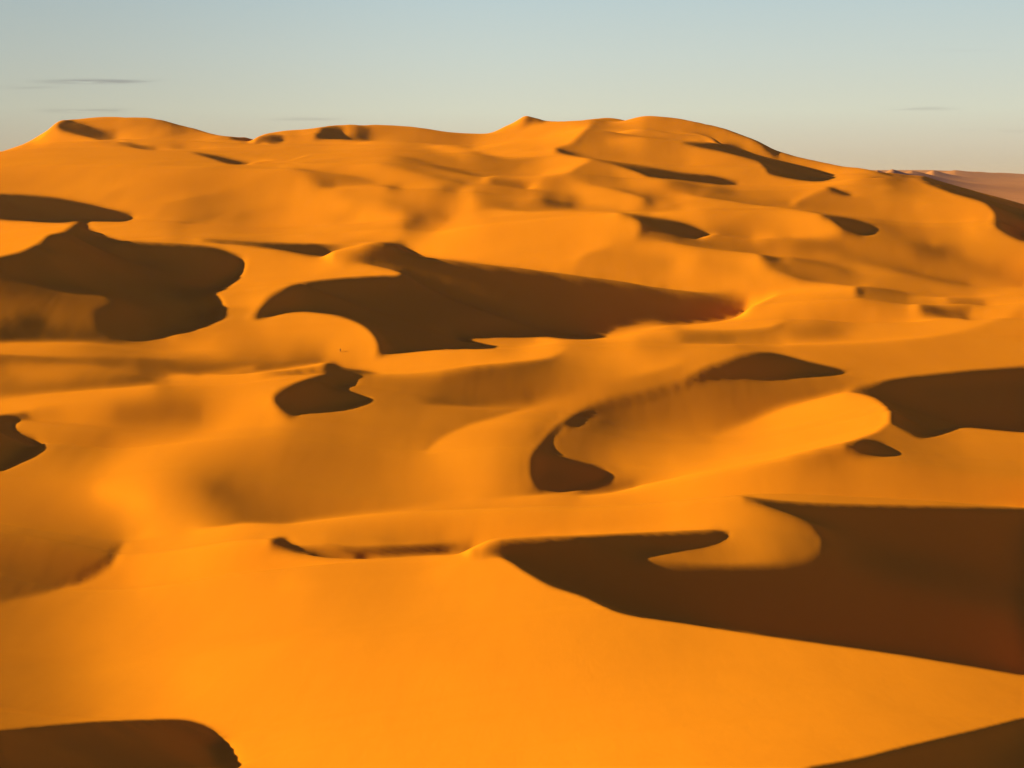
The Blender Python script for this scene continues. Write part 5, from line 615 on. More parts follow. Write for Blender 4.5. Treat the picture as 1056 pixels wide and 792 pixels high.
14,8,6,1,-3,-8,34,39,24,14,7,6,2,5,11,10,6,-6,9,0,-11,-13,-13,-13,-13,-13,-14,-14,-14,736,-1,707,-1,0,2,0,1,3,3,1,702,4,8,-33,2,6,3,5,9,13,16,19,18,15,11,5,0,-20,-2,6,17,
18,3,-8,-19,-19,-12,-13,-8,-6,4,-6,-34,-18,-7,-6,-6,-7,-7,-8,-11,-11,-4,2,-3,0,12,14,14,14,15,15,15,15,15,738,1,2,3,2,3,4,4,4,2,0,-4,-10,-15,-10,-6,-9,-3,14,23,11,5,2,0,
-4,-6,-8,-8,-8,-6,-5,-3,-3,2,3,2,-11,-26,0,2,6,10,11,15,15,18,-7,18,21,13,-3,-3,-2,0,2,3,8,11,0,-2,702,-4,-5,-5,-5,-5,-5,-5,-5,-5,737,1,-2,-4,-5,-6,-7,-8,-9,-9,-7,-2,5,
12,14,8,8,9,3,-3,-6,-4,-3,-2,-1,-1,-1,-2,706,-2,-9,-8,14,13,7,5,3,0,-3,-5,-6,-6,-2,-3,-3,2,5,6,5,5,4,2,0,-3,1,1,744,2,0,-2,4,-4,702,3,4,5,6,7,7,4,2,0,-3,-3,-2,-3,-4,-2,
715,2,9,4,-3,-3,-4,-4,-3,-2,-2,705,-1,-2,-2,-2,-3,-3,-3,-2,-2,744,1,0,-4,-6,2,4,-2,4,3,2,703,-2,-1,0,-2,724,-3,764,-1,0,-3,-3,7,3,-2,-1,0,-2,-2,-2,731,1,-1,764,-4,6,10,
-2,770,-1,-1,-1,731,3,-13,-9,732,1,722,2,2,704,3,707,1,705,2,730,6,8,703,3,2,718,1,2,5,4,3,2,703,-4,-4,-2,728,-1,741,-1,-2,2,2,-5,4,-3,-5,-5,-2,710,1,2,3,5,5,4,-2,-8,-13,
-11,-8,-4,0,-2,-3,4,4,3,728,2,741,1,3,-13,-4,2,-6,-2,12,7,2,2,2,2,2,2,3,3,3,2,2,0,-5,-11,-12,-12,-10,0,7,8,9,3,-2,-7,6,9,2,704,2,3,3,4,2,3,1,2,3,2,-1,-5,-2,714,3,1,741,
15,5,-8,-7,-2,-15,-1,0,-1,702,-3,0,-4,-6,-6,-7,-7,-6,2,7,8,3,3,0,-2,-4,-6,-2,1,5,-4,-9,-5,-5,-5,0,-3,-4,-7,-8,-8,-6,-6,-5,-6,-8,-8,3,4,4,706,1,3,4,5,6,3,-1,-3,-7,-3,0,-1,
-2,-1,-2,-2,-2,-2,-1,-1,731,-4,-4,10,21,14,9,4,-20,-7,-9,-5,702,-7,-2,702,4,3,0,-1,2,4,3,0,-5,-2,0,2,2,3,5,8,6,6,6,4,4,2,5,5,3,3,3,4,4,10,9,7,4,6,3,2,3,6,4,2,-1,-8,-11,
-12,-14,-8,-7,7,3,744,-3,-6,-8,-5,-3,-15,6,4,4,3,4,5,5,4,1,704,-5,-7,-5,1,5,7,9,9,6,4,0,-2,-3,-4,-5,-5,-6,-1,-8,9,5,7,0,-1,5,5,-8,-19,-20,-19,-6,-8,-14,-11,-9,-5,0,2,3,2,
4,3,5,0,2,2,744,2,4,-13,4,7,2,0,-1,0,-1,-2,-2,-1,703,-1,9,12,11,10,4,5,-3,-10,-17,-15,-11,-6,-3,1,6,8,7,0,2,15,-6,-13,-21,0,-13,-13,-2,9,17,17,6,4,11,9,1,0,2,6,9,12,8,2,
4,746,2,4,-5,-4,7,0,-1,-2,-1,708,1,3,-6,-18,-18,-7,-5,-14,-8,0,19,18,0,-12,-9,-12,-16,-12,-9,7,-17,-13,-4,7,13,10,8,3,-2,-6,-6,-5,-4,-3,-14,-2,15,6,-2,-8,-10,-10,-8,3,-3,
743,1,3,0,-7,-7,5,0,-1,709,-1,-3,-5,-7,0,6,17,19,0,3,2,13,0,-8,4,15,11,20,39,23,16,7,12,17,14,10,4,1,6,11,17,12,11,8,5,7,8,9,7,-7,0,4,6,7,6,5,0,2,743,-4,-4,0,4,2,706,-1,
-2,-4,-4,-4,-2,3,10,13,10,2,-10,-19,-12,-5,4,0,-6,-4,0,-6,-5,5,5,-9,-9,-5,-3,-6,-7,-5,-3,-2,-3,-5,-9,-15,-11,-9,-8,-4,-2,3,2,0,4,3,0,-1,-2,-3,0,3,-2,-1,742,2,2,702,-1,0,
-1,-2,-3,-3,0,3,7,9,9,7,2,-3,-5,-7,-9,-8,4,10,12,9,0,-2,0,2,1,2,2,-6,-6,702,-5,-6,0,2,1,1,703,3,4,-4,-10,-9,-10,-9,-11,-11,-10,-7,-3,-3,-2,-2,0,1,0,4,1,744,-2,-3,-3,-2,0,
5,7,6,2,0,-3,-5,-5,-5,-3,-2,-4,0,3,5,0,-3,-6,-7,-7,-5,702,-2,-1,-5,-2,703,3,2,0,-2,-3,-5,705,6,8,10,11,12,12,10,14,13,5,-1,0,2,0,3,2,-2,745,4,7,7,4,0,-2,-3,-3,-2,703,2,2,
0,5,16,11,3,-1,-1,0,2,4,7,10,7,702,2,6,5,3,2,0,2,702,2,1,5,703,-1,-2,-2,-4,-5,-5,-6,-5,-5,-6,-6,-3,5,9,6,-1,-5,-3,744,2,0,-2,-3,-3,-2,-2,710,-3,-13,-6,-1,2,1,2,0,-2,-7,
-9,-5,2,3,702,-2,-2,-2,-2,-2,702,-3,-3,0,1,1,710,1,0,-3,-4,-4,-3,0,4,3,745,-1,715,2,6,-12,-2,-5,-6,-7,-7,-4,1,3,-1,-4,-5,-3,704,1,0,-2,-5,9,1,0,-6,2,1,2,708,-2,1,2,706,2,
707,-1,754,14,0,5,7,9,8,6,3,0,-4,2,0,-4,-7,-7,-2,0,-2,0,4,8,1,6,12,6,-5,-12,-2,3,702,2,3,3,3,1,7,-1,2,-1,702,-1,-1,0,1,760,-4,-3,-5,2,-6,-6,-7,-7,-7,-4,0,3,2,3,8,13,13,7,
1,2,2,0,-2,-5,-1,-3,-3,6,15,2,-12,0,5,0,-7,-17,-6,2,-1,0,-5,703,2,-1,-3,-3,760,-2,-5,-4,-2,9,3,5,5,5,5,2,1,702,-3,-5,-4,-4,705,3,703,-2,-4,0,15,12,-4,2,7,17,-1,-2,702,2,
2,703,-2,2,2,760,7,8,5,0,-3,0,-1,-2,-2,-1,704,-1,712,2,3,-4,-18,702,-1,-3,-6,-2,703,-1,705,-2,761,-2,-2,0,2,719,-2,702,-3,-11,-6,7,8,4,4,3,2,2,1,709,2,-2,761,-2,-2,720,2,
702,5,7,3,0,-1,-2,-2,-1,800,-1,706,1,714,1,782,-1,703,2,2,3,3,3,3,-3,702,-2,-1,-1,766,-2,-2,719,3,3,702,-3,3,5,4,3,2,-1,-6,-9,-10,-13,5,703,2,768,3,-3,2,1,0,2,712,1,-3,
-9,-10,-9,0,6,-9,-12,-10,-7,-3,0,5,4,5,9,-2,772,2,3,-8,-5,0,-2,712,-6,3,8,9,-2,0,8,11,8,4,3,2,1,-4,9,-2,-2,774,-10,9,5,0,1,712,5,0,-2,-2,7,704,-2,-3,-3,-3,8,-1,706,1,705,
-1,761,-2,-3,8,0,-2,713,-1,-2,-1,702,-2,1,703,4,8,8,5,-7,-7,-2,0,-2,703,-3,705,2,761,2,0,-1,714,-3,705,-2,-5,-8,-5,-2,-2,-3,-2,-2,0,5,773,1,-1,716,4,2,0,-1,-1,0,4,6,10,7,
3,789,-1,-2,-2,-2,-2,703,-6,-5,2,3,702,-1,-2,-3,-3,-2,705,-1,764,1,711,1,2,704,2,2,2,3,3,4,2,702,3,3,0,-2,724,-1,759,-4,-5,-2,-3,-5,-5,-4,-3,-2,0,-1,-1,-1,-2,-1,0,-2,0,
-1,702,-1,785,1,1,7,3,2,6,3,2,0,1,706,-1,-2,720,-2,704,-3,3,706,3,-1,-2,756,-3,712,1,1,2,719,1,2,703,2,1,-7,-1,705,-1,0,3,-3,795,-1,-2,2,3,1,705,-3,-3,4,751,1,0,-1,2,1,
707,1,706,-2,-2,-2,717,2,1,703,1,2,-2,0,-1,-3,2,703,2,4,-2,745,4,2,4,3,3,0,-3,0,5,0,-3,2,2,-2,-2,-2,-3,-3,-3,-3,-2,-2,704,1,718,-3,-2,703,-4,0,-2,702,1,-1,751,-21,-13,
-15,-17,-14,0,14,12,17,-1,4,-7,-7,703,2,3,3,3,3,1,0,2,2,2,717,5,1,-3,2,702,-2,0,1,-3,703,-2,-2,750,17,20,17,12,10,-2,-6,-8,-6,-5,-3,5,7,3,6,5,1,725,4,-8,-5,-1,1,2,-1,4,3,
-1,0,-2,1,0,2,2,1,749,-7,-10,-8,-3,0,2,-3,-3,6,6,3,0,-2,-2,-2,-3,2,704,1,1,718,-12,-22,-6,11,12,2,-2,2,-2,-11,0,2,-9,-14,5,4,1,706,1,705,1,737,2,4,5,1,0,5,12,10,-2,-2,-1,
703,1,7,0,-3,0,2,0,-6,-4,716,-4,2,23,21,2,-6,-3,-5,702,8,3,-10,-10,20,12,713,-4,-4,-4,-4,-4,-4,-4,-4,-4,730,-2,2,0,-3,-5,-5,-10,-14,-6,-3,704,-4,0,8,-28,-10,-7,-12,3,9,3,
716,2,0,-6,-6,0,7,1,5,1,-2,-14,0,23,9,-4,-4,-1,-2,-2,710,19,27,26,27,27,27,28,28,28,730,1,-15,-8,703,7,10,-4,4,2,3,3,4,5,0,6,41,19,15,17,0,-2,-2,718,1,0,-4,-10,2,4,-17,
12,-3,5,-6,-5,703,1,2,706,-1,1,702,-11,-13,-13,-13,-13,-14,-14,-13,-14,731,5,13,-5,9,12,14,11,5,-3,-3,-6,-8,-7,-5,-4,-3,-17,-9,-2,-1,3,2,704,2,2,2,2,2,3,2,702,1,2,705,-1,
702,-18,-13,35,0,-6,-2,706,-1,706,3,-2,0,-2,740,-4,-2,13,-27,-30,-24,-19,-3,-2,2,6,5,-3,7,-3,5,5,-6,-8,-9,-9,-11,7,8,5,2,-1,-3,-3,-3,-5,-7,-7,-3,0,-3,-2,-2,-3,-8,-17,-19,
-24,-26,0,35,6,-4,-5,760,-4,-4,12,15,-14,-11,-17,-28,-39,-15,-2,11,-6,-2,-14,-5,18,8,6,-2,9,-3,-13,-12,-9,-7,-8,-11,-10,-8,3,8,8,-6,-5,-12,-5,12,23,33,40,34,17,-5,-12,-8,
719,2,742,4,7,18,48,74,71,54,35,6,-4,0,-2,8,7,22,-10,-9,0,7,27,3,6,-16,-12,-2,11,29,32,24,19,8,-16,-52,-24,13,15,20,9,-12,-13,-13,-12,-11,-3,708,2,0,-6,-6,2,-1,0,1,2,4,5,
6,6,3,-2,703,1,738,-2,-6,-18,-19,-16,-12,-8,-5,-1,-1,0,-2,-7,-16,7,-5,-7,-7,-12,-25,-14,11,-3,-10,-18,-18,-15,-12,-7,-2,-7,0,12,-11,-6,-7,-19,-19,-6,714,15,8,-19,-6,2,-5,
-10,-20,-25,-26,-27,-13,5,757,8,7,6,4,0,-4,-3,-1,706,-1,0,-1,-3,707,-1,712,-6,4,25,40,27,23,31,31,36,36,30,14,-1,742,2,5,4,3,3,3,2,3,4,2,4,0,-2,-4,-3,-4,-4,2,2,4,5,4,4,4,
4,4,3,3,4,4,4,4,3,3,2,3,3,2,704,1,711,-5,-3,-7,-14,-12,-9,-8,-10,-8,-7,-5,744,-4,-6,-7,-8,-7,-7,-7,-5,-4,-4,-2,0,1,2,702,-8,-13,-15,-15,-15,-14,-13,-11,-10,-9,-7,-10,-14,
-15,-15,-13,-7,-8,-10,-11,-7,-2,716,-7,-16,-19,-17,-11,-4,-3,-1,746,1,1,1,2,2,2,2,1,708,1,2,3,4,3,3,3,3,2,2,1,2,3,3,4,3,2,2,3,3,2,717,3,4,4,4,3,3,1,1145,1,1,1,1,1,1,1,1,
1,1,1,1,1,1,1,1,704,1,704,1,2,2,1,703,1,2,2,2,2,2,2,2,1,2,1,2,2,1,1,1,1,2,2,2,2,2,2,2,2,2,2,2,2,1,2,2,2,2,2,1,2,2,2,2,2,2,2,2,2,2,1,1,1,727,-11,-11,-11,-11,-11,-11,-11,
-11,-11,-11,-11,-11,-11,-11,-11,-11,-11,-11,-10,-10,-10,-10,-10,-11,-11,-10,-10,-11,-11,-11,-11,-13,-14,-14,-15,-16,-17,-18,-17,-17,-17,-16,-15,-15,-14,-14,-15,-15,-15,
-15,-15,-15,-15,-16,-16,-16,-16,-15,-15,-14,-14,-15,-15,-16,-16,-17,-17,-17,-18,-18,-18,-18,-18,-17,-17,-16,-15,-14,-13,-12,-11,-11,-10,-9,-9,-8,-8,-8,-7,-6,-5,-5,-4,-3,
-2,-2,-1,3922,-1,808,-1,3,-1,724,1,780,-1,6,-3,806,-3,3,-2,804,-1,-4,7,-2,802,2,703,-4,8,-3,806,-3,7,-4,798,1,706,-1,1,2,-1,709,-1,795,-4,11,-5,806,-4,7,-3,805,-3,9,-6,
719,1,786,-6,9,-3,718,1,786,-2,5,-3,806,-5,12,-4,786,2,722,-1,804,-5,13,-5,805,-1,808,-6,11,-4,0,-1,713,1,789,-3,8,-4,703,2,711,1,729,3,-2,759,-3,4,-2,0,-1,741,-2,8,-6,
759,-5,10,-4,706,1,707,1,728,-4,9,-5,759,-1,4,0,-1,702,2,739,-4,9,-3,-3,759,-6,9,-4,0,-2,2,739,-4,10,-4,-2,759,-1,5,-3,0,-2,2,739,-4,10,-5,0,-2,759,-6,10,-2,-3,1,739,-3,
10,-5,761,-2,6,-2,-4,740,-3,9,-6,0,1,760,-5,10,-6,740,-4,9,-5,762,-3,12,-6,-1,710,1,728,-4,12,-6,702,1,760,-2,3,-4,1,738,-4,10,-6,704,-1,758,-4,14,-10,1,709,2,728,-3,4,1,
-3,720,1,0,1,739,-2,11,-11,3,1,708,1,729,2,5,-4,704,-1,758,1,-6,0,1,708,2,729,3,3,-2,-1,0,1,0,-3,714,1,744,-2,-1,2,708,1,729,4,-3,3,-2,703,-1,758,1,-2,0,1,738,4,-5,8,-2,
-1,761,1,-3,0,1,-1,737,4,-3,0,2,-3,704,-1,756,2,-4,0,1,-1,736,-1,5,-3,-3,7,-3,703,1,0,-2,755,2,-5,0,2,-2,736,-2,5,-2,0,-2,2,-3,705,-1,754,2,-5,0,3,-2,736,-2,6,-2,0,-2,5,
-3,-2,704,-1,0,1,752,2,-6,0,3,-2,736,-2,6,-2,702,-3,6,-4,705,-1,709,1,743,3,-6,0,3,-2,736,-2,5,-3,702,-2,6,-3,703,1,1,0,-1,706,-1,745,2,-6,0,3,-2,736,-2,5,-3,703,-2,4,-1,
705,-2,705,-1,746,2,-6,0,3,-2,736,-1,6,-2,703,-2,7,-2,705,-1,704,-2,747,3,-6,0,4,-2,737,5,-3,703,-2,2,-2,706,-1,751,3,-6,0,4,-2,737,4,-3,703,-1,706,1,1,-2,702,-2,748,3,
-6,0,4,-2,737,4,-2,704,-3,6,-3,704,1,-2,-1,750,3,-6,0,4,-2,737,4,-2,704,-3,9,-4,706,-5,4,749,3,-6,0,3,-3,737,4,-2,707,-1,703,1,0,-5,5,749,3,-6,0,4,-2,737,4,-2,705,-3,8,
-5,703,1,-1,-4,5,749,3,-5,0,4,-2,737,3,-2,705,-3,7,-3,703,2,-3,-2,5,749,3,-5,0,4,-2,737,2,-2,704,-1,-2,7,-6,1,702,2,-1,-4,5,749,3,-5,0,4,-2,737,2,-1,706,2,-6,2,702,2,0,
-6,7,749,2,-5,0,3,-2,737,2,-1,706,-3,3,703,2,0,-6,7,-1,748,2,-5,0,1,-2,737,2,-1,706,-3,7,-5,702,2,-2,-3,5,-1,748,2,-3,740,1,-1,706,-2,7,-4,702,3,-4,-1,5,750,-2,741,-1,
708,-2,702,2,-4,0,4,800,-2,6,-4,0,3,-7,1,3,750,2,0,-1,747,-2,6,-5,1,4,-11,3,2,749,-2,5,-1,-2,1,747,2,-6,0,5,-12,5,2,715,-1,734,5,0,-3,1,747,-4,5,-3,2,-3,1,2,752,-3,1,746,
1,-3,7,-3,0,6,-5,2,752,-3,1,747,-1,0,-2,0,1,-1,1,752,-2,1,748,-2,1,0,-2,2,1,745,2,706,-2,1,748,-2,6,0,1,3,1,744,1,707,-1,1,748,-2,5,-2,-7,4,754,1,749,2,0,-14,4,743,2,760,
2,4,-15,3,710,1,793,2,2,0,1,741,1,762,3,-10,5,763,1,741,3,-3,764,1,741,-3,765,1,740,-1,741,1,754,-3,750,-1,1,755,-3,1,749,2,726,1,729,-1,777,1,778,-1,1,727,1,777,-2,2,0,
-1,912,2,806,3,730,1,776,1,805,-1,2,806,1,914,2,806,3,913,-1,3,807,-2,805,-1,6,-2,805,-3,2,807,-4,1,804,-1,7,-6,2,804,-3,11,-4,805,-4,9,-2,725,-1,779,-6,8,-3,725,-2,779,
-5,7,-2,725,-2,779,3,-2,726,-3,778,-2,4,-1,726,-3,806,2,-2,780,2,725,2,-2,1,778,-2,4,724,1,2,-3,1,778,-2,5,-2,725,-3,779,-3,8,-3,725,-3,1,778,-5,12,-5,724,1,-3,1,778,-7,
15,-8,724,1,-3,779,-7,13,-7,724,1,-3,779,-7,11,-4,725,-2,779,-6,8,-4,724,1,-2,740,-1,738,-3,2,-2,724,1,-2,740,-1,738,1,5,-4,725,-3,779,2,4,-3,725,-3,740,-1,737,-3,5,-6,
725,2,-3,710,1,729,-1,737,-2,11,-9,725,2,-3,740,-1,737,-4,11,-10,725,1,-3,1,739,-2,737,-6,16,-8,725,1,-3,2,739,-1,737,-6,18,-7,725,1,-2,2,739,-1,737,-7,18,-8,725,1,-3,1,
739,-1,737,-8,17,-6,-2,724,1,-3,740,-2,737,-9,14,-3,-4,2,723,2,-3,740,-1,737,-7,11,-3,-2,2,0,2,708,1,712,2,-3,1,0,-1,702,-1,734,-1,737,-5,8,-8,5,-2,0,1,721,2,-3,740,-1,
737,-1,6,-5,725,1,-3,740,-2,736,-2,5,-2,2,0,-1,1,722,2,-3,1,739,-2,736,-5,8,-5,702,-2,2,703,1,704,-1,713,1,-3,1,739,-2,736,-4,2,727,2,-3,2,739,-2,735,-2,6,728,2,-3,1,739,
-1,735,-5,6,704,-1,723,1,-3,775,-1,6,-3,704,-2,724,-3,775,-6,9,-3,728,1,-4,776,-3,-2,705,1,722,1,-3,1,773,-3,15,-4,-1,704,-2,724,-3,1,759,1,713,-7,11,-2,730,-3,1,773,-4,
-2,-2,704,-2,725,-3,710,1,762,-4,18,-9,705,-1,725,-2,1,709,2,762,-10,17,-7,710,-2,720,-2,710,2,764,-3,1,708,3,-3,3,-3,1,717,-2,1,739,3,-3,730,-5,13,-5,710,1,0,2,-4,2,717,
-3,1,739,2,731,-6,8,-4,708,2,702,1,-2,0,1,-1,2,702,-2,1,711,-3,740,3,-1,728,-5,24,5,-3,714,1,704,2,702,1,0,-1,0,-2,706,-3,739,-1,6,-2,702,2,724,7,-10,3,0,1,725,-2,3,-2,2,
703,2,-5,3,738,-4,10,-3,0,2,-7,2,723,6,-9,2,8,-2,-3,-2,702,1,-2,703,1,715,-2,2,-1,2,703,5,-10,5,1,737,-5,12,-4,703,3,723,3,-8,0,11,-4,702,-2,-3,2,703,1,722,1,1,-6,4,2,-1,
736,-3,8,-4,703,1,723,4,-8,1,5,-3,704,5,-1,725,2,-2,-3,2,2,736,-1,-1,4,-1,727,3,-6,2,709,1,-3,1,721,1,-1,-3,1,3,738,2,728,2,-4,707,-1,702,-4,723,2,-2,-2,0,2,738,1,728,2,
-2,708,-3,4,0,-2,0,1,720,2,-3,-2,1,1,742,-1,714,-1,720,-2,2,-3,-2,721,2,-3,-1,0,1,742,-1,2,708,1,706,2,-6,2,719,6,2,0,-4,705,-1,1,711,3,-3,703,-1,741,3,-2,713,3,-5,-2,-2,
7,-11,7,-2,717,-4,1,3,-9,2,704,-2,2,-3,709,2,-3,702,1,737,2,-2,704,3,711,-7,27,-5,0,-3,0,6,-18,9,-3,719,6,-1,7,704,-4,4,-3,709,2,-3,739,-2,3,707,3,710,7,-9,2,0,1,-3,7,0,
1,2,717,-2,3,-4,4,704,-3,711,2,-4,1,738,-1,0,2,-1,705,-7,4,708,-3,8,-8,4,703,-2,702,-3,717,-1,1,-2,704,-1,5,-3,710,1,-4,2,739,-3,9,-4,705,4,-21,2,707,-3,10,-15,6,702,-1,
0,1,-1,4,0,-4,4,-6,3,719,1,5,-3,710,1,-4,711,-2,728,-6,16,-5,705,3,-12,4,707,-1,9,-22,5,704,2,-1,703,1,-12,5,702,-2,2,713,4,-2,714,-3,0,1,738,-7,16,-6,705,3,-7,3,708,4,
-18,3,710,-7,3,715,-5,0,-1,1,713,1,-2,740,-2,9,-5,705,3,-4,1,708,2,-2,709,-2,718,3,-3,1,0,-3,713,-4,703,1,735,-2,0,5,-3,705,2,-10,4,738,-2,2,703,-2,711,2,-3,739,-2,0,6,
-3,705,1,-9,5,745,-3,709,1,-2,2,739,-2,8,-4,707,5,708,2,-3,736,2,709,-3,1,739,-5,12,-5,707,2,703,-2,703,1,0,-2,728,3,-2,706,-1,0,1,707,-3,2,739,-5,14,-6,711,-2,705,-1,
728,3,-4,709,-1,705,1,-3,740,-3,10,-5,711,-2,705,-1,727,1,0,-3,711,2,703,2,-2,740,-2,5,-3,711,-2,751,2,0,-3,1,709,1,729,4,-2,707,-2,703,-2,705,-1,728,2,713,-1,0,-2,0,1,
-5,1,739,3,708,-1,755,2,2,-6,2,738,-1,3,-2,716,1,-1,746,7,-9,2,738,-2,6,-3,711,-1,2,702,1,0,-2,746,2,-5,0,2,737,-2,7,-3,711,-2,2,704,-2,734,-1,711,3,-4,739,-1,5,-3,711,
-2,0,-1,703,-1,746,2,-3,740,4,-2,708,1,1,1,0,1,0,2,702,-1,747,-2,740,3,-2,713,-2,1,750,-2,740,3,-1,712,1,-3,2,750,-1,0,2,-1,737,2,-1,712,1,-2,1,750,-2,-1,2,-1,737,1,-2,
713,2,-2,2,748,-1,703,-1,737,2,715,-2,702,-1,746,3,-3,1,-6,0,-1,736,2,710,1,704,1,0,1,-2,746,13,-14,2,-6,0,-2,736,1,708,-1,709,-1,0,1,744,7,-18,4,-2,-1,737,2,719,-2,745,
4,-9,1,2,-1,-1,745,-2,2,755,1,-3,-2,2,-2,737,1,707,-1,0,2,727,-1,727,1,-3,-1,2,745,-1,729,1,-4,1,715,-1,710,2,-6,1,2,745,-2,1,706,-1,719,-1,0,2,-4,0,-2,0,6,0,-1,1,707,2,
-4,14,0,-4,2,707,2,-6,1,0,-1,772,-2,702,-2,703,1,709,1,-3,1,-1,702,-8,4,703,-1,702,2,-5,710,1,729,2,734,-1,0,1,-4,716,-6,13,-1,-8,2,707,-3,0,2,737,2,735,7,-6,2,-4,714,2,
0,-6,11,709,2,-4,0,3,-2,735,-3,10,-9,2,732,-3,11,3,-4,714,-1,4,-2,-5,11,-2,2,707,2,-6,0,4,-1,735,-5,14,-13,11,732,-4,5,0,-7,10,-3,1,712,4,-2,-5,11,-5,1,707,2,-6,0,3,-2,
734,-1,-4,12,-8,2,732,-5,8,-1,5,-4,2,-5,2,711,3,-1,-5,10,-5,708,3,-6,0,3,-2,734,-1,-1,9,2,-15,9,-2,730,-5,13,-6,3,-8,7,-1,712,2,0,-3,6,-5,708,3,-6,0,3,-2,734,-3,-1,8,1,
-14,8,731,-6,12,-6,2,3,-8,1,-3,2,712,-1,0,-3,708,2,-6,0,3,-2,734,-2,0,7,-2,0,-8,14,-2,729,-4,13,-6,1,0,-4,12,0,-2,1,712,-4,3,708,3,-5,0,2,-2,707,1,726,-1,0,7,-3,8,-18,16,
-4,723,-2,705,-2,14,-2,702,7,5,715,-5,12,-2,0,-2,705,2,-4,0,2,735,-2,-1,4,-3,7,-18,22,-8,722,1,-4,705,-1,12,-3,0,1,-2,4,715,-3,14,-5,5,-9,2,704,2,-4,0,2,-1,734,-3,0,7,-4,
6,-13,8,-4,722,1,-4,1,704,-2,5,-3,702,-3,717,2,-8,6,-13,2,704,2,-4,0,2,-1,734,-2,0,5,-4,3,-6,0,4,723,-2,708,1,719,-8,0,1,-11,4,704,2,-4,0,2,735,-2,1,3,-2,0,-2,-2,2,731,2,
710,-1,709,-6,8,0,-6,4,704,2,-4,0,1,737,3,703,-2,732,1,-1,720,4,-1,-3,705,3,-4,739,2,1,702,-2,754,3,0,-3,705,2,-3,0,2,737,2,1,702,-2,724,-1,705,-2,5,-3,721,4,-1,-3,2,704,
1,-3,0,2,736,-1,702,-2,6,-9,4,722,1,-4,1,704,-2,11,-8,4,719,-2,7,-3,-4,2,704,3,-5,0,2,-1,736,1,1,-2,12,-13,1,714,1,707,1,-6,2,704,-1,12,-14,4,719,-8,15,-6,-4,4,704,3,-5,
1,2,-2,736,2,2,0,-7,3,724,-3,3,705,3,-17,2,706,1,712,-11,31,-8,-7,6,702,1,0,2,-5,0,1,-2,737,2,-3,7,725,1,4,706,-14,2,709,-1,709,-11,34,-9,-6,6,-1,703,2,-5,0,1,-1,736,-3,
10,-6,8,725,3,-4,1,704,-3,-10,707,1,711,1,-10,35,-11,-2,4,-2,703,2,-4,0,1,-1,736,-3,7,-6,9,715,-1,1,708,1,-4,3,705,1,720,-10,36,-11,707,-3,0,1,738,-5,9,-3,715,-5,18,709,
3,-1,705,11,3,719,-9,38,-9,0,-3,3,704,-2,740,-4,0,6,1,704,2,708,-2,5,-12,-2,1,707,1,-7,2,704,6,-2,719,-10,33,-9,0,-5,5,704,-1,740,-3,2,-2,714,-4,25,-13,710,3,705,-1,720,
-10,21,-8,-1,-2,3,704,-2,740,-3,717,-7,3,1,-4,0,3,-1,706,-4,2,703,-5,6,719,-6,12,-4,-2,-1,1,704,-1,739,2,-3,708,-1,708,-3,12,-6,702,-2,2,706,2,-4,1,702,-5,12,719,-7,14,
-3,-1,-3,4,704,-1,739,-2,4,-2,717,-8,10,-4,2,-9,9,-2,706,-3,2,702,-4,14,-3,718,-11,21,-7,3,-7,6,703,1,739,1,-5,9,-2,717,-4,15,-9,2,702,-2,706,2,-1,2,0,-2,13,-8,1,717,-13,
20,-10,6,-9,7,-1,702,2,-1,739,-5,7,-2,702,-2,706,1,707,-2,3,-3,-3,7,-13,707,2,-6,2,0,-1,10,-9,2,717,-15,14,-7,6,-5,6,-2,702,1,-2,739,-3,6,-2,704,-2,-2,711,-1,702,-3,4,
704,1,704,-3,4,702,4,-11,2,717,-10,8,-5,1,2,-2,703,1,-3,739,-2,4,-2,707,-2,707,-2,2,-2,702,-4,4,704,2,705,1,702,2,-10,2,707,-1,709,-4,5,-3,0,5,-7,2,702,1,-3,740,1,-2,708,
-1,709,-7,13,-14,12,-2,705,-2,702,2,703,3,-6,2,716,-2,0,6,-3,0,3,-7,3,0,-1,1,-4,740,2,-2,707,1,0,1,707,-2,-4,16,-15,8,-1,706,-1,1,2,-2,1,702,-6,3,707,-1,709,-3,-5,702,4,
-8,2,702,1,-3,1,738,-4,12,-5,705,1,0,2,0,-2,1,704,-1,0,8,-5,13,-3,-4,709,2,-5,3,0,-4,7,707,1,-3,708,-2,8,-13,3,0,4,-8,2,702,2,-3,739,-4,7,702,-1,703,1,-1,702,-2,705,-2,1,
-2,2,-14,3,-10,6,708,-1,1,-3,0,-1,0,-5,707,1,-4,1,706,-8,17,-5,702,2,-6,4,702,1,-2,746,-1,1,-1,702,-2,2,3,703,-2,2,-1,-2,0,-12,5,-3,2,709,-2,703,-1,708,2,-7,2,705,2,0,-1,
702,1,-3,4,703,-2,739,2,713,3,706,1,-5,-1,0,2,703,-2,6,-1,711,-5,706,3,-6,3,704,7,704,1,-2,2,702,1,-2,754,2,702,-2,702,-3,4,0,-2,2,-3,703,-2,0,5,-1,710,8,-2,2,704,2,-7,
702,-2,2,706,-1,744,-1,713,1,-3,2,4,-4,702,-3,5,-2,710,3,709,-2,-3,-8,708,-1,4,706,-2,704,-2,710,1,728,-1,706,2,704,1,703,-1,0,2,703,2,0,-1,2,-3,707,-1,4,-2,709,3,-5,706,
1,-5,7,-5,1,705,1,703,-2,752,2,702,1,-2,9,-6,702,-2,2,0,4,-5,2,706,-1,-3,5,-2,707,2,-3,9,-1,0,-1,705,-3,-3,705,3,-2,702,1,-2,1,755,1,0,1,-2,0,-3,1,2,2,-4,1,707,-2,2,-4,
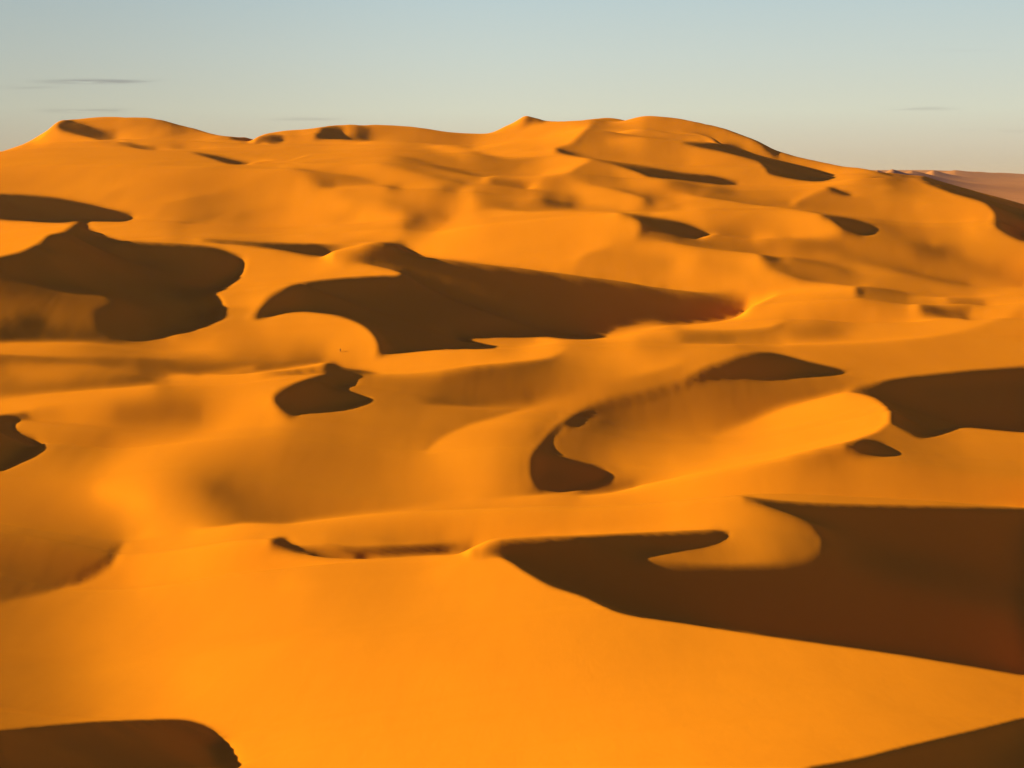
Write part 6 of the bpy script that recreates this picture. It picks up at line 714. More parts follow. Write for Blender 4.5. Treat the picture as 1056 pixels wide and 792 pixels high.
709,-1,3,-4,702,-4,2,702,-4,6,-2,704,1,-1,702,4,-5,2,739,3,-3,1,703,2,712,-2,-1,702,1,2,-3,709,-2,8,-2,0,-1,707,-2,7,-3,1,2,-3,2,702,-2,9,-4,0,-1,705,2,-3,1,738,-4,8,-7,
2,703,1,707,-2,704,4,-5,-3,2,714,-5,710,-2,7,-3,3,-3,0,1,702,-5,6,-1,-2,704,2,-1,0,1,738,-4,5,0,-2,703,1,712,1,1,-9,7,-1,-4,1,711,4,710,1,-2,3,702,1,-5,2,0,-1,3,0,-3,746,
-3,5,-3,0,-3,1,0,1,708,1,702,-1,2,3,-12,9,711,-1,702,2,710,2,-1,2,702,2,704,-3,9,-3,706,-2,2,738,-4,6,-2,702,-2,0,1,708,1,703,2,0,-4,2,3,0,1,708,-1,702,2,710,2,705,3,-11,
1,702,-1,4,-4,705,-2,1,738,-4,6,-2,716,-1,2,704,-8,20,-1,702,2,704,-2,716,2,-2,0,2,-4,705,2,-2,702,1,0,-2,2,738,-2,5,-3,722,-9,33,-17,3,708,2,708,1,704,-1,3,-2,702,2,704,
-2,2,0,-2,703,-2,710,-1,727,-1,0,3,-2,707,-3,1,713,-13,15,-5,0,-1,2,705,-1,2,705,1,0,-2,2,705,2,-2,0,-2,1,705,-2,5,-2,-1,702,-2,2,737,-2,3,0,-1,704,-2,2,0,1,-3,0,2,711,
-7,-6,2,-4,0,2,707,2,706,2,705,2,703,1,707,-3,5,-1,702,-3,1,737,-2,2,1,-1,0,1,702,-2,4,0,2,0,-2,4,-2,709,-3,16,-12,2,3,-5,705,-2,0,-1,2,711,-2,4,-3,0,-3,705,1,703,-2,5,
-3,2,-4,740,5,-2,704,-2,4,-2,1,0,-5,4,-2,709,-6,19,-7,0,2,-7,2,704,-1,702,2,704,1,706,-2,5,0,-2,712,4,0,-5,2,738,-4,8,-3,705,-2,3,702,-4,2,710,-8,6,-2,711,2,714,-3,3,712,
7,-9,2,738,-5,13,-8,705,-4,8,-3,702,-1,2,707,1,0,-2,705,1,707,1,703,3,708,1,0,-4,713,3,-4,739,-5,12,-5,705,-2,5,-2,702,-1,709,-2,7,-4,703,-1,2,-2,706,1,702,-1,2,708,3,-2,
715,2,-2,738,-7,14,-5,-1,705,2,704,-5,7,707,-4,11,-3,703,-2,3,-2,1,705,2,712,3,-3,714,1,-2,739,-8,15,-7,-2,704,1,704,1,-3,3,-1,706,-5,4,-2,703,-2,3,-2,2,0,-1,703,3,0,-2,
704,-1,703,1,717,1,-5,1,738,-3,4,3,-4,710,-2,-1,2,706,3,705,-2,2,-2,2,705,1,0,-2,708,3,717,2,-6,2,1,-1,707,-1,728,-1,0,12,-10,2,709,-2,-2,4,-4,5,2,702,-2,2,704,2,-1,2,0,
1,702,-1,704,-2,708,3,717,2,-6,1,2,-1,736,-1,4,-6,702,2,707,2,0,-11,18,-9,22,-9,1,-1,1,706,-2,705,-2,0,2,710,-1,2,2,702,1,713,2,-5,0,2,-1,736,-2,6,-7,18,-12,3,-1,706,5,
-3,-12,27,-9,21,-24,5,1,706,2,-1,704,2,-2,0,2,707,1,702,-1,3,-2,0,-2,1,713,2,-5,0,2,-1,736,-2,6,-4,-3,-8,702,-1,705,5,1,-16,17,-6,2,-10,0,4,708,-2,721,-2,714,3,-5,0,2,-1,
736,-2,5,-3,-10,6,4,0,-1,705,2,7,-26,25,-4,-9,9,-2,-1,707,3,-6,707,2,704,1,718,2,704,4,-5,1,3,-2,737,3,-2,-7,6,3,-1,707,5,-25,8,-2,0,6,0,-6,702,1,-2,705,-3,-3,1,704,1,0,
-1,721,1,704,3,-7,0,3,-2,737,4,-2,-3,17,-8,702,-1,705,-6,12,-5,702,-8,18,-7,708,3,-8,5,1,1,710,2,-3,0,2,718,4,-7,2,4,-2,736,-2,7,-3,0,-8,-7,708,-5,4,-1,702,-3,14,-11,708,
2,-2,0,-6,3,-1,-1,0,1,0,-1,703,-1,2,706,-2,714,4,-9,2,3,-2,707,-1,728,-4,11,-5,0,-10,12,-5,706,-2,0,-1,3,-1,702,-2,-4,3,-1,709,-7,3,-2,-1,1,1,0,-1,704,2,703,-2,1,712,1,
703,4,-9,2,3,-2,0,-1,703,-1,730,-3,8,-4,0,-6,15,-7,709,4,-2,702,-5,10,710,2,-4,1,0,-2,0,2,-2,706,-2,704,-2,715,3,-8,1,2,-2,707,-1,728,-2,3,-2,0,-6,10,-4,707,-1,0,2,703,
-5,7,-2,709,-1,3,702,-1,0,3,-2,-1,708,-1,0,4,-2,703,-1,710,1,-3,0,2,738,2,702,-2,6,-2,713,-1,3,-2,708,-2,3,-2,702,-2,1,703,-2,0,1,707,-1,-6,703,-2,709,-1,712,-1,729,1,
702,-1,3,-3,712,-1,5,-2,-1,707,5,-17,16,-2,702,-4,6,-3,702,-4,0,2,-2,2,705,-2,2,-1,1,703,1,706,-1,2,745,-1,3,-2,1,711,-2,2,-1,-3,1,706,7,-17,13,-3,702,-6,8,-2,0,2,-4,0,3,
-2,2,-2,705,4,-3,1,708,-1,-3,0,2,745,-3,8,-4,707,-2,-2,3,-1,702,-2,8,-3,-2,706,1,-1,703,2,-6,6,-1,0,2,-3,0,2,702,-2,705,3,-3,2,708,2,-3,1,702,-2,740,-2,7,-3,-4,12,-6,708,
-5,7,-3,703,-4,8,-3,707,2,-2,1,702,-5,4,703,-2,702,1,707,1,-1,709,1,-2,714,-1,729,-5,13,-4,-2,2,-4,706,2,0,-5,5,-3,704,-1,3,-1,706,1,0,-3,2,0,-4,5,702,-2,715,-1,753,4,-1,
-1,-4,6,-3,705,2,0,-3,2,705,-1,702,-2,711,3,702,-2,704,1,-1,765,-2,0,5,-3,705,2,0,-1,2,1,705,-2,2,0,-2,709,-3,4,-2,703,1,-1,717,2,-1,0,2,0,-2,703,1,741,-1,0,3,-2,707,-2,
708,-3,4,0,-3,712,-1,-2,4,-1,716,-2,3,-2,-2,6,-4,702,-2,2,0,-1,707,-1,732,-2,0,2,706,1,0,-2,0,1,707,-2,7,712,4,2,-2,2,703,-1,703,1,710,1,0,-3,9,-9,3,0,-7,6,709,-1,733,1,
703,-1,705,-3,1,710,8,-1,-1,708,-1,3,3,-1,0,2,-1,2,703,-1,1,702,-2,2,703,2,0,-5,12,-2,-4,-2,702,4,-7,3,742,-2,4,703,-2,704,3,-6,3,710,3,-6,711,2,0,-2,0,1,705,-1,0,2,-2,
704,2,0,-12,7,-3,5,-12,3,702,4,-3,742,-2,5,-4,0,1,705,3,-5,2,709,-4,12,-7,710,4,-11,7,-2,0,2,704,-4,3,-2,705,3,702,-1,2,-3,702,-5,2,0,4,-3,743,-7,7,-2,-1,5,-5,704,5,-17,
8,707,-3,0,5,-3,710,2,-3,4,706,4,-23,29,-6,709,-2,2,702,-2,703,2,709,-1,733,-5,22,-10,-1,3,-5,4,703,5,-15,18,-2,704,-3,0,3,-2,1,-4,711,2,-8,2,702,3,702,4,-13,16,-6,709,
-2,2,2,-3,1,0,1,-3,4,-2,738,2,-1,702,-2,4,-4,0,-9,5,-2,2,703,8,-7,-2,704,24,717,1,705,2,0,-9,13,-5,704,-2,3,704,-2,4,0,-3,2,0,-3,4,738,-1,2,-2,702,-2,1,6,-4,-2,0,2,-3,0,
1,0,6,-29,3,0,-1,4,-17,22,-6,8,-5,-6,1,714,-1,3,-4,-5,7,-4,-3,15,-12,1,703,-5,-1,702,-2,2,-4,2,1,-8,4,742,1,704,1,2,-4,3,-4,0,-2,703,3,-21,3,702,5,-12,4,5,-11,10,-5,3,
704,1,-1,0,1,710,-5,-3,-6,0,10,-2,703,-7,-3,702,-2,2,-2,702,-1,702,2,-3,744,2,708,3,0,3,703,2,-4,-1,3,-5,4,4,-3,2,0,-6,10,-6,6,-2,703,2,707,1,3,-10,0,6,-6,703,1,1,702,-2,
2,-2,1,704,1,748,-2,705,3,-8,3,703,1,-3,0,-1,0,-1,2,702,-1,0,4,-6,6,0,-5,7,-2,-4,5,704,-1,2,702,9,3,-2,0,-1,0,2,704,-2,706,1,-1,748,-3,1,704,1,-2,0,1,703,-2,707,-1,705,
-1,3,0,-4,7,-1,-2,0,1,704,-4,2,0,-2,6,-3,702,-2,1,708,1,702,1,708,-1,736,1,-3,1,703,1,-3,0,1,704,-2,710,1,706,2,0,-2,0,4,706,-4,7,-2,703,-3,709,2,711,-1,736,1,-3,2,-1,
702,-3,3,0,2,703,1,-2,-1,703,2,714,-3,2,706,-3,7,-2,704,-1,2,705,-2,702,2,-2,748,-3,2,703,-3,3,-7,0,3,707,-1,3,711,-2,3,704,-3,1,702,-2,-5,8,-2,704,-1,705,1,-3,1,0,3,-4,
747,2,-5,2,706,4,-2,704,-2,702,-2,3,-2,-2,706,2,-3,-2,705,2,-4,2,702,-2,0,-2,-7,1,703,-1,0,1,704,-3,1,0,3,-6,2,3,-1,744,2,-6,2,0,1,702,1,0,-2,2,-2,703,-3,1,0,-2,3,-6,706,
-2,702,-3,2,705,-3,2,703,2,0,-3,706,2,704,-2,702,6,-10,2,2,-1,744,3,-5,2,704,1,702,-2,3,0,-1,2,-4,1,0,-2,5,-3,705,-3,703,-2,5,-2,704,-1,4,-1,702,-1,708,1,703,1,-4,702,10,
-16,3,-6,2,-1,743,3,-5,2,-1,708,4,-2,0,-5,2,702,4,0,-2,0,1,-3,707,2,-2,702,-1,3,704,-1,710,-2,702,-2,702,10,-18,3,-12,6,-2,743,3,-4,2,709,-3,4,-3,-6,2,702,4,0,-2,2,0,-2,
707,-1,3,-3,711,-1,706,-1,704,-2,6,-12,4,-12,6,-2,738,-2,4,-2,702,1,-2,710,-2,702,-3,702,-1,6,-4,0,1,-5,2,709,-6,6,-2,2,704,-1,703,-2,710,-1,702,-1,0,-3,0,-2,736,-1,1,-2,
3,702,4,-2,713,2,-2,702,-2,8,-5,0,-2,2,710,-7,703,-3,11,0,1,-6,2,0,1,702,-1,706,1,0,-2,703,-2,3,738,-2,704,-1,7,-6,710,1,704,-1,702,4,0,-4,3,710,-6,6,-3,702,10,-5,-4,2,
-5,1,3,0,-1,702,-2,704,2,704,1,0,-2,4,738,-2,704,-1,5,-6,716,-3,4,4,-20,7,710,-2,4,-5,703,6,-22,11,1,-6,3,0,1,0,-9,0,-12,5,703,3,704,2,-4,0,1,738,-3,3,703,-1,3,-1,-1,704,
-1,712,9,-7,2,711,2,703,1,4,-3,702,-3,2,-2,0,-5,18,-10,-6,8,703,3,703,-4,14,-14,4,739,-2,2,706,-4,1,717,2,711,2,-1,1,702,3,-8,6,706,2,-7,-2,6,2,702,-1,1,0,-1,-1,7,4,-12,
4,1,738,-1,1,703,1,0,1,-4,2,703,-1,707,-1,704,2,0,-1,712,2,0,2,0,-1,2,709,2,-7,706,-7,14,-2,-8,2,2,-1,742,3,0,1,-4,1,716,1,-2,713,1,703,-1,1,704,-2,3,-1,0,2,-2,3,702,-2,
1,702,-10,11,-4,-5,2,3,-2,741,-1,5,702,-2,717,2,-2,712,2,705,1,704,-1,2,703,-4,2,0,1,-2,2,702,-7,12,-6,-3,1,2,-1,707,1,733,-2,7,-2,-2,2,705,1,711,1,-2,702,1,709,3,-4,709,
-1,2,-1,0,1,-3,2,702,-2,1,702,-5,12,-8,-3,0,2,-1,741,-4,9,-1,-8,4,716,-1,0,-3,0,-1,1,709,2,-3,1,708,-1,0,-1,702,-2,2,-1,0,-2,2,702,-6,11,-9,-2,0,2,-1,737,-2,703,-4,11,-2,
-3,1,717,1,-2,0,-2,712,1,713,-2,2,-1,0,-2,1,702,-5,13,-9,-1,1,2,-2,736,2,-3,2,0,-1,-2,13,-6,6,703,1,706,-1,710,-2,713,-2,712,-1,1,0,1,-2,2,702,-6,12,-9,-2,1,2,-2,736,2,
-6,3,702,-3,8,-4,4,717,-1,703,-2,713,-1,708,1,703,-1,1,0,1,-2,2,702,-7,12,-8,-3,1,2,737,2,-8,4,-2,2,-2,3,-2,3,721,-2,726,-1,702,1,-2,2,702,-9,12,-7,-4,1,2,-1,707,1,728,2,
-7,2,1,-2,0,3,-3,5,719,2,-1,-2,0,1,725,1,0,2,-2,2,702,-9,12,-7,-3,2,2,-2,707,1,728,4,-11,7,0,-1,-2,4,-7,7,703,1,715,2,-2,-2,0,1,718,-1,707,-1,1,-2,2,702,-10,13,-6,-2,1,2,
-2,-1,735,3,-10,8,702,-2,4,-11,7,719,3,-2,-2,0,1,727,2,-2,2,702,-10,13,-7,-1,0,1,-1,707,1,729,5,-4,703,7,-13,7,703,1,715,4,-2,-1,1,2,710,2,-2,707,2,706,-1,1,0,2,702,-11,
13,-7,0,1,2,737,-2,3,-1,-2,702,7,-17,7,719,4,-3,-2,712,2,-1,716,-1,702,1,-8,13,-7,-2,1,2,-1,737,3,0,-5,2,0,4,-22,7,719,3,-3,702,2,710,1,721,-5,11,-6,-3,2,2,-2,737,2,0,2,
-1,0,3,-22,6,704,1,714,3,-2,-1,0,2,732,-2,8,-3,-5,2,2,-2,707,1,729,2,705,-20,6,704,3,713,-1,4,-3,-1,0,2,-2,732,4,0,-9,3,2,-2,736,-2,5,0,-1,2,-2,2,-20,5,704,3,-2,712,-1,3,
-5,702,3,-2,732,2,4,-10,3,3,-2,737,2,-5,703,2,-19,705,3,-2,713,1,-3,702,4,-3,2,-1,717,2,712,3,5,-10,3,3,-1,707,1,730,-2,-1,702,2,-4,705,3,-3,708,1,707,-3,5,-4,2,703,1,-2,
712,-1,2,712,3,4,-11,4,3,-2,738,-2,2,703,2,705,3,-4,709,-1,704,2,-2,-3,7,-2,702,1,702,-2,702,-1,2,-1,720,-2,2,5,-13,4,3,-2,740,1,705,1,702,2,-2,709,3,-2,2,-1,0,1,0,-3,7,
-2,0,-2,3,-2,704,-1,6,-3,0,2,718,-10,-3,8,-13,3,2,-2,745,7,706,2,706,-3,3,-2,2,-2,0,2,0,-5,8,-2,0,-2,4,-4,3,-1,703,12,-5,-1,2,714,-1,703,-11,-2,6,-9,3,2,746,5,-22,3,704,
-3,2,707,-1,702,-1,0,2,-6,8,-2,0,-2,3,-3,4,-2,702,-3,15,-4,-2,703,2,710,1,-2,703,-8,-6,5,-5,2,1,746,-1,2,709,-2,709,4,-7,8,-1,0,-1,3,-3,4,-4,1,702,3,-2,702,2,-1,702,-2,3,
-2,710,-2,13,-10,0,-2,0,1,760,2,-1,702,-5,702,4,-7,8,-2,702,3,-3,5,-5,2,-4,8,702,-3,3,711,-1,705,-6,14,-4,-2,747,2,-5,2,712,-1,703,3,-4,702,5,-9,8,-1,702,3,-2,3,-4,0,5,
-3,3,0,-2,3,704,2,-2,12,-1,703,-2,1,704,-3,1,1,-4,711,1,734,2,-4,3,703,-1,708,-2,6,-5,1,-1,4,-4,702,6,-7,4,1,705,-3,4,0,-1,1,-3,2,703,-1,0,2,0,2,-4,704,1,0,1,0,-3,6,0,1,
-4,711,1,733,2,-3,2,713,-2,6,-6,2,0,2,-4,2,702,3,-1,1,702,5,0,-2,703,-2,0,3,703,1,-2,703,-4,5,-2,707,-4,2,1,0,-3,744,1,-2,1,714,2,1,-3,0,2,-2,0,-2,2,0,2,-4,12,-2,3,8,0,
-6,2,702,-3,0,3,702,-1,0,-3,703,-2,0,7,-5,5,0,1,702,-2,7,-4,4,0,-2,761,3,0,-2,704,1,0,-1,702,11,-2,-3,704,-2,0,-2,0,2,702,-2,1,-3,704,-4,16,-9,5,-1,1,702,-3,6,-3,0,1,-3,
741,-2,1,718,3,-2,702,-3,703,-1,-1,0,3,0,-3,702,-3,8,-3,702,-2,706,-2,704,-5,14,-4,1,-2,2,702,-4,703,2,-2,-2,710,1,729,-3,2,718,1,702,-2,702,1,0,-1,704,1,702,-1,2,-1,2,0,
-2,1,710,-2,5,3,0,-3,2,-1,702,-3,-1,0,2,-1,-2,740,-2,719,2,-2,0,-2,-1,4,707,-1,1,702,-3,1,2,-1,-2,2,-1,703,-2,0,2,704,2,702,-2,2,0,-2,7,0,-1,0,2,-2,761,-1,704,3,711,-3,
702,-1,-1,2,703,-2,0,-2,706,-1,1,-1,2,0,-5,6,-3,-2,2,0,-3,760,2,-3,704,2,706,-2,704,-1,703,-2,704,-3,2,-2,704,1,-1,0,1,0,2,0,-3,3,0,-2,4,0,-3,742,-1,717,2,707,-2,704,-2,
703,-1,704,-2,4,-2,703,1,-2,703,-1,2,-1,0,1,702,-3,3,705,-3,741,2,714,4,-2,2,0,2,706,1,709,-2,6,-3,-1,0,-3,13,-4,703,1,-1,707,1,702,-5,5,-2,703,2,-2,1,740,2,713,-1,7,-2,
0,2,710,-1,707,4,-4,0,-1,-5,9,-3,704,-1,707,2,-5,4,-6,7,-2,703,1,-2,1,740,4,-2,712,-2,6,-2,711,2,707,1,0,-4,0,-3,0,1,-3,702,-1,709,3,-7,7,-5,4,704,1,-2,741,4,-1,712,-3,3,
-1,0,-2,3,707,-1,2,-1,706,2,-3,702,-5,8,0,-3,0,1,0,2,-2,1,703,2,-1,0,2,-6,6,-4,3,705,-1,741,2,-2,712,-2,2,-1,703,2,706,-1,2,-1,705,-1,1,-3,7,0,-3,0,2,-3,704,-2,703,-1,2,
-3,0,1,-3,4,-4,1,1,-2,2,743,-1,1,-2,713,2,-3,2,3,707,2,709,1,0,4,-3,3,0,2,-3,703,1,705,3,-3,702,1,0,-3,702,-2,704,-2,740,1,713,1,0,-3,-1,5,-2,2,705,2,703,-1,703,-1,703,
-5,704,-3,1,703,-1,708,2,0,-2,1,2,-2,704,-2,754,3,-2,2,-4,-3,7,-1,705,1,702,1,-1,2,702,-2,702,-3,8,-4,704,-2,2,-1,706,-1,2,-2,-1,5,-3,-2,0,1,759,-2,4,-5,7,-8,-3,7,-7,705,
1,0,1,0,-3,1,705,-3,4,-5,3,705,-1,710,8,-5,-1,0,3,-2,702,1,755,-2,5,-6,12,-13,3,-3,2,707,2,0,-2,1,0,-1,703,2,-1,-3,3,704,2,0,-2,-2,703,-1,3,-3,-1,2,8,-6,702,5,-1,702,1,
755,-3,5,-6,13,-14,5,-6,16,-4,706,1,702,2,0,-2,2,0,-2,5,-2,707,2,2,-5,1,0,-2,3,-2,0,-1,0,9,-6,0,-1,4,0,-2,0,1,755,-3,5,-2,9,-11,5,-2,11,-7,707,-2,0,1,0,-2,2,0,-2,4,-2,
707,4,2,-12,2,-2,4,-3,702,-1,-2,13,-8,702,2,2,-3,0,1,755,-2,3,0,-2,0,2,2,-2,708,-1,703,-2,1,0,-2,4,-2,707,3,-3,3,0,2,-2,-1,703,-2,11,-7,703,3,-2,0,1,-1,711,1,742,-1,3,2,
-11,10,702,-2,3,-1,706,-1,703,-2,0,-2,-2,2,0,-2,706,3,702,-3,15,-3,704,-2,9,-6,0,-1,0,5,-3,702,-1,711,1,743,2,4,-12,11,0,-3,1,2,711,-2,2,-1,0,1,2,-4,1,708,-5,24,-4,0,-1,
702,-2,8,-6,0,-1,0,5,-4,702,-1,711,1,744,3,-9,5,714,1,-3,2,-1,0,1,3,-4,2,1,707,-6,19,-8,0,-1,702,-1,8,-5,1,-1,0,2,-1,0,1,0,-1,710,1,742,1,0,3,-5,2,714,2,-3,2,-1,0,1,0,-2,
1,1,707,-6,14,-8,2,-1,702,-1,7,-4,0,-1,702,1,-2,1,0,-2,1,752,2,0,1,-3,716,-3,2,714,-6,11,-7,2,-1,0,1,-1,7,-4,702,1,0,3,-1,702,-3,1,751,-1,3,702,-2,712,-1,703,-2,1,702,1,
0,-1,709,-6,11,-5,2,702,1,0,6,-4,0,-1,1,704,1,-4,1,751,-1,3,702,-1,712,-1,0,4,-1,-1,703,2,0,-3,1,704,-1,703,-5,10,-4,704,-1,6,-3,1,-2,1,702,2,0,2,-5,1,751,-2,3,702,-1,
714,3,-2,703,-2,3,0,-3,709,-5,9,-3,704,-2,6,-3,1,-2,1,704,2,-5,2,751,-2,4,702,-2,715,-1,703,-2,5,2,-2,709,-6,9,-2,-2,703,-1,6,-3,0,-1,1,703,2,2,-4,2,751,-2,5,702,-2,719,
-3,4,0,-3,709,-8,8,0,-2,704,5,-3,702,1,704,3,-5,2,751,-2,6,-2,0,-2,719,-2,5,711,-5,3,-2,-2,4,-2,2,0,5,-3,707,4,-6,2,751,-3,3,0,1,-2,719,-5,4,1,-2,1,703,1,-1,702,-3,2,2,
-2,-2,2,-2,1,-1,5,-3,702,1,704,5,-8,2,749,2,0,-2,3,0,3,-3,716,-1,1,0,-3,-3,0,-3,702,2,702,-3,0,-2,6,-3,2,0,-1,0,-2,0,-1,5,-3,702,2,704,6,-9,2,749,2,0,-1,702,3,-6,0,2,714,
-4,702,2,-12,702,1,0,1,702,-1,702,-1,-2,706,-1,4,-3,702,2,704,5,-7,1,749,1,706,-2,4,-1,711,2,-1,703,6,-6,-2,1,0,-1,1,702,-1,0,3,-1,708,4,-2,702,2,704,3,-3,1,751,-1,1,702,
1,0,3,-1,711,3,-6,3,703,-5,703,-1,2,702,-3,4,706,-1,703,4,-2,702,2,705,-2,752,-1,2,0,2,-4,2,711,-1,0,5,-6,2,702,-2,6,-2,702,-1,3,0,-2,4,-3,706,-1,703,3,-2,702,2,705,-2,
753,1,0,-4,2,712,-1,0,3,-4,704,1,-6,0,-1,-1,3,0,-4,0,-2,703,-1,702,-2,703,3,-3,702,1,705,-2,753,2,-2,705,1,710,3,-2,704,-4,-4,1,-1,0,4,-1,-2,5,-3,706,-2,703,3,-3,1,707,
-1,749,1,702,-1,3,-2,722,-7,2,0,-1,0,3,702,1,3,-3,704,2,-3,-1,0,2,3,-3,0,2,756,2,-1,0,-1,0,1,714,-1,2,-3,1,704,-7,13,-2,706,6,-4,704,2,-3,702,2,2,-3,-2,3,756,2,-1,718,-1,
3,-4,1,704,-3,17,-4,706,4,-2,704,1,-3,703,1,-1,-2,4,706,-1,749,2,-2,718,-4,4,-6,705,-2,10,-7,702,-1,703,3,-1,705,-3,703,2,-2,0,2,706,-1,749,3,-2,719,4,-7,2,704,-1,6,-7,
706,2,-2,705,-3,702,2,2,-2,0,1,706,-1,741,1,706,-1,4,704,2,713,-3,4,2,-5,2,704,-2,2,703,-2,703,2,-2,705,-2,702,1,1,-2,757,-2,3,0,-3,2,714,2,-4,4,2,-4,1,709,-1,703,2,-2,
705,-2,704,-2,0,1,756,2,1,-5,4,-1,706,1,707,-2,2,2,-2,714,2,705,1,-2,705,-2,2,1,756,2,-5,5,-2,714,-2,0,1,715,2,706,-3,705,-3,3,705,1,752,-3,3,-2,714,-2,702,-1,720,2,-2,
705,-2,4,-2,704,1,750,2,-3,717,-2,2,712,-1,705,-1,703,2,-3,703,1,0,-3,4,756,2,-2,2,711,1,704,-3,3,712,-1,704,2,-2,702,-1,2,-4,703,1,-1,-3,2,3,-2,754,1,702,2,707,-1,707,
-3,4,712,-1,704,3,0,-2,1,703,-2,1,0,3,-2,-2,2,2,-2,756,-1,1,707,-2,1,705,1,-3,4,-1,711,-1,704,1,1,-2,0,1,0,8,-12,2,0,4,-2,0,1,766,1,-2,1,705,2,-3,3,-1,711,-1,706,-2,703,
2,-19,6,0,3,-2,0,1,750,1,715,1,-2,706,2,-2,2,712,-2,711,-10,6,0,2,-2,706,-2,745,1,708,-1,706,2,-2,707,-2,711,1,0,-2,708,-2,702,-7,4,0,2,-2,0,1,750,2,715,2,-2,1,706,-1,
711,1,0,-2,704,-1,704,-2,3,-7,2,0,5,-1,0,2,702,-1,-1,702,-1,743,2,709,1,705,1,-2,707,-2,711,1,0,-1,704,-6,4,702,2,-6,8,-9,5,-2,0,2,-2,2,0,1,704,-2,743,2,-1,703,-1,5,-5,2,
0,1,710,-1,-1,0,1,0,1,710,1,0,-1,702,1,3,-5,3,702,1,-4,11,-11,6,5,-6,4,-3,2,706,-2,741,-1,0,2,705,6,-4,-1,0,2,716,-1,709,1,0,-2,702,2,0,5,-2,702,1,-4,1,-10,6,3,-7,6,-3,2,
706,-2,740,-2,3,-2,705,4,-1,0,3,702,2,715,-1,709,2,0,-2,2,0,3,-10,19,-6,702,1,0,-4,2,3,4,-7,7,-5,1,704,2,0,-3,740,-3,6,0,-3,703,4,0,-2,-1,1,702,1,715,-1,709,2,0,-3,3,0,3,
-27,30,-5,703,3,-6,702,4,-3,4,-4,705,2,0,-3,0,1,739,-3,6,-2,1,0,-4,11,-9,-4,2,0,-1,727,2,0,-3,3,1,2,-31,13,-2,0,2,702,-2,3,-2,0,3,703,1,0,-1,0,4,0,-3,740,1,-7,1,4,702,-6,
12,-11,703,-2,1,710,2,715,1,2,-3,703,-20,-8,0,-3,1,702,-1,6,-3,-3,7,-3,705,-2,5,0,-4,1,738,2,-1,2,-4,7,-2,2,-7,6,-6,703,-2,707,1,1,702,2,716,3,0,-2,703,-12,1,-2,0,-4,2,
-3,8,-2,0,5,-5,705,-2,2,0,-6,2,738,2,-3,4,-6,10,-2,702,4,0,-6,2,0,-1,703,1,-3,2,705,2,716,2,1,-3,0,-3,17,-6,-2,2,-1,0,2,0,2,0,5,708,2,1,-7,3,741,-6,12,-3,0,-2,5,-4,703,
-2,703,4,-17,9,705,1,717,3,6,-7,-8,16,-8,2,4,-8,5,703,-3,3,-4,1,-2,2,705,3,-6,2,741,-6,14,-5,0,-4,13,-20,12,-2,0,-2,703,9,-27,10,-1,719,2,-2,0,2,6,-11,0,6,-6,3,4,2,1,-2,
0,6,-3,4,-6,5,-4,4,705,5,-7,0,4,-1,737,2,0,-6,11,-5,1,-5,19,-36,18,-2,0,-2,703,5,11,0,4,702,-2,715,1,2,702,2,4,-10,6,-6,-3,5,3,-2,2,-2,4,0,-2,3,-9,11,-7,5,-2,704,5,-7,0,
-2,1,738,1,-6,9,-4,1,-8,22,-46,20,-3,705,6,31,-3,0,-2,3,-1,-2,714,2,1,702,4,1,-8,9,-9,3,4,6,9,-12,7,703,4,-15,21,-11,9,-2,704,3,-4,0,-1,738,-3,7,-6,5,0,-3,0,20,-33,19,-3,
706,-11,8,-9,-5,17,-3,714,-1,2,0,-2,0,5,0,-6,12,-14,15,-6,-5,15,17,-2,703,5,-23,31,-12,11,-2,704,1,-3,0,3,738,-2,3,3,-2,0,-1,1,6,-21,17,-1,702,1,702,5,-12,19,-3,-8,18,-6,
0,-3,2,711,-2,4,0,-2,0,3,-2,-7,16,-12,10,-8,16,-4,705,6,-26,26,-11,9,-2,703,2,1,-4,1,741,11,-5,-2,6,-3,5,-12,10,705,2,0,-10,6,1,-9,18,-7,0,-3,3,709,1,0,-3,6,-3,-2,0,2,-2,
-5,14,-11,7,-2,0,-3,2,704,5,-22,17,-8,7,-3,0,-1,-1,0,2,-6,3,741,7,-15,-1,-3,0,-2,-3,5,705,5,-3,702,3,-9,17,-9,702,3,711,-2,5,-7,-2,0,3,-2,0,3,-2,-4,2,2,-4,705,4,-16,10,
-5,5,-2,704,4,-6,3,741,4,-30,36,-10,0,3,-11,5,0,1,-1,0,1,4,-4,3,-10,6,-10,18,-9,0,2,712,-2,2,-6,702,3,703,-1,5,0,-1,706,3,-13,5,-3,4,-2,704,4,-6,2,739,-1,702,-10,28,-16,
2,2,-11,4,703,-3,7,3,-6,-16,-2,3,-5,20,-3,-3,2,706,-2,704,-1,-1,-2,-4,0,-2,3,0,-2,4,-2,2,-3,707,3,-9,3,0,3,-2,704,1,-3,740,-2,703,-11,-6,1,-4,702,-1,0,-3,6,-5,702,-15,19,
-2,-4,12,-3,0,-4,2,705,-3,705,-1,-3,4,-3,-2,5,-1,-2,3,-3,2,708,2,-6,1,0,2,-1,705,-2,740,-2,0,-1,1,-14,11,-10,4,-1,2,-2,3,-5,3,-6,-3,18,-18,5,2,-4,7,-5,7,-4,706,-1,2,-1,0,
2,-1,2,-3,4,-5,0,4,-2,-1,3,-3,709,2,-3,702,2,706,-2,740,-2,1,-1,1,-9,15,-2,1,2,-3,6,-3,3,0,-6,0,16,-7,4,702,-8,16,4,-3,2,702,1,702,1,-6,2,6,0,-4,2,-11,9,-3,704,2,0,-1,
709,3,-3,0,1,706,-4,0,1,738,-2,0,-3,3,0,2,-1,702,-2,1,-1,3,0,-4,0,2,-3,-2,702,-1,0,2,-6,702,1,-2,-2,0,4,-10,9,2,-10,11,-9,-2,2,4,-2,-5,3,0,2,709,-1,-4,13,-10,0,5,-2,703,
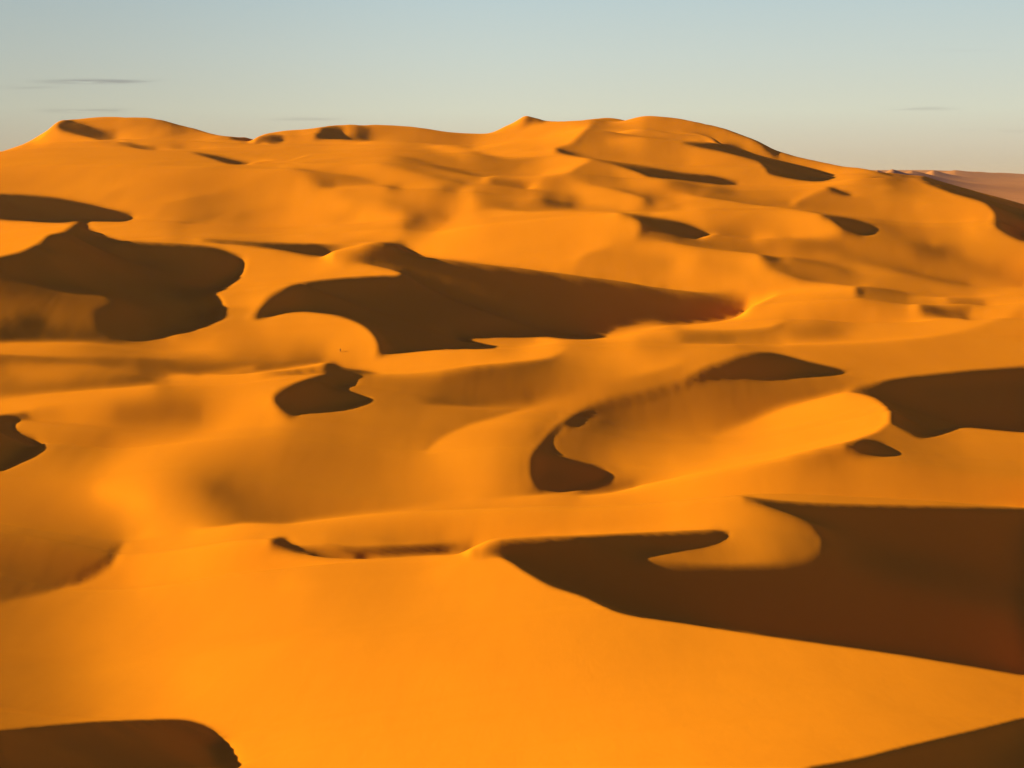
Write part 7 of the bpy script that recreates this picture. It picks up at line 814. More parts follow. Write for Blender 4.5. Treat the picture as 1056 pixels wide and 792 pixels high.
1,2,-6,4,739,-2,1,-2,3,0,1,706,2,-3,-3,0,2,1,0,-4,2,703,4,-4,0,1,703,2,-5,702,4,0,-6,702,4,0,-5,2,712,-4,17,-12,-6,12,-6,1,703,6,-14,10,-2,738,-2,0,-2,3,708,2,-3,705,-3,
2,703,3,-1,705,-1,702,2,1,0,-6,2,0,3,-1,-4,2,713,-3,4,-5,13,-4,0,-1,702,8,-14,6,-3,740,-1,2,708,2,-3,709,-1,2,-1,705,-3,704,2,-7,2,0,3,0,-2,1,712,2,-10,8,-4,12,-3,704,5,
-5,0,-2,741,1,708,2,-2,705,-3,711,-3,704,2,-6,2,0,2,0,-2,1,712,2,-7,3,-5,11,-4,704,1,-4,2,758,-2,2,710,-2,704,3,-5,1,0,1,0,-2,714,-2,702,3,-2,783,-2,722,1,748,-1,-2,703,
1,912,1,1765,1,702,1,1002,5,5,5,5,5,5,5,5,5,5,5,5,5,5,5,5,5,5,5,5,5,5,5,5,5,5,5,5,5,5,5,5,5,5,5,5,5,5,5,5,5,5,5,5,5,5,5,5,5,5,5,5,5,5,5,5,5,5,5,5,5,5,5,4,4,4,4,4,4,5,5,5,
5,5,5,5,5,5,5,5,5,5,5,5,5,4,4,4,5,4,4,4,4,4,4,4,4,4,4,4,4,4,4,4,4,4,4,4,4,4,4,5,5,5,5,5,4,4,4,4,4,4,4,4,4,4,4,4,4,4,4,4,4,5,5,5,5,4,4,4,4,4,4,4,4,4,4,4,5,4,4,4,4,4,4,4,4,
4,4,4,4,4,5,5,5,5,4,5,5,5,5,5,5,4,4,4,4,4,4,5,5,5,5,5,5,5,5,5,5,5,4,4,4,4,4,4,4,3,916,1,1,6925,-1,0,-1,-2,913,2,2,911,3,2,2,2,2,5,3,0,-2,905,3,2,703,-1,-1,-3,-2,5,2,-2,
-1,901,1,2,0,-2,-2,706,-2,0,4,0,-1,898,1,702,-1,-2,709,-2,-2,4,897,2,717,-2,2,2,893,2,720,-2,0,2,890,2,725,4,-2,886,2,727,-1,3,915,-1,3,915,-2,3,915,-2,2,0,-2,913,-2,873,
1,743,2,1,2216,2,916,2,915,-1,2,916,2,916,1,1358,1,907,1,1651,1,1134,2,1595,1,1538,-1,1132,3,1349,-1,1131,2,1,1131,-2,-2,914,2,917,1,2,706,1,907,-2,-1,921,-2,-2,914,1,
910,1,702,2,0,2,3,1,703,1,905,2,703,-2,911,-2,-1,-1,913,1,917,1,792,1,913,2,912,1,828,-3,914,-3,2,782,2,829,-2,-2,2,911,-2,-2,780,-1,1046,1,1858,-1,2200,1,3068,1,1127,-1,
0,2,3509,2,914,2,-1,914,-2,915,2,1562,1,1350,-2,0,2,914,3,912,-2,915,2,1341,-2,1,913,-2,2,914,3,914,3,-2,1128,-1,1130,-1,0,1,718,-1,0,-2,892,3,711,2,901,-1,705,1,1,715,2,
2,2,3,2,702,2,2,876,2,2,3,2,2,2,702,2,0,2,2,710,-1,-1,-2,705,-2,0,-2,-2,-1,0,3,2,703,2,2,2,702,1,813,-2,753,-2,-2,-3,-4,-5,-5,-2,-3,0,5,6,4,0,-2,-2,-2,-3,-2,-2,-2,703,-1,
-2,-2,-2,-1,702,-1,0,-2,-3,-3,-3,-4,-5,-8,-8,-5,-4,-3,-2,-3,-3,-3,-2,0,1,702,1,0,2,2,808,-3,0,2,731,-2,721,4,6,702,-7,-12,-13,-9,-5,-3,-2,-1,715,2,2,2,2,2,2,2,4,4,3,2,
702,-2,0,-2,-2,-3,-6,-3,-4,-3,-2,-2,-1,706,2,0,2,0,1,713,1,719,2,764,-2,-5,747,1,2,1,2,2,2,703,6,8,4,0,-2,0,1,2,2,1,726,2,3,2,2,2,1,3,704,-4,-3,-2,-4,-3,-3,-4,-2,702,-2,
709,1,702,1,1,705,-1,709,-1,-2,-2,-1,768,1,713,1,1,1,1,2,2,2,2,2,2,2,2,2,2,2,2,703,1,2,2,2,2,1,714,-2,706,5,15,9,-2,-3,-6,-4,-2,703,-1,704,-2,-2,-2,723,2,2,2,2,2,706,-1,
0,-1,-2,-2,-2,-2,-2,-2,-2,-2,710,-2,-1,-1,-2,708,-1,-1,762,2,2,1,2,2,2,2,2,2,755,-1,-2,-4,-4,702,7,13,6,-2,-3,-4,704,2,0,1,2,2,703,-3,-3,-2,-1,723,2,2,1,2,709,-2,-2,703,
-2,-2,817,-1,730,-2,-3,-3,-4,-3,0,2,9,8,2,703,2,705,2,4,5,4,2,0,-2,-3,-2,-1,728,1,831,1,725,2,704,-2,-3,-3,-5,-2,2,0,-3,-2,-1,702,-1,703,-1,-1,702,1,3,5,3,2,0,-3,-2,-2,
851,1,702,1,705,-2,726,2,704,-2,0,6,0,-2,-2,704,2,709,4,6,4,702,-2,854,-3,-3,-3,-3,-3,-3,-2,-2,-1,728,-1,-1,2,4,0,-4,-3,702,-2,1,2,705,-2,-2,-2,-1,702,3,4,2,837,1,706,-1,
-1,-2,-2,-3,-2,-2,-2,-3,-4,-3,-2,737,-2,3,5,0,-6,-5,-2,-3,-4,0,1,709,-1,-1,702,1,811,1,705,1,702,1,715,-1,-4,-2,-2,-2,-2,709,3,4,7,9,10,9,7,5,3,3,733,2,12,7,0,-3,-4,-2,
-5,-3,3,2,710,-2,821,2,710,-1,-2,-2,-2,702,2,1,0,2,2,2,2,702,-2,0,6,11,7,4,5,2,702,-2,-2,2,2,732,-1,-2,-3,0,4,10,12,702,-4,-4,-9,2,827,-2,-1,0,-1,-4,0,3,711,2,2,2,703,-2,
-3,-5,-5,-4,-3,2,-1,-12,-16,-13,-11,-17,-18,-20,-20,-12,-6,-7,-6,0,2,3,2,1,730,-2,-3,-4,0,3,7,14,5,3,-5,710,2,702,1,819,-10,2,2,708,-1,-2,-3,-3,-3,-3,-2,0,4,7,8,7,6,2,6,
7,9,8,8,13,16,23,26,12,-2,-3,-2,-6,-6,-2,1,2,2,732,-2,-3,-3,-4,0,3,7,1,2,2,1,0,1,1,1,1,1,1,702,-1,819,6,-4,-9,3,708,2,3,5,6,6,5,3,2,0,-2,-2,-3,-3,-1,-2,-2,0,1,702,-3,-5,
0,4,4,10,12,2,-6,-11,-5,-3,0,1,2,729,1,704,-3,-4,704,-1,-2,-2,-3,-3,-4,-5,-7,-3,-2,821,9,-8,702,1,2,3,4,4,3,2,702,-2,-2,-2,-3,-3,-2,-2,-1,702,-2,0,-1,-3,-4,-4,-4,-3,-2,
-3,-4,-3,-4,-1,2,9,12,4,-4,-11,-6,-4,0,2,2,3,0,-1,715,1,1,0,2,2,1,705,-1,-1,702,-3,-3,-2,-2,-2,-3,-4,-5,-4,-3,3,6,3,2,810,1,0,2,2,2,2,2,2,2,2,2,0,3,5,3,704,-2,-2,-1,0,-2,
-1,716,2,703,1,1,702,-3,-2,2,8,12,4,-1,-9,-4,-2,-4,-3,705,-2,-2,-2,702,-1,704,-1,-2,0,-2,-2,-3,-4,-3,-3,-3,-2,707,2,703,6,12,11,7,4,2,2,808,1,2,2,2,0,1,748,-2,-2,-2,0,8,
12,5,716,-2,-3,-2,-3,-3,-2,-1,708,-2,-2,-2,-3,-5,-7,4,9,2,0,-2,-3,-3,-2,-2,861,-2,703,-2,-4,-6,-6,-2,0,2,711,-2,-2,-2,712,2,3,3,3,4,5,7,11,10,3,-4,-7,-8,-9,-7,-6,-5,-2,
-2,841,-1,-2,-1,-2,-2,-2,-2,-2,-2,710,-2,708,-2,-3,-3,-2,-2,0,-1,-2,-2,-2,-1,705,2,2,2,2,3,3,3,3,3,3,3,2,3,3,2,704,-3,-4,0,1,4,9,12,7,4,0,-2,-2,-2,853,-1,717,1,2,2,2,3,3,
3,3,3,3,3,3,2,2,2,1,2,2,2,2,704,-1,702,-1,-1,-1,-1,-2,703,-2,-3,-3,-3,-1,0,3,10,7,2,0,-2,-3,-2,835,1,2,702,2,3,3,2,2,2,2,2,2,1,1,1,1,1,2,2,2,2,2,2,2,2,3,3,3,3,3,3,3,3,2,
1,714,-1,-1,-1,-1,-1,716,-2,-2,-3,-3,-1,0,3,8,6,0,-2,-3,-2,-1,813,2,719,2,715,1,1,716,-1,-2,-2,-2,-1,-1,734,-1,-2,-3,-2,0,6,8,702,-3,-2,811,1,0,1,707,1,728,-2,-2,-2,-1,
-1,-2,-2,-1,751,-2,-3,-2,0,4,7,3,0,-3,-2,909,-1,-3,-3,-2,3,8,3,0,-2,-2,909,-2,-2,-3,-2,2,6,3,0,-3,-2,-1,883,2,2,724,-2,-2,0,2,6,1,0,-2,888,2,2,2,2,719,-2,-2,0,3,2,894,1,
1,704,2,2,1,711,-3,0,2,3,709,2,2,2,2,1,2,2,2,2,2,2,2,2,2,2,3,883,1,707,2,3,912,2,2007,-1,805,-2,703,2,911,1,-1,-2,-2,782,-1,711,-2,818,1,1,0,-2,-3,-3,0,1,761,-1,-1,706,
-1,720,-1,-4,-3,-2,818,1,2,-2,-3,-1,702,2,747,-2,-2,702,-1,0,-1,721,1,712,2,822,2,0,-3,-2,-2,743,-2,705,2,2,2,2,2,2,1,857,2,2,0,-3,-4,-2,-3,717,-1,-2,-2,-2,-2,-2,-2,-2,
-2,-3,-3,-3,-3,-3,-3,-3,-3,-3,-2,-2,-2,-2,-2,-2,-1,-2,-2,-3,-4,-4,-5,-6,-6,-6,-4,-3,-2,702,-1,706,-2,-2,-3,-3,-3,-3,-2,705,2,2,706,2,799,-1,728,1,2,1,0,-3,-4,-3,-3,-2,-2,
706,-1,-1,0,-1,-2,-2,-2,715,-1,-2,-3,-2,-1,-2,702,2,2,3,3,4,4,6,8,8,7,3,-3,-6,-5,-4,-4,-5,-3,703,2,4,5,5,5,5,5,4,3,3,3,3,3,2,714,-1,789,-1,734,2,2,2,2,2,0,-2,-2,704,1,
702,1,2,3,4,4,5,4,4,4,4,4,4,3,4,4,3,4,4,6,6,6,8,8,7,6,6,5,5,4,4,4,3,3,2,2,2,2,4,5,6,8,11,15,12,3,-5,-6,5,0,-4,-4,-2,-2,-2,-2,-1,-1,-2,-2,702,-2,-2,702,-1,-1,-2,0,-2,827,
1,2,2,1,704,2,2,2,3,2,2,703,2,704,-1,703,-2,-2,-2,0,-2,-2,-2,-1,-2,-2,-2,-3,702,-1,-2,-2,-2,-2,-2,-2,-2,-2,-3,-3,-3,-3,-3,-2,-2,-3,-4,-3,-2,-2,-3,0,3,4,5,4,0,-2,0,-5,-2,
0,-2,-1,-1,-2,-2,702,-1,-1,-1,857,-3,-2,0,-1,-2,709,-1,-3,-2,-2,-2,-1,713,-2,0,-2,-3,-2,-3,-5,-5,-4,-2,4,3,3,5,4,804,1,2,1,702,2,760,-3,1,2,743,1,800,1,761,1,705,2,0,-2,
-3,844,-2,-2,-2,768,2,-3,1,0,-2,838,-1,773,2,0,2,0,-2,912,2,0,2,702,-4,0,2,910,-1,2,0,2,-1,-3,835,-1,775,-4,703,3,-2,-2,828,-1,770,-1,-2,1,713,1,703,-1,832,-2,752,2,708,
1,0,2,0,2,3,3,3,2,1,741,-1,794,1,2,707,2,2,703,2,1,719,1,1,703,1,2,2,1,1,707,1,722,-2,-2,704,-2,1168,2,3,1451,-2,912,-2,703,-2,-3,-1,703,-1,-2,-2,-2,-2,-2,-2,-1,702,-1,
-2,-2,-1,891,1,2,2,3,3,0,2,744,1,1,1,2,2,861,-2,0,-5,-3,706,1,2,1,2,702,1,2,1,718,2,706,1,1,869,-1,0,-2,3,2,702,1,703,1,1,1,1,0,1,2,2,2,2,2,2,2,2,2,721,-2,-2,-2,-2,-2,-2,
-2,-2,-2,-1,-3,759,1,798,3,2,4,4,707,1,2,2,2,2,2,722,-4,-4,-3,-3,-2,-2,712,2,0,2,857,-1,-5,-7,0,1,3,3,2,702,-2,-3,-4,-4,-5,-4,-4,-4,-3,-3,-2,-1,711,-2,-3,-3,-6,-6,6,4,4,
3,3,3,3,3,2,2,2,1,1,2,2,1,1,702,2,858,2,7,4,-9,-5,-8,-9,-7,-5,-6,-5,-4,-4,-3,-2,-2,-2,-3,-2,-2,-2,-2,-1,-1,-2,702,-2,-1,707,13,6,0,2,719,-1,712,-2,0,-1,841,-2,-4,-3,3,12,
11,7,3,3,4,5,5,5,5,5,5,5,4,4,3,2,2,1,702,-1,-2,-2,705,1,2,5,-11,-6,-2,-5,703,-2,-2,-2,714,-2,714,2,1,843,-3,-1,0,2,3,2,1,711,2,2,2,2,2,2,2,2,1,2,2,702,-2,4,703,-2,-2,0,3,
2,716,-2,705,1,2,2,702,4,702,2,0,1,837,2,2,2,703,-1,-2,-2,-2,-2,-2,-2,-2,-2,-1,0,-1,-1,719,5,-2,706,2,716,-2,753,2,798,-3,-5,0,2,3,3,2,730,-2,-2,5,705,-2,870,3,3,0,-6,-5,
-3,0,2,3,3,2,2,727,-2,3,705,-2,-1,871,2,2,0,-5,-6,-4,-2,0,2,2,732,1,770,-2,805,2,2,2,-3,-6,-5,-3,0,1,0,2,724,2,704,1,2,708,-1,745,1,822,2,4,3,0,-5,-6,-4,-4,703,2,715,1,
704,-1,704,-2,711,-2,870,3,4,3,0,-7,-5,-3,708,-1,-2,-2,-2,-2,-2,-2,704,-2,-2,0,-3,-2,-2,712,1,765,1,791,-1,-2,-1,714,3,4,4,2,-4,-3,0,-1,706,-1,-2,-2,-2,-4,-5,-5,0,4,3,2,
0,4,1,0,2,710,2,743,-1,714,-2,801,-3,-3,702,2,2,2,2,2,2,708,2,3,2,2,0,2,2,2,2,2,2,2,2,3,4,5,7,9,0,-8,-4,2,3,0,2,702,2,714,-1,-2,0,2,3,1,707,-2,0,-4,703,-2,727,-1,-1,-2,
-2,-2,-2,-4,0,-2,798,1,5,8,7,2,-2,-3,-4,-3,-2,715,1,710,-1,-2,0,3,10,-14,-11,-6,0,-2,-5,-7,-2,-4,-3,-3,-3,-2,-2,-2,708,-2,-6,-7,-4,703,3,2,1,703,4,-4,-4,715,-1,-2,3,3,
716,5,801,-1,-2,-2,0,3,4,4,2,-2,-4,-4,-3,-2,712,-1,707,-1,705,-2,2,5,15,-11,-5,702,-4,2,0,-2,-2,-3,-4,-4,-4,-3,-2,706,2,3,4,1,-2,-7,-8,-6,-1,704,1,11,-4,-5,0,1,3,2,710,1,
0,-5,2,3,710,1,702,5,804,-1,-2,-2,-2,-2,0,3,4,5,2,-2,-3,-3,-3,-3,-2,704,-2,0,2,4,2,0,1,0,1,712,6,9,7,9,8,-1,3,5,6,6,7,8,6,4,1,-4,-5,-4,-2,706,2,2,3,3,702,-2,703,-3,-1,6,
13,0,-9,-2,0,2,710,1,0,-7,0,4,2,709,2,809,-1,-2,-2,-2,-2,0,2,4,5,4,0,-2,-2,705,-4,-3,-2,0,2,714,-2,-3,-3,-2,0,1,0,-1,-1,704,2,4,4,8,13,4,-4,-4,-3,709,2,705,-2,-4,-2,2,12,
4,-11,-4,0,2,704,-1,704,2,0,-9,-2,3,4,3,1,822,-2,-2,0,1,3,4,4,705,2,-2,-5,-5,-2,-1,-2,-3,711,-2,702,-2,-2,702,-1,-2,702,-2,0,-2,-2,-2,-1,3,4,8,11,0,-4,-2,715,-2,-4,-2,0,
8,8,-11,0,3,3,707,1,3,4,-8,-7,-2,1,827,-1,702,2,4,2,702,2,2,3,-2,-3,2,2,-3,-2,724,-2,-3,-4,-4,-4,-3,0,4,8,714,2,4,5,0,-1,-4,-2,2,11,-9,-8,0,2,3,2,1,705,3,4,0,-8,-3,0,2,
702,2,1,2,1,711,1,816,1,3,3,0,-4,1,6,730,-2,-3,-3,0,4,716,4,4,702,-3,7,6,-2,-5,-7,-7,-2,1,3,2,705,2,0,-6,-6,-2,-3,-3,703,-2,704,-1,703,-2,822,2,0,-3,0,-1,733,1,715,-2,-2,
703,-2,-4,6,8,0,1,702,-2,-6,-2,3,1,704,4,6,0,3,0,-8,-7,-4,-3,-2,-2,-1,-2,705,-2,703,-1,-1,-2,783,-2,727,-1,707,1,0,-2,743,-1,705,-2,-2,-1,702,-3,-4,2,4,-3,702,2,0,-2,-3,
3,2,707,9,5,0,1,1,2,836,-2,731,-1,2,705,-2,716,-2,-3,5,2,705,-3,-2,1,3,2,705,-1,6,803,-3,702,2,739,1,702,-1,705,-1,-2,-2,705,-1,-1,-1,702,-2,702,-2,-3,-2,708,2,0,1,711,2,
702,6,2,704,-2,-3,-3,0,2,705,-2,1,804,-3,-1,0,1,1,733,-1,0,2,0,-1,703,-2,-2,-2,-2,-2,-2,716,1,724,-1,-3,702,2,2,2,3,2,0,-3,-2,707,2,0,-2,-1,799,2,2,0,-4,-2,703,1,730,4,0,
-6,-2,707,2,2,2,2,2,2,1,2,2,3,4,3,2,1,0,2,1,722,-1,-2,709,-2,702,2,3,0,-1,707,2,3,0,-2,-2,800,2,2,-2,-4,-2,703,1,720,-1,0,-2,-2,0,-2,-2,-5,-3,2,702,-1,0,-1,6,4,3,3,2,0,1,
2,2,734,1,715,1,707,-2,0,4,702,-1,801,2,3,3,-2,-4,-3,-2,727,2,2,0,1,0,2,0,2,-5,-2,-1,738,1,727,-2,0,5,809,-2,-3,720,1,712,3,0,-1,702,-1,733,2,731,-2,0,3,797,-1,707,2,1,2,
702,-2,731,-2,772,-1,3,2,0,-1,788,-2,-2,722,2,724,-1,705,1,768,-2,0,2,0,-1,-2,841,-1,771,2,2,0,-1,785,1,712,2,2,812,-2,0,4,2,785,-2,703,2,2,1,822,-2,0,4,910,-1,703,-1,-3,
0,3,707,1,2,2,1,708,1,1,976,1,800,-1,738,-1,715,-2,792,1,760,-2,850,-2,702,-2,-3,0,2,882,2,0,-1,703,-1,719,1,2,703,2,0,-4,754,1,829,5,723,-1,-2,2,2,2,0,1,4,2,3,2,1,768,1,
1,1,2,1,3,3,2,2,803,-2,702,3,2,719,2,0,2,2,703,-3,-2,-3,0,2,778,2,2,801,2,3,720,-2,0,5,-1,-3,-3,-3,-2,0,-3,-1,-5,-4,-2,-1,717,-2,862,-5,-2,-1,719,-8,-17,-3,-2,704,8,0,2,
703,-1,747,2,1,827,-2,702,4,721,11,15,5,4,3,2,702,-2,4,2,2,2,720,2,718,-2,704,-1,-2,-2,-2,-2,-2,0,1,1,0,1,826,-3,2,-2,718,2,0,-5,-2,706,-2,730,-1,717,-2,-2,-2,0,-2,-5,-6,
-5,-4,-3,-3,-2,-2,-2,-2,-1,0,-2,820,2,719,-2,734,2,711,2,2,705,2,0,1,2,1,2,2,2,0,2,702,1,0,-2,705,-2,813,1,2,739,2,2,722,2,2,710,2,3,708,2,2,0,1,2,3,3,3,703,-2,702,1,702,
1,874,-1,704,-2,720,-2,-1,705,3,4,6,3,-2,725,2,851,-2,702,-1,702,-2,725,-2,-2,-2,-2,-1,0,1,2,726,3,827,2,720,-2,704,2,733,-2,854,-2,-5,-2,717,-2,-2,2,1,0,1,703,1,887,2,
-2,-2,721,-2,892,4,0,-2,-2,-1,718,4,893,4,3,0,-1,718,-1,854,2,738,-2,0,5,2,0,-1,-1,716,-1,860,1,733,-2,0,5,1,723,2,0,-1,760,1,827,-2,2,4,0,-1,-1,721,1,0,-1,743,2,2,707,2,
704,1,2,830,3,3,0,-1,723,-2,737,-2,-2,-2,-2,-2,705,1,0,1,2,703,-2,-2,-2,0,-2,831,4,4,723,2,1,728,-1,-2,-3,-2,-1,-2,-3,-3,-4,-4,-3,-4,-6,-7,-8,-2,2,4,5,4,2,-2,-4,-3,-2,-3,
-2,-4,-3,-2,703,-2,-3,-2,-3,-3,-3,-3,-3,-3,-3,-3,-3,-3,-3,-3,-3,-3,-3,810,-3,-3,2,723,2,2,714,-1,0,-2,-2,703,-2,-2,-2,-2,-2,-2,0,-2,-2,-3,-3,-3,-3,-3,702,2,2,4,7,3,-5,-9,
-15,-14,-11,-10,-5,-3,703,2,792,-1,705,-1,726,-1,-1,-2,-2,-2,-2,-3,-3,-5,-4,0,2,724,2,2,715,1,0,-4,-4,-3,-2,-2,706,1,2,3,4,5,6,4,4,5,4,4,3,4,3,5,6,9,11,5,2,7,6,4,4,2,4,5,
2,702,1,2,3,3,2,2,3,3,3,3,3,3,3,3,3,3,3,3,3,769,-3,-2,-2,0,-1,-1,-2,-2,-1,711,2,2,-2,715,-1,-1,4,5,5,705,-1,-2,-2,-2,703,-1,706,-2,-2,-2,-2,-2,-3,-5,0,2,703,-2,712,5,3,3,
3,4,5,4,3,4,5,5,5,5,3,3,3,1,704,-2,-2,702,3,5,7,7,10,7,3,0,2,2,786,-1,704,-1,-2,-2,1,-3,706,-4,-4,-2,-2,-2,706,-2,-3,0,4,3,0,1,708,2,702,5,11,11,8,2,705,-1,720,2,-6,-6,0,
2,2,714,6,4,3,3,2,1,714,-2,705,-2,-4,-5,-4,-1,705,-1,789,1,1,2,6,3,1,2,2,3,4,3,3,0,-3,-3,-2,-2,706,-4,0,-3,-2,-2,-1,-2,-2,-2,-2,-2,-3,0,-10,0,-4,-10,-17,-17,-14,-9,-7,-8,
-4,-2,703,2,2,718,2,3,-2,-4,702,2,4,4,4,3,2,2,705,-2,-6,-3,0,-2,-2,-2,-2,-2,-2,-2,-3,-3,-3,-2,-3,705,-2,-2,-2,-3,-5,-5,-7,-5,-5,-5,-3,-3,-3,-3,-2,-1,0,-1,791,-1,2,702,-1,
-3,0,3,1,6,11,6,2,0,-3,-2,-2,-2,-2,0,-2,-2,2,706,2,2,7,0,7,4,2,3,-2,-2,-2,-4,3,3,702,-4,-7,-9,-10,-10,-8,-5,-3,-2,706,2,709,2,0,-1,-4,-5,-4,-4,-3,0,2,1,3,2,2,3,-2,-2,-2,
-5,-4,-3,-3,-3,-3,-3,-2,-2,-3,-3,-4,-5,-2,-2,-2,-2,-1,-1,702,-1,-2,-3,-3,704,-3,-4,-2,-1,0,-2,-1,705,-2,-1,0,-2,-1,707,-1,-2,-1,0,-2,771,-2,704,-2,-3,-2,-3,-3,702,5,10,7,
3,2,2,3,6,706,-2,0,4,702,2,2,5,5,7,9,10,14,17,5,4,6,6,7,14,18,22,21,13,5,0,-5,-5,-4,-6,-8,-9,-9,-7,-6,-4,-3,-2,706,1,2,3,3,2,702,-8,-11,-4,-4,-2,0,1,7,5,6,9,704,1,2,2,2,
2,3,2,6,704,2,2,1,3,4,6,9,11,7,7,5,3,2,4,3,3,2,2,2,803,-2,-2,-3,-3,702,2,3,2,0,2,2,2,702,1,4,0,-2,702,-2,-4,-3,-1,-1,-4,-2,-2,-3,702,-2,-2,-2,-2,-3,-4,-2,2,6,7,9,8,7,10,
16,18,17,11,6,2,-3,-6,-6,-5,-6,-7,-9,-10,-10,-10,-8,-6,-4,-3,-1,0,2,702,-6,-10,-7,-8,2,2,0,9,6,4,4,4,4,2,1,702,2,0,5,5,2,707,-2,-3,-2,702,2,3,2,3,2,2,2,2,704,2,3,3,2,2,3,
3,3,3,3,3,3,3,3,3,3,3,2,785,-2,-2,-2,-2,704,-2,0,2,0,-2,706,-2,-4,-4,-2,-3,-5,-3,-3,-1,702,-2,-4,-6,-6,-5,-4,-4,-5,-6,-5,702,-3,-3,-3,0,5,7,9,10,10,8,8,13,16,19,21,20,17,
13,8,4,1,0,-2,702,2,4,4,3,-17,-16,-11,-11,-5,-2,-4,-5,-6,-6,-4,-2,702,-2,-2,708,-1,704,-1,-2,-3,-2,-2,-2,-2,-2,-1,811,-2,0,-2,0,2,726,-2,-3,-3,-1,-2,-3,-4,-5,-4,-4,-3,-3,
-3,-6,-6,-5,-2,702,-3,-3,-3,-3,-2,0,3,4,6,7,7,8,11,12,8,0,-3,17,15,7,3,0,-4,-5,-2,4,8,7,4,3,2,2,715,-2,-2,-1,-1,725,-1,784,1,2,0,-2,-2,702,2,734,-1,703,-2,-3,-3,-4,-2,-2,
-3,-4,-4,-4,-5,-6,-6,-5,-4,-5,-5,-9,-9,-9,-11,-11,-10,-7,-2,0,-3,-3,703,5,12,5,0,-3,-2,-2,-3,-2,-3,-3,-2,-2,-3,-2,704,-2,-3,-2,707,1,0,1,805,-1,-2,-2,-3,-3,2,5,2,3,746,
-2,-1,705,-3,-2,-4,-2,0,1,2,3,3,2,706,5,-4,-7,-5,-4,-4,-3,-3,-3,-2,-1,-1,-2,703,-1,-2,-2,0,2,2,2,3,2,810,-2,-1,0,-1,702,2,3,-7,-9,-7,-5,753,1,3,3,3,2,2,1,2,1,2,1,702,-2,
-2,-2,-2,702,1,0,2,3,3,4,5,4,3,2,2,2,1,2,3,3,3,2,718,2,703,1,1,705,1,784,2,2,3,2,2,2,702,2,5,11,3,-7,-4,-2,738,-2,-3,0,-1,-1,-2,703,1,0,1,1,1,2,2,2,704,-2,-4,-5,-4,0,8,0,
-4,0,2,2,1,836,-2,-1,-2,-2,-3,0,3,6,2,-5,-4,703,1,729,-2,-2,-4,-2,1,715,-2,-3,-5,-3,0,3,7,8,4,-2,1,3,722,1,703,2,710,-2,-2,0,-2,-1,-1,-1,-1,0,-1,-2,-2,-2,-1,702,-2,-2,
791,-2,-1,0,5,2,-2,-4,-3,726,-2,-2,-3,-1,702,2,2,2,2,5,709,-2,-3,-4,-4,-1,3,7,7,4,2,0,-3,-3,-1,-2,-2,720,1,0,2,828,5,3,0,-2,-2,720,1,0,-2,-3,2,2,3,3,3,2,2,0,1,2,0,4,3,
708,2,7,10,5,2,0,-2,-2,-2,703,2,2,2,702,1,711,2,702,1,704,-2,-3,-3,-3,0,-2,702,-1,-2,821,3,2,719,2,0,-2,0,2,2,2,706,-1,-2,-1,-3,-4,-4,-3,0,-2,-3,-4,0,5,6,2,-2,-5,-5,-4,
-3,707,2,705,-1,-2,-1,703,1,705,-2,-4,-5,-4,-3,-2,-1,0,1,0,1,710,2,3,3,2,2,3,3,3,2,2,2,2,2,3,3,3,3,3,817,2,2,0,-2,710,-1,-2,-2,706,2,4,7,-8,-7,-7,-6,-5,-2,-1,-2,702,-2,
-4,-3,-4,-4,-6,-7,-7,-7,-8,-6,-4,-2,706,-2,-3,-3,-4,-4,-3,0,2,2,3,3,3,3,3,2,715,-2,705,-1,-1,-1,-1,819,2,0,-2,-3,703,-1,718,-5,-4,12,5,4,4,3,0,2,4,-3,-2,-2,705,4,3,4,6,5,
2,2,703,-1,-3,-3,-2,703,2,3,2,706,-2,-2,-2,705,1,835,1,3,0,-4,0,1,715,-1,-2,-2,-2,-3,-4,-5,4,2,-4,705,-2,-2,7,6,5,6,6,6,7,7,6,6,6,5,5,6,5,4,2,-2,-4,0,3,4,5,4,3,2,2,709,2,
838,-2,702,2,-6,716,-1,-2,704,3,3,7,10,703,-2,-3,-3,-3,-2,702,-7,703,-1,-2,-3,-4,-5,-4,-4,-4,-5,-5,-6,-5,-5,-3,16,7,2,712,2,708,2,705,-3,-2,-3,-3,-3,-3,-3,-3,-3,-3,-3,-3,
-3,-3,-3,-3,-2,808,3,3,2,2,0,-5,2,713,1,2,2,3,3,3,3,2,2,703,-4,702,2,4,5,3,1,2,1,4,2,-3,-5,-4,-3,-4,-5,-2,-2,-1,-3,-3,704,3,5,-3,-4,-3,702,-2,715,-3,709,1,702,1,2,1,708,
1,2,810,-2,-4,-5,3,705,1,2,2,2,2,2,2,2,2,707,-2,0,-2,-1,-2,703,-2,-2,0,-1,0,2,0,-3,0,1,2,0,1,2,2,2,703,1,703,5,-3,-5,-3,-3,-2,-3,710,-1,0,-1,-2,702,-3,4,709,2,0,2,2,2,1,
0,1,1,1,1,2,2,1,1,2,801,-1,704,-2,-4,-3,-3,702,2,706,2,712,-1,715,-3,-5,714,2,4,-3,3,3,3,2,2,2,-2,715,3,822,-2,-2,-2,-4,-3,706,1,3,3,3,2,708,-1,725,-2,-5,0,2,710,1,704,
-1,704,2,702,1,703,1,703,1,704,2,0,2,-2,811,-1,705,-2,-2,-2,-2,-1,704,2,2,704,1,2,736,-2,-3,0,3,2,702,1,725,1,0,1,821,-2,710,2,2,2,2,1,708,-2,731,-1,703,3,1,728,-1,828,1,
754,2,853,1,902,-2,703,-1,1124,1,1,913,2,1126,-1,2,2,914,-3,916,-2,-2,914,2,1191,-1,861,-1,1,704,-1,737,-2,-1,-1,-2,869,-1,0,2,702,3,733,-2,-2,-2,707,2,708,2,0,1,847,2,0,
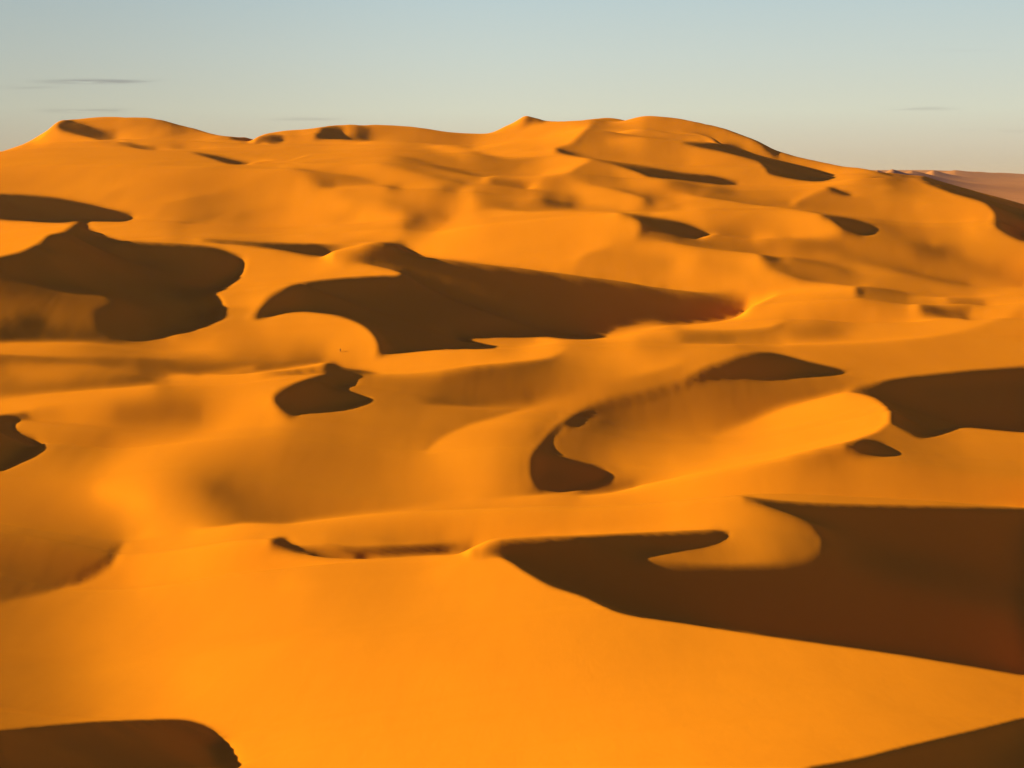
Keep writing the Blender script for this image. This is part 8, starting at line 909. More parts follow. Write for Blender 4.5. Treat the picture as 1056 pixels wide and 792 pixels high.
-1,707,-2,729,-2,-3,-2,706,2,2,710,-2,-3,736,-2,817,3,2,0,-1,-2,706,-2,730,1,703,1,709,-2,704,1,0,-2,-2,-2,-3,-3,-3,-3,-2,723,-1,-2,-2,821,2,3,702,-2,-1,704,-2,711,-1,
739,2,702,2,2,2,710,-1,-1,714,1,702,2,1,728,-2,788,-1,702,4,3,706,-2,-5,0,3,708,-2,-3,766,1,2,727,-1,-1,702,-1,-1,-2,795,3,5,5,3,3,3,3,0,-5,-3,-1,706,2,2,0,-2,720,-1,767,
-2,-2,-2,0,-1,-2,705,2,2,794,-2,-2,-1,705,4,3,2,727,-1,-1,-1,731,-2,706,1,712,-2,-1,708,-1,-1,702,-2,705,2,1,705,4,802,-6,734,1,705,1,723,-1,0,2,706,-2,703,2,702,-1,-2,
-3,-4,-3,-1,-1,-2,702,-3,-3,-2,718,2,801,-3,735,2,1,710,-2,-1,-2,-3,-2,-2,-2,710,-2,-1,4,706,-3,0,3,0,-3,-3,-4,-4,-3,-2,702,2,3,707,1,2,1,817,-3,2,2,727,2,0,2,710,-2,0,
-1,-3,-3,-2,708,2,2,1,705,-2,3,2,704,-2,-4,-4,3,0,-4,-3,702,3,3,3,3,2,2,704,2,711,1,2,1,1,2,806,-3,0,2,729,-3,-3,707,-2,-2,-1,-1,-2,703,3,3,3,3,4,4,3,4,5,5,702,-1,705,5,
-1,-2,705,3,2,0,1,2,2,2,2,703,-1,-2,706,1,-1,704,2,3,3,702,1,706,-1,0,-1,796,1,702,-2,735,-2,-3,-3,-3,708,2,3,3,702,-2,-5,-8,-7,-7,-6,-7,-10,-3,-2,-2,702,-2,3,-2,-4,-2,
-1,-1,723,-2,0,-3,-4,2,704,-2,-2,0,-2,-2,706,1,830,-2,-2,-2,-2,-2,0,2,2,3,0,-2,707,-2,-2,-3,-3,-3,0,5,8,7,4,1,7,2,-1,-3,-2,702,-2,702,1,2,714,-2,703,-2,705,2,0,4,6,2,0,
-5,-2,-2,-2,804,-2,-2,-1,732,-2,702,3,2,2,3,3,4,2,702,1,703,3,705,3,4,4,2,0,-4,-2,0,3,2,3,4,3,4,5,2,3,3,2,713,2,2,5,4,3,4,4,3,2,1,1,704,-1,-4,-1,-3,2,2,2,1,2,800,-1,736,
1,2,2,705,-1,-2,-2,713,-1,-2,702,3,3,703,-1,-2,706,-2,711,-2,702,-2,-2,-2,-2,-2,712,2,0,1,836,2,2,2,706,-2,-2,-2,-2,718,-1,709,-1,868,2,2,1,711,-2,706,2,2,716,-2,729,-1,
707,-1,0,-1,718,-1,826,-1,705,2,0,2,2,753,-2,-2,703,-1,704,-1,-2,845,1,705,-1,-2,-2,741,1,704,2,2,2,4,3,3,2,2,825,1,796,2,2,2,2,805,-1,705,1,725,1,0,-2,-1,714,2,2,754,-1,
710,-2,830,2,2,2,3,779,2,2,2,2,917,2,828,-1,-2,-1,913,-2,-2,723,-1,-1,714,2,0,-2,0,2,868,1,3,3,707,-1,732,-2,0,1,2,705,-2,866,2,5,709,1,1,1,704,2,0,-1,0,2,1,716,1,704,-2,
-2,-2,0,-1,0,-2,720,2,842,-2,702,2,715,-1,708,-1,711,2,702,1,702,1,2,3,3,3,703,-2,-2,719,1,842,-1,744,-2,0,-1,703,2,2,702,-2,-2,709,-1,-3,-3,-1,-1,870,1,704,1,2,719,-2,0,
3,703,-3,0,2,706,-2,0,4,3,707,-1,841,1,751,2,4,3,2,-4,-3,-2,704,4,3,708,1,2,835,-2,706,2,753,-2,2,2,1,2,0,3,2,-1,848,-2,757,-4,2,705,-2,848,3,2,753,1,702,-3,911,-2,-2,-3,
910,-1,-2,702,1,914,2,2005,-2,901,1,705,-2,705,-1,-2,2,2,844,1,749,2,703,-1,703,-2,710,4,887,-1,703,-3,-1,-2,702,-3,-3,-2,0,-1,705,1,706,1,886,-1,704,2,2,3,3,2,-1,0,2,2,
2,2,710,-2,0,3,854,-3,739,-2,-3,703,1,712,-1,1,855,-2,2,2,738,2,1,716,3,855,-2,754,-2,702,-2,2,854,-1,0,2,755,1,2,3,-3,-3,854,1,760,2,916,2,1117,2,2,2,1339,-1,907,2,1521,
2,1210,1,705,-2,916,-2,907,1,707,2,1549,-1,837,-2,907,-2,-2,-3,-3,-4,-4,-2,-2,-3,-2,-5,-4,-2,-3,-3,784,2,3,809,-2,-4,-4,-2,0,-2,705,2,4,2,4,3,3,3,1,5,5,2,783,-2,810,2,8,
5,2,2,2,4,4,4,4,5,4,703,-1,-2,-3,0,-2,-2,703,1,708,1,753,-2,829,-2,705,-2,-2,-3,-3,-4,714,1,764,-2,718,2,1,805,-2,-2,-2,704,-1,-3,-3,0,-2,703,-1,703,1,763,2,703,-2,-1,0,
4,714,2,702,-1,-3,-1,804,2,1,706,2,3,3,0,1,704,2,766,-3,-5,-3,0,2,2,3,708,-1,-2,-1,705,-2,-2,-2,1,3,813,1,0,1,2,2,2,2,765,-2,-3,-2,2,6,7,4,0,-1,710,1,705,-2,0,3,3,837,1,
710,-2,738,3,5,5,0,-2,-2,-1,711,3,2,703,-3,-3,2,2,822,-2,-2,711,-2,-2,-2,-2,-5,-6,0,4,3,708,1,734,2,702,-1,-2,704,1,708,2,3,-1,-3,-3,-1,0,3,4,731,-2,-6,-6,-7,-6,-7,-7,-7,
-7,-6,-6,-7,-7,-7,-7,-7,-7,-7,773,-2,-1,715,2,3,2,6,-10,-10,-5,0,-2,-3,-3,0,2,2,737,-2,717,-7,-3,3,-2,0,4,-1,0,-2,730,4,8,7,7,7,8,8,8,8,8,8,7,7,8,8,8,8,8,773,3,718,2,0,8,
6,2,-5,702,4,-3,-2,753,-1,-2,-5,8,-10,2,8,-1,734,-1,-2,-1,-2,-2,-2,-1,-2,-2,-2,-2,-2,-2,-2,-2,-2,-2,-1,762,-2,-3,705,-1,0,3,0,-2,702,-1,712,-1,702,-2,0,-2,6,0,6,3,2,0,3,
747,-2,-2,-1,0,3,0,-4,0,-6,7,-2,6,-3,-2,736,-2,778,4,4,1,705,1,703,-2,0,2,710,-2,-2,-2,704,-2,-3,2,752,3,2,0,-3,-3,0,-4,0,7,-2,0,-2,818,-1,0,2,703,2,2,2,2,2,3,2,707,-2,
704,2,707,-2,753,-2,-2,702,-2,9,-2,702,-1,821,-2,4,-5,2,-2,-4,0,-3,-4,-2,710,2,1,0,-2,2,2,703,-2,747,1,2,705,-4,-4,-6,-4,4,3,-2,2,-1,824,-2,10,-12,-5,-4,-3,-1,702,-2,-2,
-2,703,2,2,703,-2,703,-2,702,3,3,-1,704,-2,-2,702,-4,-1,2,732,-2,0,-2,-2,-2,-2,-4,-3,702,7,14,14,8,0,1,0,-1,826,-2,11,6,6,5,6,3,0,4,3,3,2,2,0,-1,-4,-3,-4,-2,2,705,3,702,
4,-2,-2,704,3,4,4,0,-6,-2,-1,728,-1,0,-2,-2,-4,-4,-2,-1,703,2,-2,-5,-4,-2,830,-2,-6,0,-3,-3,-9,-3,-2,-5,-7,-9,-10,-11,-10,-4,2,3,3,3,705,-1,-5,-2,702,5,3,3,703,-3,702,3,
2,717,1,2,2,3,2,-2,703,-2,-2,702,3,4,5,7,8,8,7,5,2,0,1,2,3,834,2,-5,-13,-6,-2,-2,1,5,13,15,15,15,9,3,1,2,707,-3,-2,-4,0,-1,-2,705,3,-10,-9,-9,-7,-3,-1,-1,-2,-2,-3,-4,-4,
-4,-2,705,1,0,-2,-6,-7,-11,-4,3,5,702,4,5,2,0,-8,-11,-10,-9,-7,-5,-3,703,-2,-2,-2,835,4,12,9,7,5,2,0,-4,-5,-6,-5,-3,-3,-2,-2,705,2,2,4,9,4,703,-1,704,3,11,16,14,12,3,-2,
0,1,2,4,4,8,10,7,5,4,4,4,3,702,2,8,6,16,-6,-18,-14,-2,4,704,11,16,16,13,9,4,730,-2,809,-1,0,-3,-6,-6,-5,-4,-3,-2,-2,714,-2,-3,1,3,707,-3,-5,-6,-5,-3,5,8,7,5,3,2,2,-2,-3,
-3,-2,-2,-1,706,2,3,12,17,12,2,0,-2,703,-4,-6,-7,-6,-4,-2,729,2,1,-1,-2,705,1,702,2,824,-1,713,-4,-5,-5,-4,-5,-4,-3,-2,711,-3,-5,-9,-8,-6,-3,742,3,0,-3,-4,0,1,2,703,-2,
-3,-3,-3,-5,-5,-5,-4,-5,-4,818,2,2,706,-2,-2,723,2,744,1,4,5,3,-3,-12,-11,-7,-7,-8,-5,-3,702,7,7,8,7,7,8,3,824,2,770,-2,-2,702,6,16,14,13,11,9,7,6,4,3,2,704,-1,899,-2,-4,
-7,-7,-5,-5,-3,-2,702,-1,799,1,706,1,1,2,2,731,1,1,716,1,745,1,2,3,2,1,0,1,702,-1,-1,798,-1,-1,-2,-2,-2,-2,-2,-2,-2,-2,-2,-2,-2,-1,-1,717,-1,-1,704,-1,-1,706,-1,0,-1,702,
-2,0,-1,706,-2,702,-1,-2,-2,-2,-2,-2,-1,736,-2,-3,-3,-3,-3,-4,-3,-3,-3,-2,-2,806,1,1,725,1,1,705,1,1,712,2,702,2,2,2,2,746,2,2,2,703,1,3392,1,736,1,1,718,1,1,0,1,1,717,1,
1,766,-3,-3,-3,-3,-3,-3,-3,-3,-3,-3,-3,-3,-3,-3,-3,-3,-3,-3,-3,-3,-3,-3,-3,-3,-3,-3,-3,-3,-3,-3,-3,-3,-3,-3,-3,-4,-4,-4,-4,-4,-4,-4,-4,-4,-4,-4,-3,-3,-3,-4,-4,-4,-4,-4,
-3,-3,-3,-4,-4,-4,-4,-4,-4,-4,-4,-5,-6,-6,-6,-6,-6,-6,-6,-6,-6,-6,-7,-7,-6,-6,-6,-6,-6,-6,-6,-5,-5,-5,-5,-5,-5,-5,-4,-4,-4,-5,-5,-5,-5,-5,-5,-6,-6,-6,-6,-6,-5,-5,-5,-5,
-5,-5,-5,-6,-6,-5,-5,-5,-6,-6,-5,-5,-5,-5,-5,-5,-5,-6,-6,-6,-5,-6,-6,-6,-6,-6,-5,-6,-6,-6,-6,-6,-7,-7,-7,-7,-7,-7,-6,-6,-7,-7,-7,-6,-6,-6,-6,-6,-6,-5,-5,-5,-4,-4,-4,-4,
-4,-3,-3,-3,-3,-3,-3,-3,-2,-2,-2,-2,-2,-2,-2,-2,1579,1,9999,4265,-2,913,2,913,-1,2,915,2,1346,2,915,2,915,2,1130,3,1130,2,0,-1,913,2,913,-2,916,2,913,-2,702,-2,913,3,
1129,-1,1,915,2,913,-1,1,915,2,916,-1,913,3,1129,-2,3,914,2,1129,-1,2,913,-1,0,2,914,2,913,-2,1130,-1,2,913,-2,916,2,914,2,913,-1,0,2,-1,912,-1,2,789,1,1040,2,913,-1,915,
-1,2,915,1,914,3,794,-1,818,-1,916,2,913,-2,916,1,914,2,999,2,830,2,783,2,829,-2,2,915,2,914,3,914,2,0,-2,912,2,0,-2,2074,2,1561,2,1131,1,1130,1,1345,2,914,1,915,2,914,1,
2854,-1,913,2,914,2,716,1,1014,1,1013,1,1129,2,914,2,-1,-1,912,2,914,1,710,2,0,-1,912,2,0,-1,1333,2,914,2,709,-1,904,2,709,-2,904,2,709,-2,905,1,708,-2,1121,2,922,-1,906,
1,0,-1,705,-2,906,1,707,-3,906,2,706,1,-3,913,2,-3,909,-2,703,2,0,-1,914,-2,907,2,706,-2,702,1,1125,-2,909,1,703,2,-2,913,2,-3,913,2,-2,909,1,703,2,-2,2,912,3,-4,2,912,3,
-4,2,913,-3,2,913,-2,913,-2,1,912,1,-4,2,785,2,827,-4,1,911,2,915,-2,2,1127,-2,1425,2,7986,2,1557,1,914,2,1343,2,914,2,914,2,1128,2,914,2,-1,913,2,-2,913,2,914,2,914,2,
914,1,4355,2,914,3,913,2,914,3,-1,913,2,914,1,912,-1,0,2,912,-2,0,2,912,-2,2,913,-1,4,914,2,913,-1,914,-2,3,913,-2,2,913,-1,2,913,-2,2,0,-1,912,3,914,4,-1,913,3,-1,912,2,
2,912,-1,0,2,912,-1,702,-1,911,-1,0,1,912,-2,914,-2,0,2,912,-2,0,2,912,-2,914,-2,2,913,-2,3,913,-1,3,912,-1,0,3,703,-1,910,2,710,2,903,2,913,2,3,0,-1,912,3,0,-2,910,-1,0,
2,-2,0,1,912,-2,1125,-1,2,914,4,914,1,912,-2,2,914,2,1128,2,1127,-1,2,1127,-2,4,-2,912,-2,2,912,-2,3,913,-3,4,-2,912,-1,2,913,3,913,-3,4,-1,913,2,-1,912,2,913,-3,4,913,
-2,3,-2,720,-2,890,-2,3,0,-3,720,-2,890,-3,4,914,3,912,-2,3,913,-2,2,913,2,914,3,913,-1,1,885,-1,724,2,-3,912,-5,9,-7,2,909,1,0,-3,4,-3,2,767,1,843,-2,1,702,-1,3,856,-3,
752,-2,704,2,702,-2,716,-1,720,1,711,-1,714,-2,914,-2,780,1,708,-2,2,761,3,761,-2,789,-2,755,1,709,-1,2,847,-2,755,2,-2,709,3,-2,704,1,702,1,740,1,853,1,710,2,903,1,712,
-1,1130,-2,1346,2,751,-1,811,-1,751,2,1131,-1,2,-2,704,-1,910,1,846,-1,729,-1,0,1,737,-2,835,-1,729,-1,702,-2,703,2,0,-2,0,1,742,-3,2,824,-1,704,-2,730,2,704,-2,4,0,-3,0,
1,738,-2,704,-3,2,711,2,817,-1,723,-2,5,-5,709,3,0,-2,745,-6,4,829,2,-4,724,3,-1,707,1,702,-1,746,4,830,2,-3,722,-3,4,0,-2,755,-2,2,831,2,-3,722,2,0,-2,713,-2,875,3,-3,
723,-2,766,-2,2,822,5,-6,2,721,-2,891,-3,3,719,2,0,-3,875,2,2,735,4,0,-3,2,720,2,714,-2,837,-2,0,2,-1,714,-2,719,3,-1,-2,2,720,2,-2,0,1,850,2,2,-2,714,-2,719,3,702,2,721,
-2,0,1,708,2,725,2,816,1,-1,733,-1,3,879,-2,734,2,0,1,757,3,-3,913,2,-2,1048,-2,2,913,-3,788,-1,824,2,-3,790,2,823,-4,914,-3,2,912,2,0,2,717,1,702,-1,773,-1,1016,2,2,914,
1,817,1,796,2,2095,1,1156,-2,705,2,1121,-2,2,3717,-1,805,-2,805,-2,0,2,912,-2,0,2,-1,913,2,-2,907,-4,703,-1,0,2,-2,906,3,-6,3,704,3,-2,885,-1,720,4,-7,3,704,2,-1,906,2,
-3,703,-1,0,2,-1,906,2,705,2,2,909,-1,704,1,914,2,1042,1,780,1,1501,-2,706,-2,1,743,-1,869,-2,2,-1,724,2,-5,2,-1,912,2,704,-2,908,-2,0,3,703,2,-5,2,878,-2,729,3,-2,703,
-5,2,907,-2,2,-1,872,2,703,1,735,-2,702,-1,0,-2,2,868,1,740,1,704,1,867,2,-2,1,734,1,808,-2,768,2,-2,702,-1,0,2,-1,836,3,0,-2,767,-2,3,-2,704,2,-2,737,-1,798,2,0,-3,1,
766,-3,4,-3,703,-3,2,839,-3,0,2,765,-3,5,-3,704,-1,702,-2,836,-2,0,2,765,-4,5,-3,704,-2,736,1,-1,802,-2,1,2,764,-3,5,-2,704,-2,-2,2,734,2,-2,802,-2,766,-2,5,-2,-1,704,-2,
2,734,2,-2,802,-2,-1,2,1,763,-3,5,-2,-2,709,-1,729,-1,798,-1,0,1,704,-2,765,-4,6,-2,711,-1,827,-2,0,2,704,-2,702,2,762,-2,5,-3,-2,706,-2,3,703,-1,729,3,796,-1,0,2,704,-2,
702,1,762,-2,3,0,-2,705,1,-2,4,733,3,-2,795,-1,707,-2,703,-2,761,2,707,2,735,3,-2,797,2,706,-2,0,3,-2,761,2,-2,708,-1,733,2,798,4,704,2,0,-2,-2,7,-2,770,2,831,-1,0,3,-1,
705,-3,-2,8,-3,762,2,707,-2,1,733,-2,3,-1,702,2,792,2,2,-1,705,-3,-2,6,-3,746,1,715,2,708,2,733,-3,4,-3,702,2,793,2,706,-2,-2,3,806,-1,4,-2,704,-2,914,-2,909,2,2,703,-2,
2,908,2,704,-1,2,908,1,2159,2,849,-1,763,-2,3,846,-1,0,2,-4,750,-2,712,-3,4,0,-2,742,2,803,3,-6,3,748,2,-2,712,-3,4,0,-1,2,740,-2,3,799,1,703,2,-4,1,748,2,-1,2,711,-1,3,
-1,742,-3,3,0,-2,852,1,-3,713,2,-1,742,-3,4,0,-2,703,2,796,-3,752,-2,713,2,-2,742,-3,5,0,-3,703,2,794,3,-5,2,810,-3,5,0,-2,798,4,-10,6,766,-2,2,741,1,-2,5,0,-2,798,2,-8,
5,753,-3,712,-2,4,-2,741,-2,5,799,2,0,-4,3,753,-1,712,-2,5,-4,741,-3,5,0,-2,798,2,-3,754,1,-2,711,-2,6,-6,741,-3,5,0,-2,798,2,-2,755,-1,712,3,-3,2,740,-4,5,-2,-3,798,2,0,
-3,733,2,-2,720,-2,713,1,740,-3,6,-1,-2,799,2,733,-2,3,0,-2,719,-2,711,-2,2,741,-3,6,707,1,794,3,-2,1,729,-2,6,-3,1,-3,731,-1,3,-3,740,-3,5,0,-1,800,2,-2,2,729,-3,6,-4,
702,-2,719,-2,710,-2,6,-6,740,-2,5,0,-2,832,-3,7,-4,702,-1,720,-1,711,-2,740,-2,3,834,-2,4,-2,0,2,720,2,710,1,702,2,877,2,-2,734,2,878,2,734,-2,1,-2,-2,876,-2,4,-2,733,3,
0,-1,739,2,836,-1,2,708,2,714,1,709,-1,2,-1,-2,739,5,707,2,829,-2,4,724,-1,708,2,0,-1,738,-2,4,0,-1,797,1,737,-2,709,3,725,2,-2,738,-3,3,0,-1,818,1,718,3,706,-1,3,725,3,
-3,1,737,-3,5,-1,-1,836,-2,3,706,-4,717,-1,708,4,-3,738,-5,7,-3,-2,704,-2,832,3,0,-1,704,-2,1,725,3,-2,738,-4,8,-4,705,-2,0,1,830,2,1,705,-2,726,2,-2,738,-2,7,-3,-2,706,
2,830,2,733,2,740,4,-2,706,-2,2,830,1,733,3,740,3,-2,706,-2,806,-1,723,-1,1,703,-1,729,2,0,-1,738,2,707,-1,817,-1,710,-1,703,2,702,-2,729,2,1,739,2,840,3,702,-2,729,1,
882,2,0,-2,0,2,747,-1,728,-1,833,2,0,-3,0,2,720,-2,708,-2,737,2,708,-2,827,2,-3,704,3,703,2,720,-1,707,3,-3,729,-1,706,-2,5,0,-2,706,-3,791,2,-2,736,-3,2,-2,0,2,702,-3,2,
728,3,-2,736,-3,4,-1,-1,706,-1,828,1,-2,702,-1,2,733,2,-2,736,2,839,-2,2,-4,0,3,-2,2,-4,3,728,2,735,-2,4,823,-1,714,-2,703,-3,3,703,-4,2,748,-2,840,-1,718,-1,5,-5,702,1,
-2,1,729,-2,2,731,-2,3,824,-2,718,-2,702,-2,737,-2,715,-2,857,-1,0,2,-3,737,2,0,-1,714,-2,856,-2,0,2,-1,738,-1,2,715,-2,901,-2,721,-1,858,-1,733,2,-4,2,720,1,868,-2,739,
-2,899,3,-3,719,2,837,2,756,3,-3,1,-2,716,2,837,2,710,-2,738,-1,706,-2,3,717,-2,4,-3,846,2,-3,704,-2,741,-2,4,716,-3,4,-2,846,4,-3,0,2,702,-2,721,-1,721,2,-3,704,1,-1,
709,-2,2,-2,720,-1,824,3,-2,0,2,702,-2,744,2,-2,716,2,803,1,741,2,-1,726,2,-2,722,3,716,-2,2,844,2,-1,751,2,717,3,-1,800,-2,0,1,733,1,705,2,-1,727,3,-2,723,2,0,-1,858,2,
-2,704,-1,722,1,725,1,716,2,839,-1,702,4,-2,728,2,734,1,849,3,-2,728,1,884,2,0,-1,912,3,-1,911,2,-3,5,-4,756,-1,706,2,-2,847,-2,5,-5,2,911,-2,705,-2,3,-3,768,-1,2,842,-3,
8,-6,863,1,748,-2,5,0,-2,757,-2,714,-1,838,-2,4,0,-3,770,1,840,-4,6,0,-2,703,-1,907,-5,8,-3,703,1,908,-2,6,-3,0,1,702,1,872,2,734,2,0,-2,704,1,872,2,733,-3,5,0,-2,751,-2,
825,2,733,-3,5,-2,865,2,713,-2,-1,732,3,-1,705,-1,743,1,861,-2,4,866,2,746,-2,4,707,2,-1,776,-2,780,2,746,-2,2,708,-2,0,1,855,1,715,2,732,-1,709,1,773,2,-2,796,1,730,2,0,
-1,866,2,744,-2,3,734,1,751,2,712,1,813,-2,2,734,1,935,-1,730,-1,779,-1,1,914,2,728,1,716,2,897,2,716,1,869,2,915,1,914,2,0,-2,791,2,821,2,729,-2,3,-3,881,-2,3,0,-2,727,
-3,6,-6,883,3,-2,728,2,0,-3,880,-1,-2,3,-2,-2,722,-2,0,1,-2,0,-2,6,-6,705,1,876,-2,4,-4,722,-1,0,2,-2,0,-3,6,-3,882,-3,6,-3,1,722,2,702,1,-2,5,-1,-2,772,-1,808,-1,2,720,
1,0,-2,0,3,703,-2,3,-2,879,2,704,4,-3,720,-2,0,4,-2,704,2,-2,0,-2,718,-2,861,-2,6,-3,0,1,718,-1,-3,6,-2,703,-3,5,-2,720,-2,861,-3,5,-2,721,-5,7,-2,703,-2,722,-2,0,-2,859,
-2,6,-3,721,-5,4,-2,704,-2,3,-1,721,-2,856,-2,702,-2,722,-4,7,-2,704,2,702,2,722,-2,2,-2,857,-4,6,-2,719,-1,4,-2,706,-2,3,723,2,726,2,743,1,787,-2,4,0,-1,730,-2,880,-1,2,
0,-2,728,-2,4,-2,724,-1,2,767,-1,781,1,706,3,-3,728,-3,3,724,1,-3,3,767,-2,-1,780,2,705,-2,5,731,2,724,-3,2,710,1,838,2,705,-2,3,1,720,1,709,4,-2,761,1,818,-1,732,3,-2,
722,-2,859,2,729,-1,2,723,-2,859,2,946,-1,721,2,737,2,853,1,721,-1,2,891,2,727,1,704,2,728,2,873,-3,4,-1,709,2,728,1,873,-4,5,913,-2,3,915,2,763,-1,828,2,730,1,852,-1,
913,2,721,1,885,1,1,704,-1,2,-2,-2,719,2,891,-1,1,913,-1,0,2,914,2,914,2,735,1,726,-1,849,-1,0,1,952,2,726,-2,888,1,944,-1,741,1,704,2,865,2,963,2,707,-2,832,-1,3,772,2,
-1,705,1,-3,832,-2,3,765,-3,6,-4,712,-2,1,831,-2,3,765,-3,4,704,2,-4,1,840,3,726,2,745,3,-3,840,3,-2,724,-1,2,843,2,2,-1,718,-2,723,-2,724,-3,2,716,-3,4,-1,720,-1,804,4,
-2,718,-2,0,3,-2,717,-1,745,-5,6,825,-2,4,0,-2,718,-3,6,-2,745,2,-2,716,-4,3,722,-1,804,3,-1,706,-2,711,-3,1,720,2,726,1,716,-1,0,1,825,-3,5,718,2,0,-3,2,710,-3,721,2,
732,1,825,-2,3,705,-2,2,712,2,-5,6,-2,708,2,-7,754,2,816,1,710,1,705,1,712,2,-5,6,-2,708,-5,4,-4,724,1,728,3,-2,725,-1,712,-1,787,1,710,2,0,-2,705,1,0,2,708,4,-7,3,705,
-1,747,-1,4,-2,710,-2,4,-3,815,-2,708,1,0,-1,-2,705,4,-2,707,1,2,-5,1,706,2,704,-1,3,719,-1,716,1,704,2,0,-2,709,-3,5,-4,1,827,1,721,-2,2,702,-2,702,-2,2,736,1,705,2,710,
-3,5,-2,833,-5,3,716,2,745,-2,704,2,-2,709,2,-1,704,2,828,-1,729,2,704,1,878,-3,0,-2,738,1,725,-4,3,723,-1,822,-2,765,2,-6,4,-2,844,-1,765,-2,1762,2,930,2,844,-2,0,1,767,
2,-1,738,2,801,1,709,1,761,-2,1,847,2,738,-2,0,-2,724,3,-1,1,-3,1,829,1,734,2,2,716,2,-2,726,2,706,-1,861,1,0,-2,719,-2,2,757,-2,833,1,0,-1,774,-1,702,1,-3,705,2,811,2,
739,2,755,2,-4,2,704,4,809,-2,774,-1,722,3,-5,3,703,-2,5,-2,906,3,-6,3,703,-3,7,-2,789,-1,721,-1,772,1,721,3,-6,2,703,-4,7,-3,789,-1,816,3,-2,704,-3,6,-2,814,3,741,-2,2,
755,4,-3,713,-1,842,-3,6,-4,749,-1,702,-1,0,3,816,2,709,1,730,-3,6,-4,748,2,705,1,-2,856,-2,3,-2,705,-2,749,-1,829,-1,726,3,708,-3,4,-2,725,1,706,1,843,-1,725,2,708,2,-6,
5,716,1,817,1,741,-2,724,-1,2,710,-5,0,2,-1,713,-2,5,-3,2,-1,713,1,842,-3,2,724,2,-2,710,-3,4,-1,714,3,702,-2,2,853,2,-5,0,1,736,-1,2,713,-3,4,703,-3,1,718,3,706,2,827,3,
-5,2,736,-2,1,715,2,703,-3,2,717,2,0,-2,832,1,-1,758,2,721,-2,705,2,865,-2,714,-2,4,-4,705,-2,715,-2,2,702,-2,887,1,705,2,-4,2,705,-1,709,2,702,-2,894,-3,2,713,-2,3,837,
1,761,2,713,-2,4,-1,912,-3,5,-1,912,-2,4,914,3,912,-1,0,2,914,2,812,1,801,2,914,2,914,2,795,2,702,-2,2,814,2,795,3,0,-2,-2,3,814,2,794,-1,3,0,-2,0,2,814,3,794,1,819,3,
797,-2,816,3,785,-1,711,-2,740,1,775,3,797,-2,740,1,775,3,797,-2,816,3,797,-2,815,-1,4,797,-3,815,-1,4,797,-3,2,814,-1,4,785,-2,2,709,1,-3,2,814,-2,5,785,-2,2,710,-3,2,
814,-2,5,795,1,0,-3,2,814,-2,5,795,1,0,-3,2,814,-2,5,789,-1,705,2,0,-3,815,-1,4,795,2,0,-3,2,815,3,794,-2,2,0,-3,2,815,3,794,-2,3,0,-3,2,815,2,791,2,702,-2,4,1,-3,3,907,
1,702,-2,3,0,-4,2,910,-2,2,0,-3,2,744,-1,774,-1,790,-2,2,1,-4,2,819,-1,792,2,-5,1,754,2,764,-1,792,4,-5,2,903,-2,706,-1,0,2,-2,2,739,1,1,872,2,902,2,-1,709,-2,3,731,-1,
715,-1,704,1,907,-1,918,2,919,-1,765,-1,862,-1,706,-1,710,1,729,1,703,-3,909,-4,5,-3,0,1,-1,792,-1,738,2,719,2,714,-2,702,-1,739,-6,7,-3,800,1,-2,2,766,-2,742,-6,7,-4,
800,3,-6,3,765,2,731,-1,711,-5,6,-4,844,-1,1,708,2,714,-2,743,2,-2,801,-2,2,742,2,708,2,712,2,743,-2,4,-2,-2,911,-3,5,-2,835,1,724,-1,-2,705,2,734,1,710,3,-2,800,-1,734,
1,776,2,799,2,0,-2,0,1,736,1,706,-2,708,-2,732,-2,4,-2,722,2,847,-2,741,-2,2,-2,870,-2,712,1,705,1,745,-2,893,2,-1,861,-2,771,-2,1,841,-2,714,1,-2,736,2,-1,703,-1,857,2,
715,-2,2,703,-1,1,0,-2,733,2,711,-1,2,839,-1,1,713,2,-2,703,-3,3,-2,738,-3,1,810,-1,0,2,745,2,708,2,-1,702,-2,738,5,-3,2,-3,2,711,2,840,-1,714,1,741,-2,4,-3,0,-2,2,710,
-1,2,854,-2,2,741,-2,3,-2,714,2,854,-1,3,709,2,-1,731,2,0,-2,855,-1,713,2,703,-1,705,2,731,-2,2,-2,913,2,-3,2,712,1,899,2,-2,713,2,1057,1,723,-1,961,2,885,1,734,2,907,2,
907,-1,706,3,879,-2,727,-2,705,-2,2,877,-2,0,-2,734,2,907,-2,875,2,-2,706,-2,3,707,-1,721,-2,2,1,873,2,-1,706,-1,3,729,-2,704,-1,2,878,2,729,-2,0,2,706,-2,905,-2,0,1,912,
-1,703,-2,872,3,-2,738,2,869,-2,704,3,-2,704,2,871,2,736,1,876,-3,742,1,732,1,838,-2,738,3,-1,735,1,838,-2,713,2,733,-2,727,1,914,2,876,-2,4,736,2,877,2,702,1,733,2,837,
-1,0,1,-2,735,2,703,2,733,2,839,2,774,2,0,-2,829,-2,708,2,-2,745,1,728,-1,829,-2,2,707,3,-2,774,-2,829,-2,2,0,-2,705,3,-3,719,1,729,1,724,-2,706,2,823,2,0,-2,705,2,0,-2,
748,2,724,-1,830,1,0,-2,0,2,704,2,-3,748,1,713,-1,708,2,0,-2,832,-1,706,3,-2,771,2,0,-2,836,-1,1,-1,2,754,-2,719,-2,833,-2,703,2,-2,1,1,758,2,714,-2,831,-2,2,-2,704,-2,
760,2,714,-2,831,-3,3,704,-1,776,-2,831,-3,4,704,-2,760,3,-3,714,-2,831,-2,2,765,3,-1,714,-2,898,3,0,-2,713,-2,897,-2,2,0,-2,713,-2,897,-2,2,913,-2,2,901,1,711,-2,2,913,
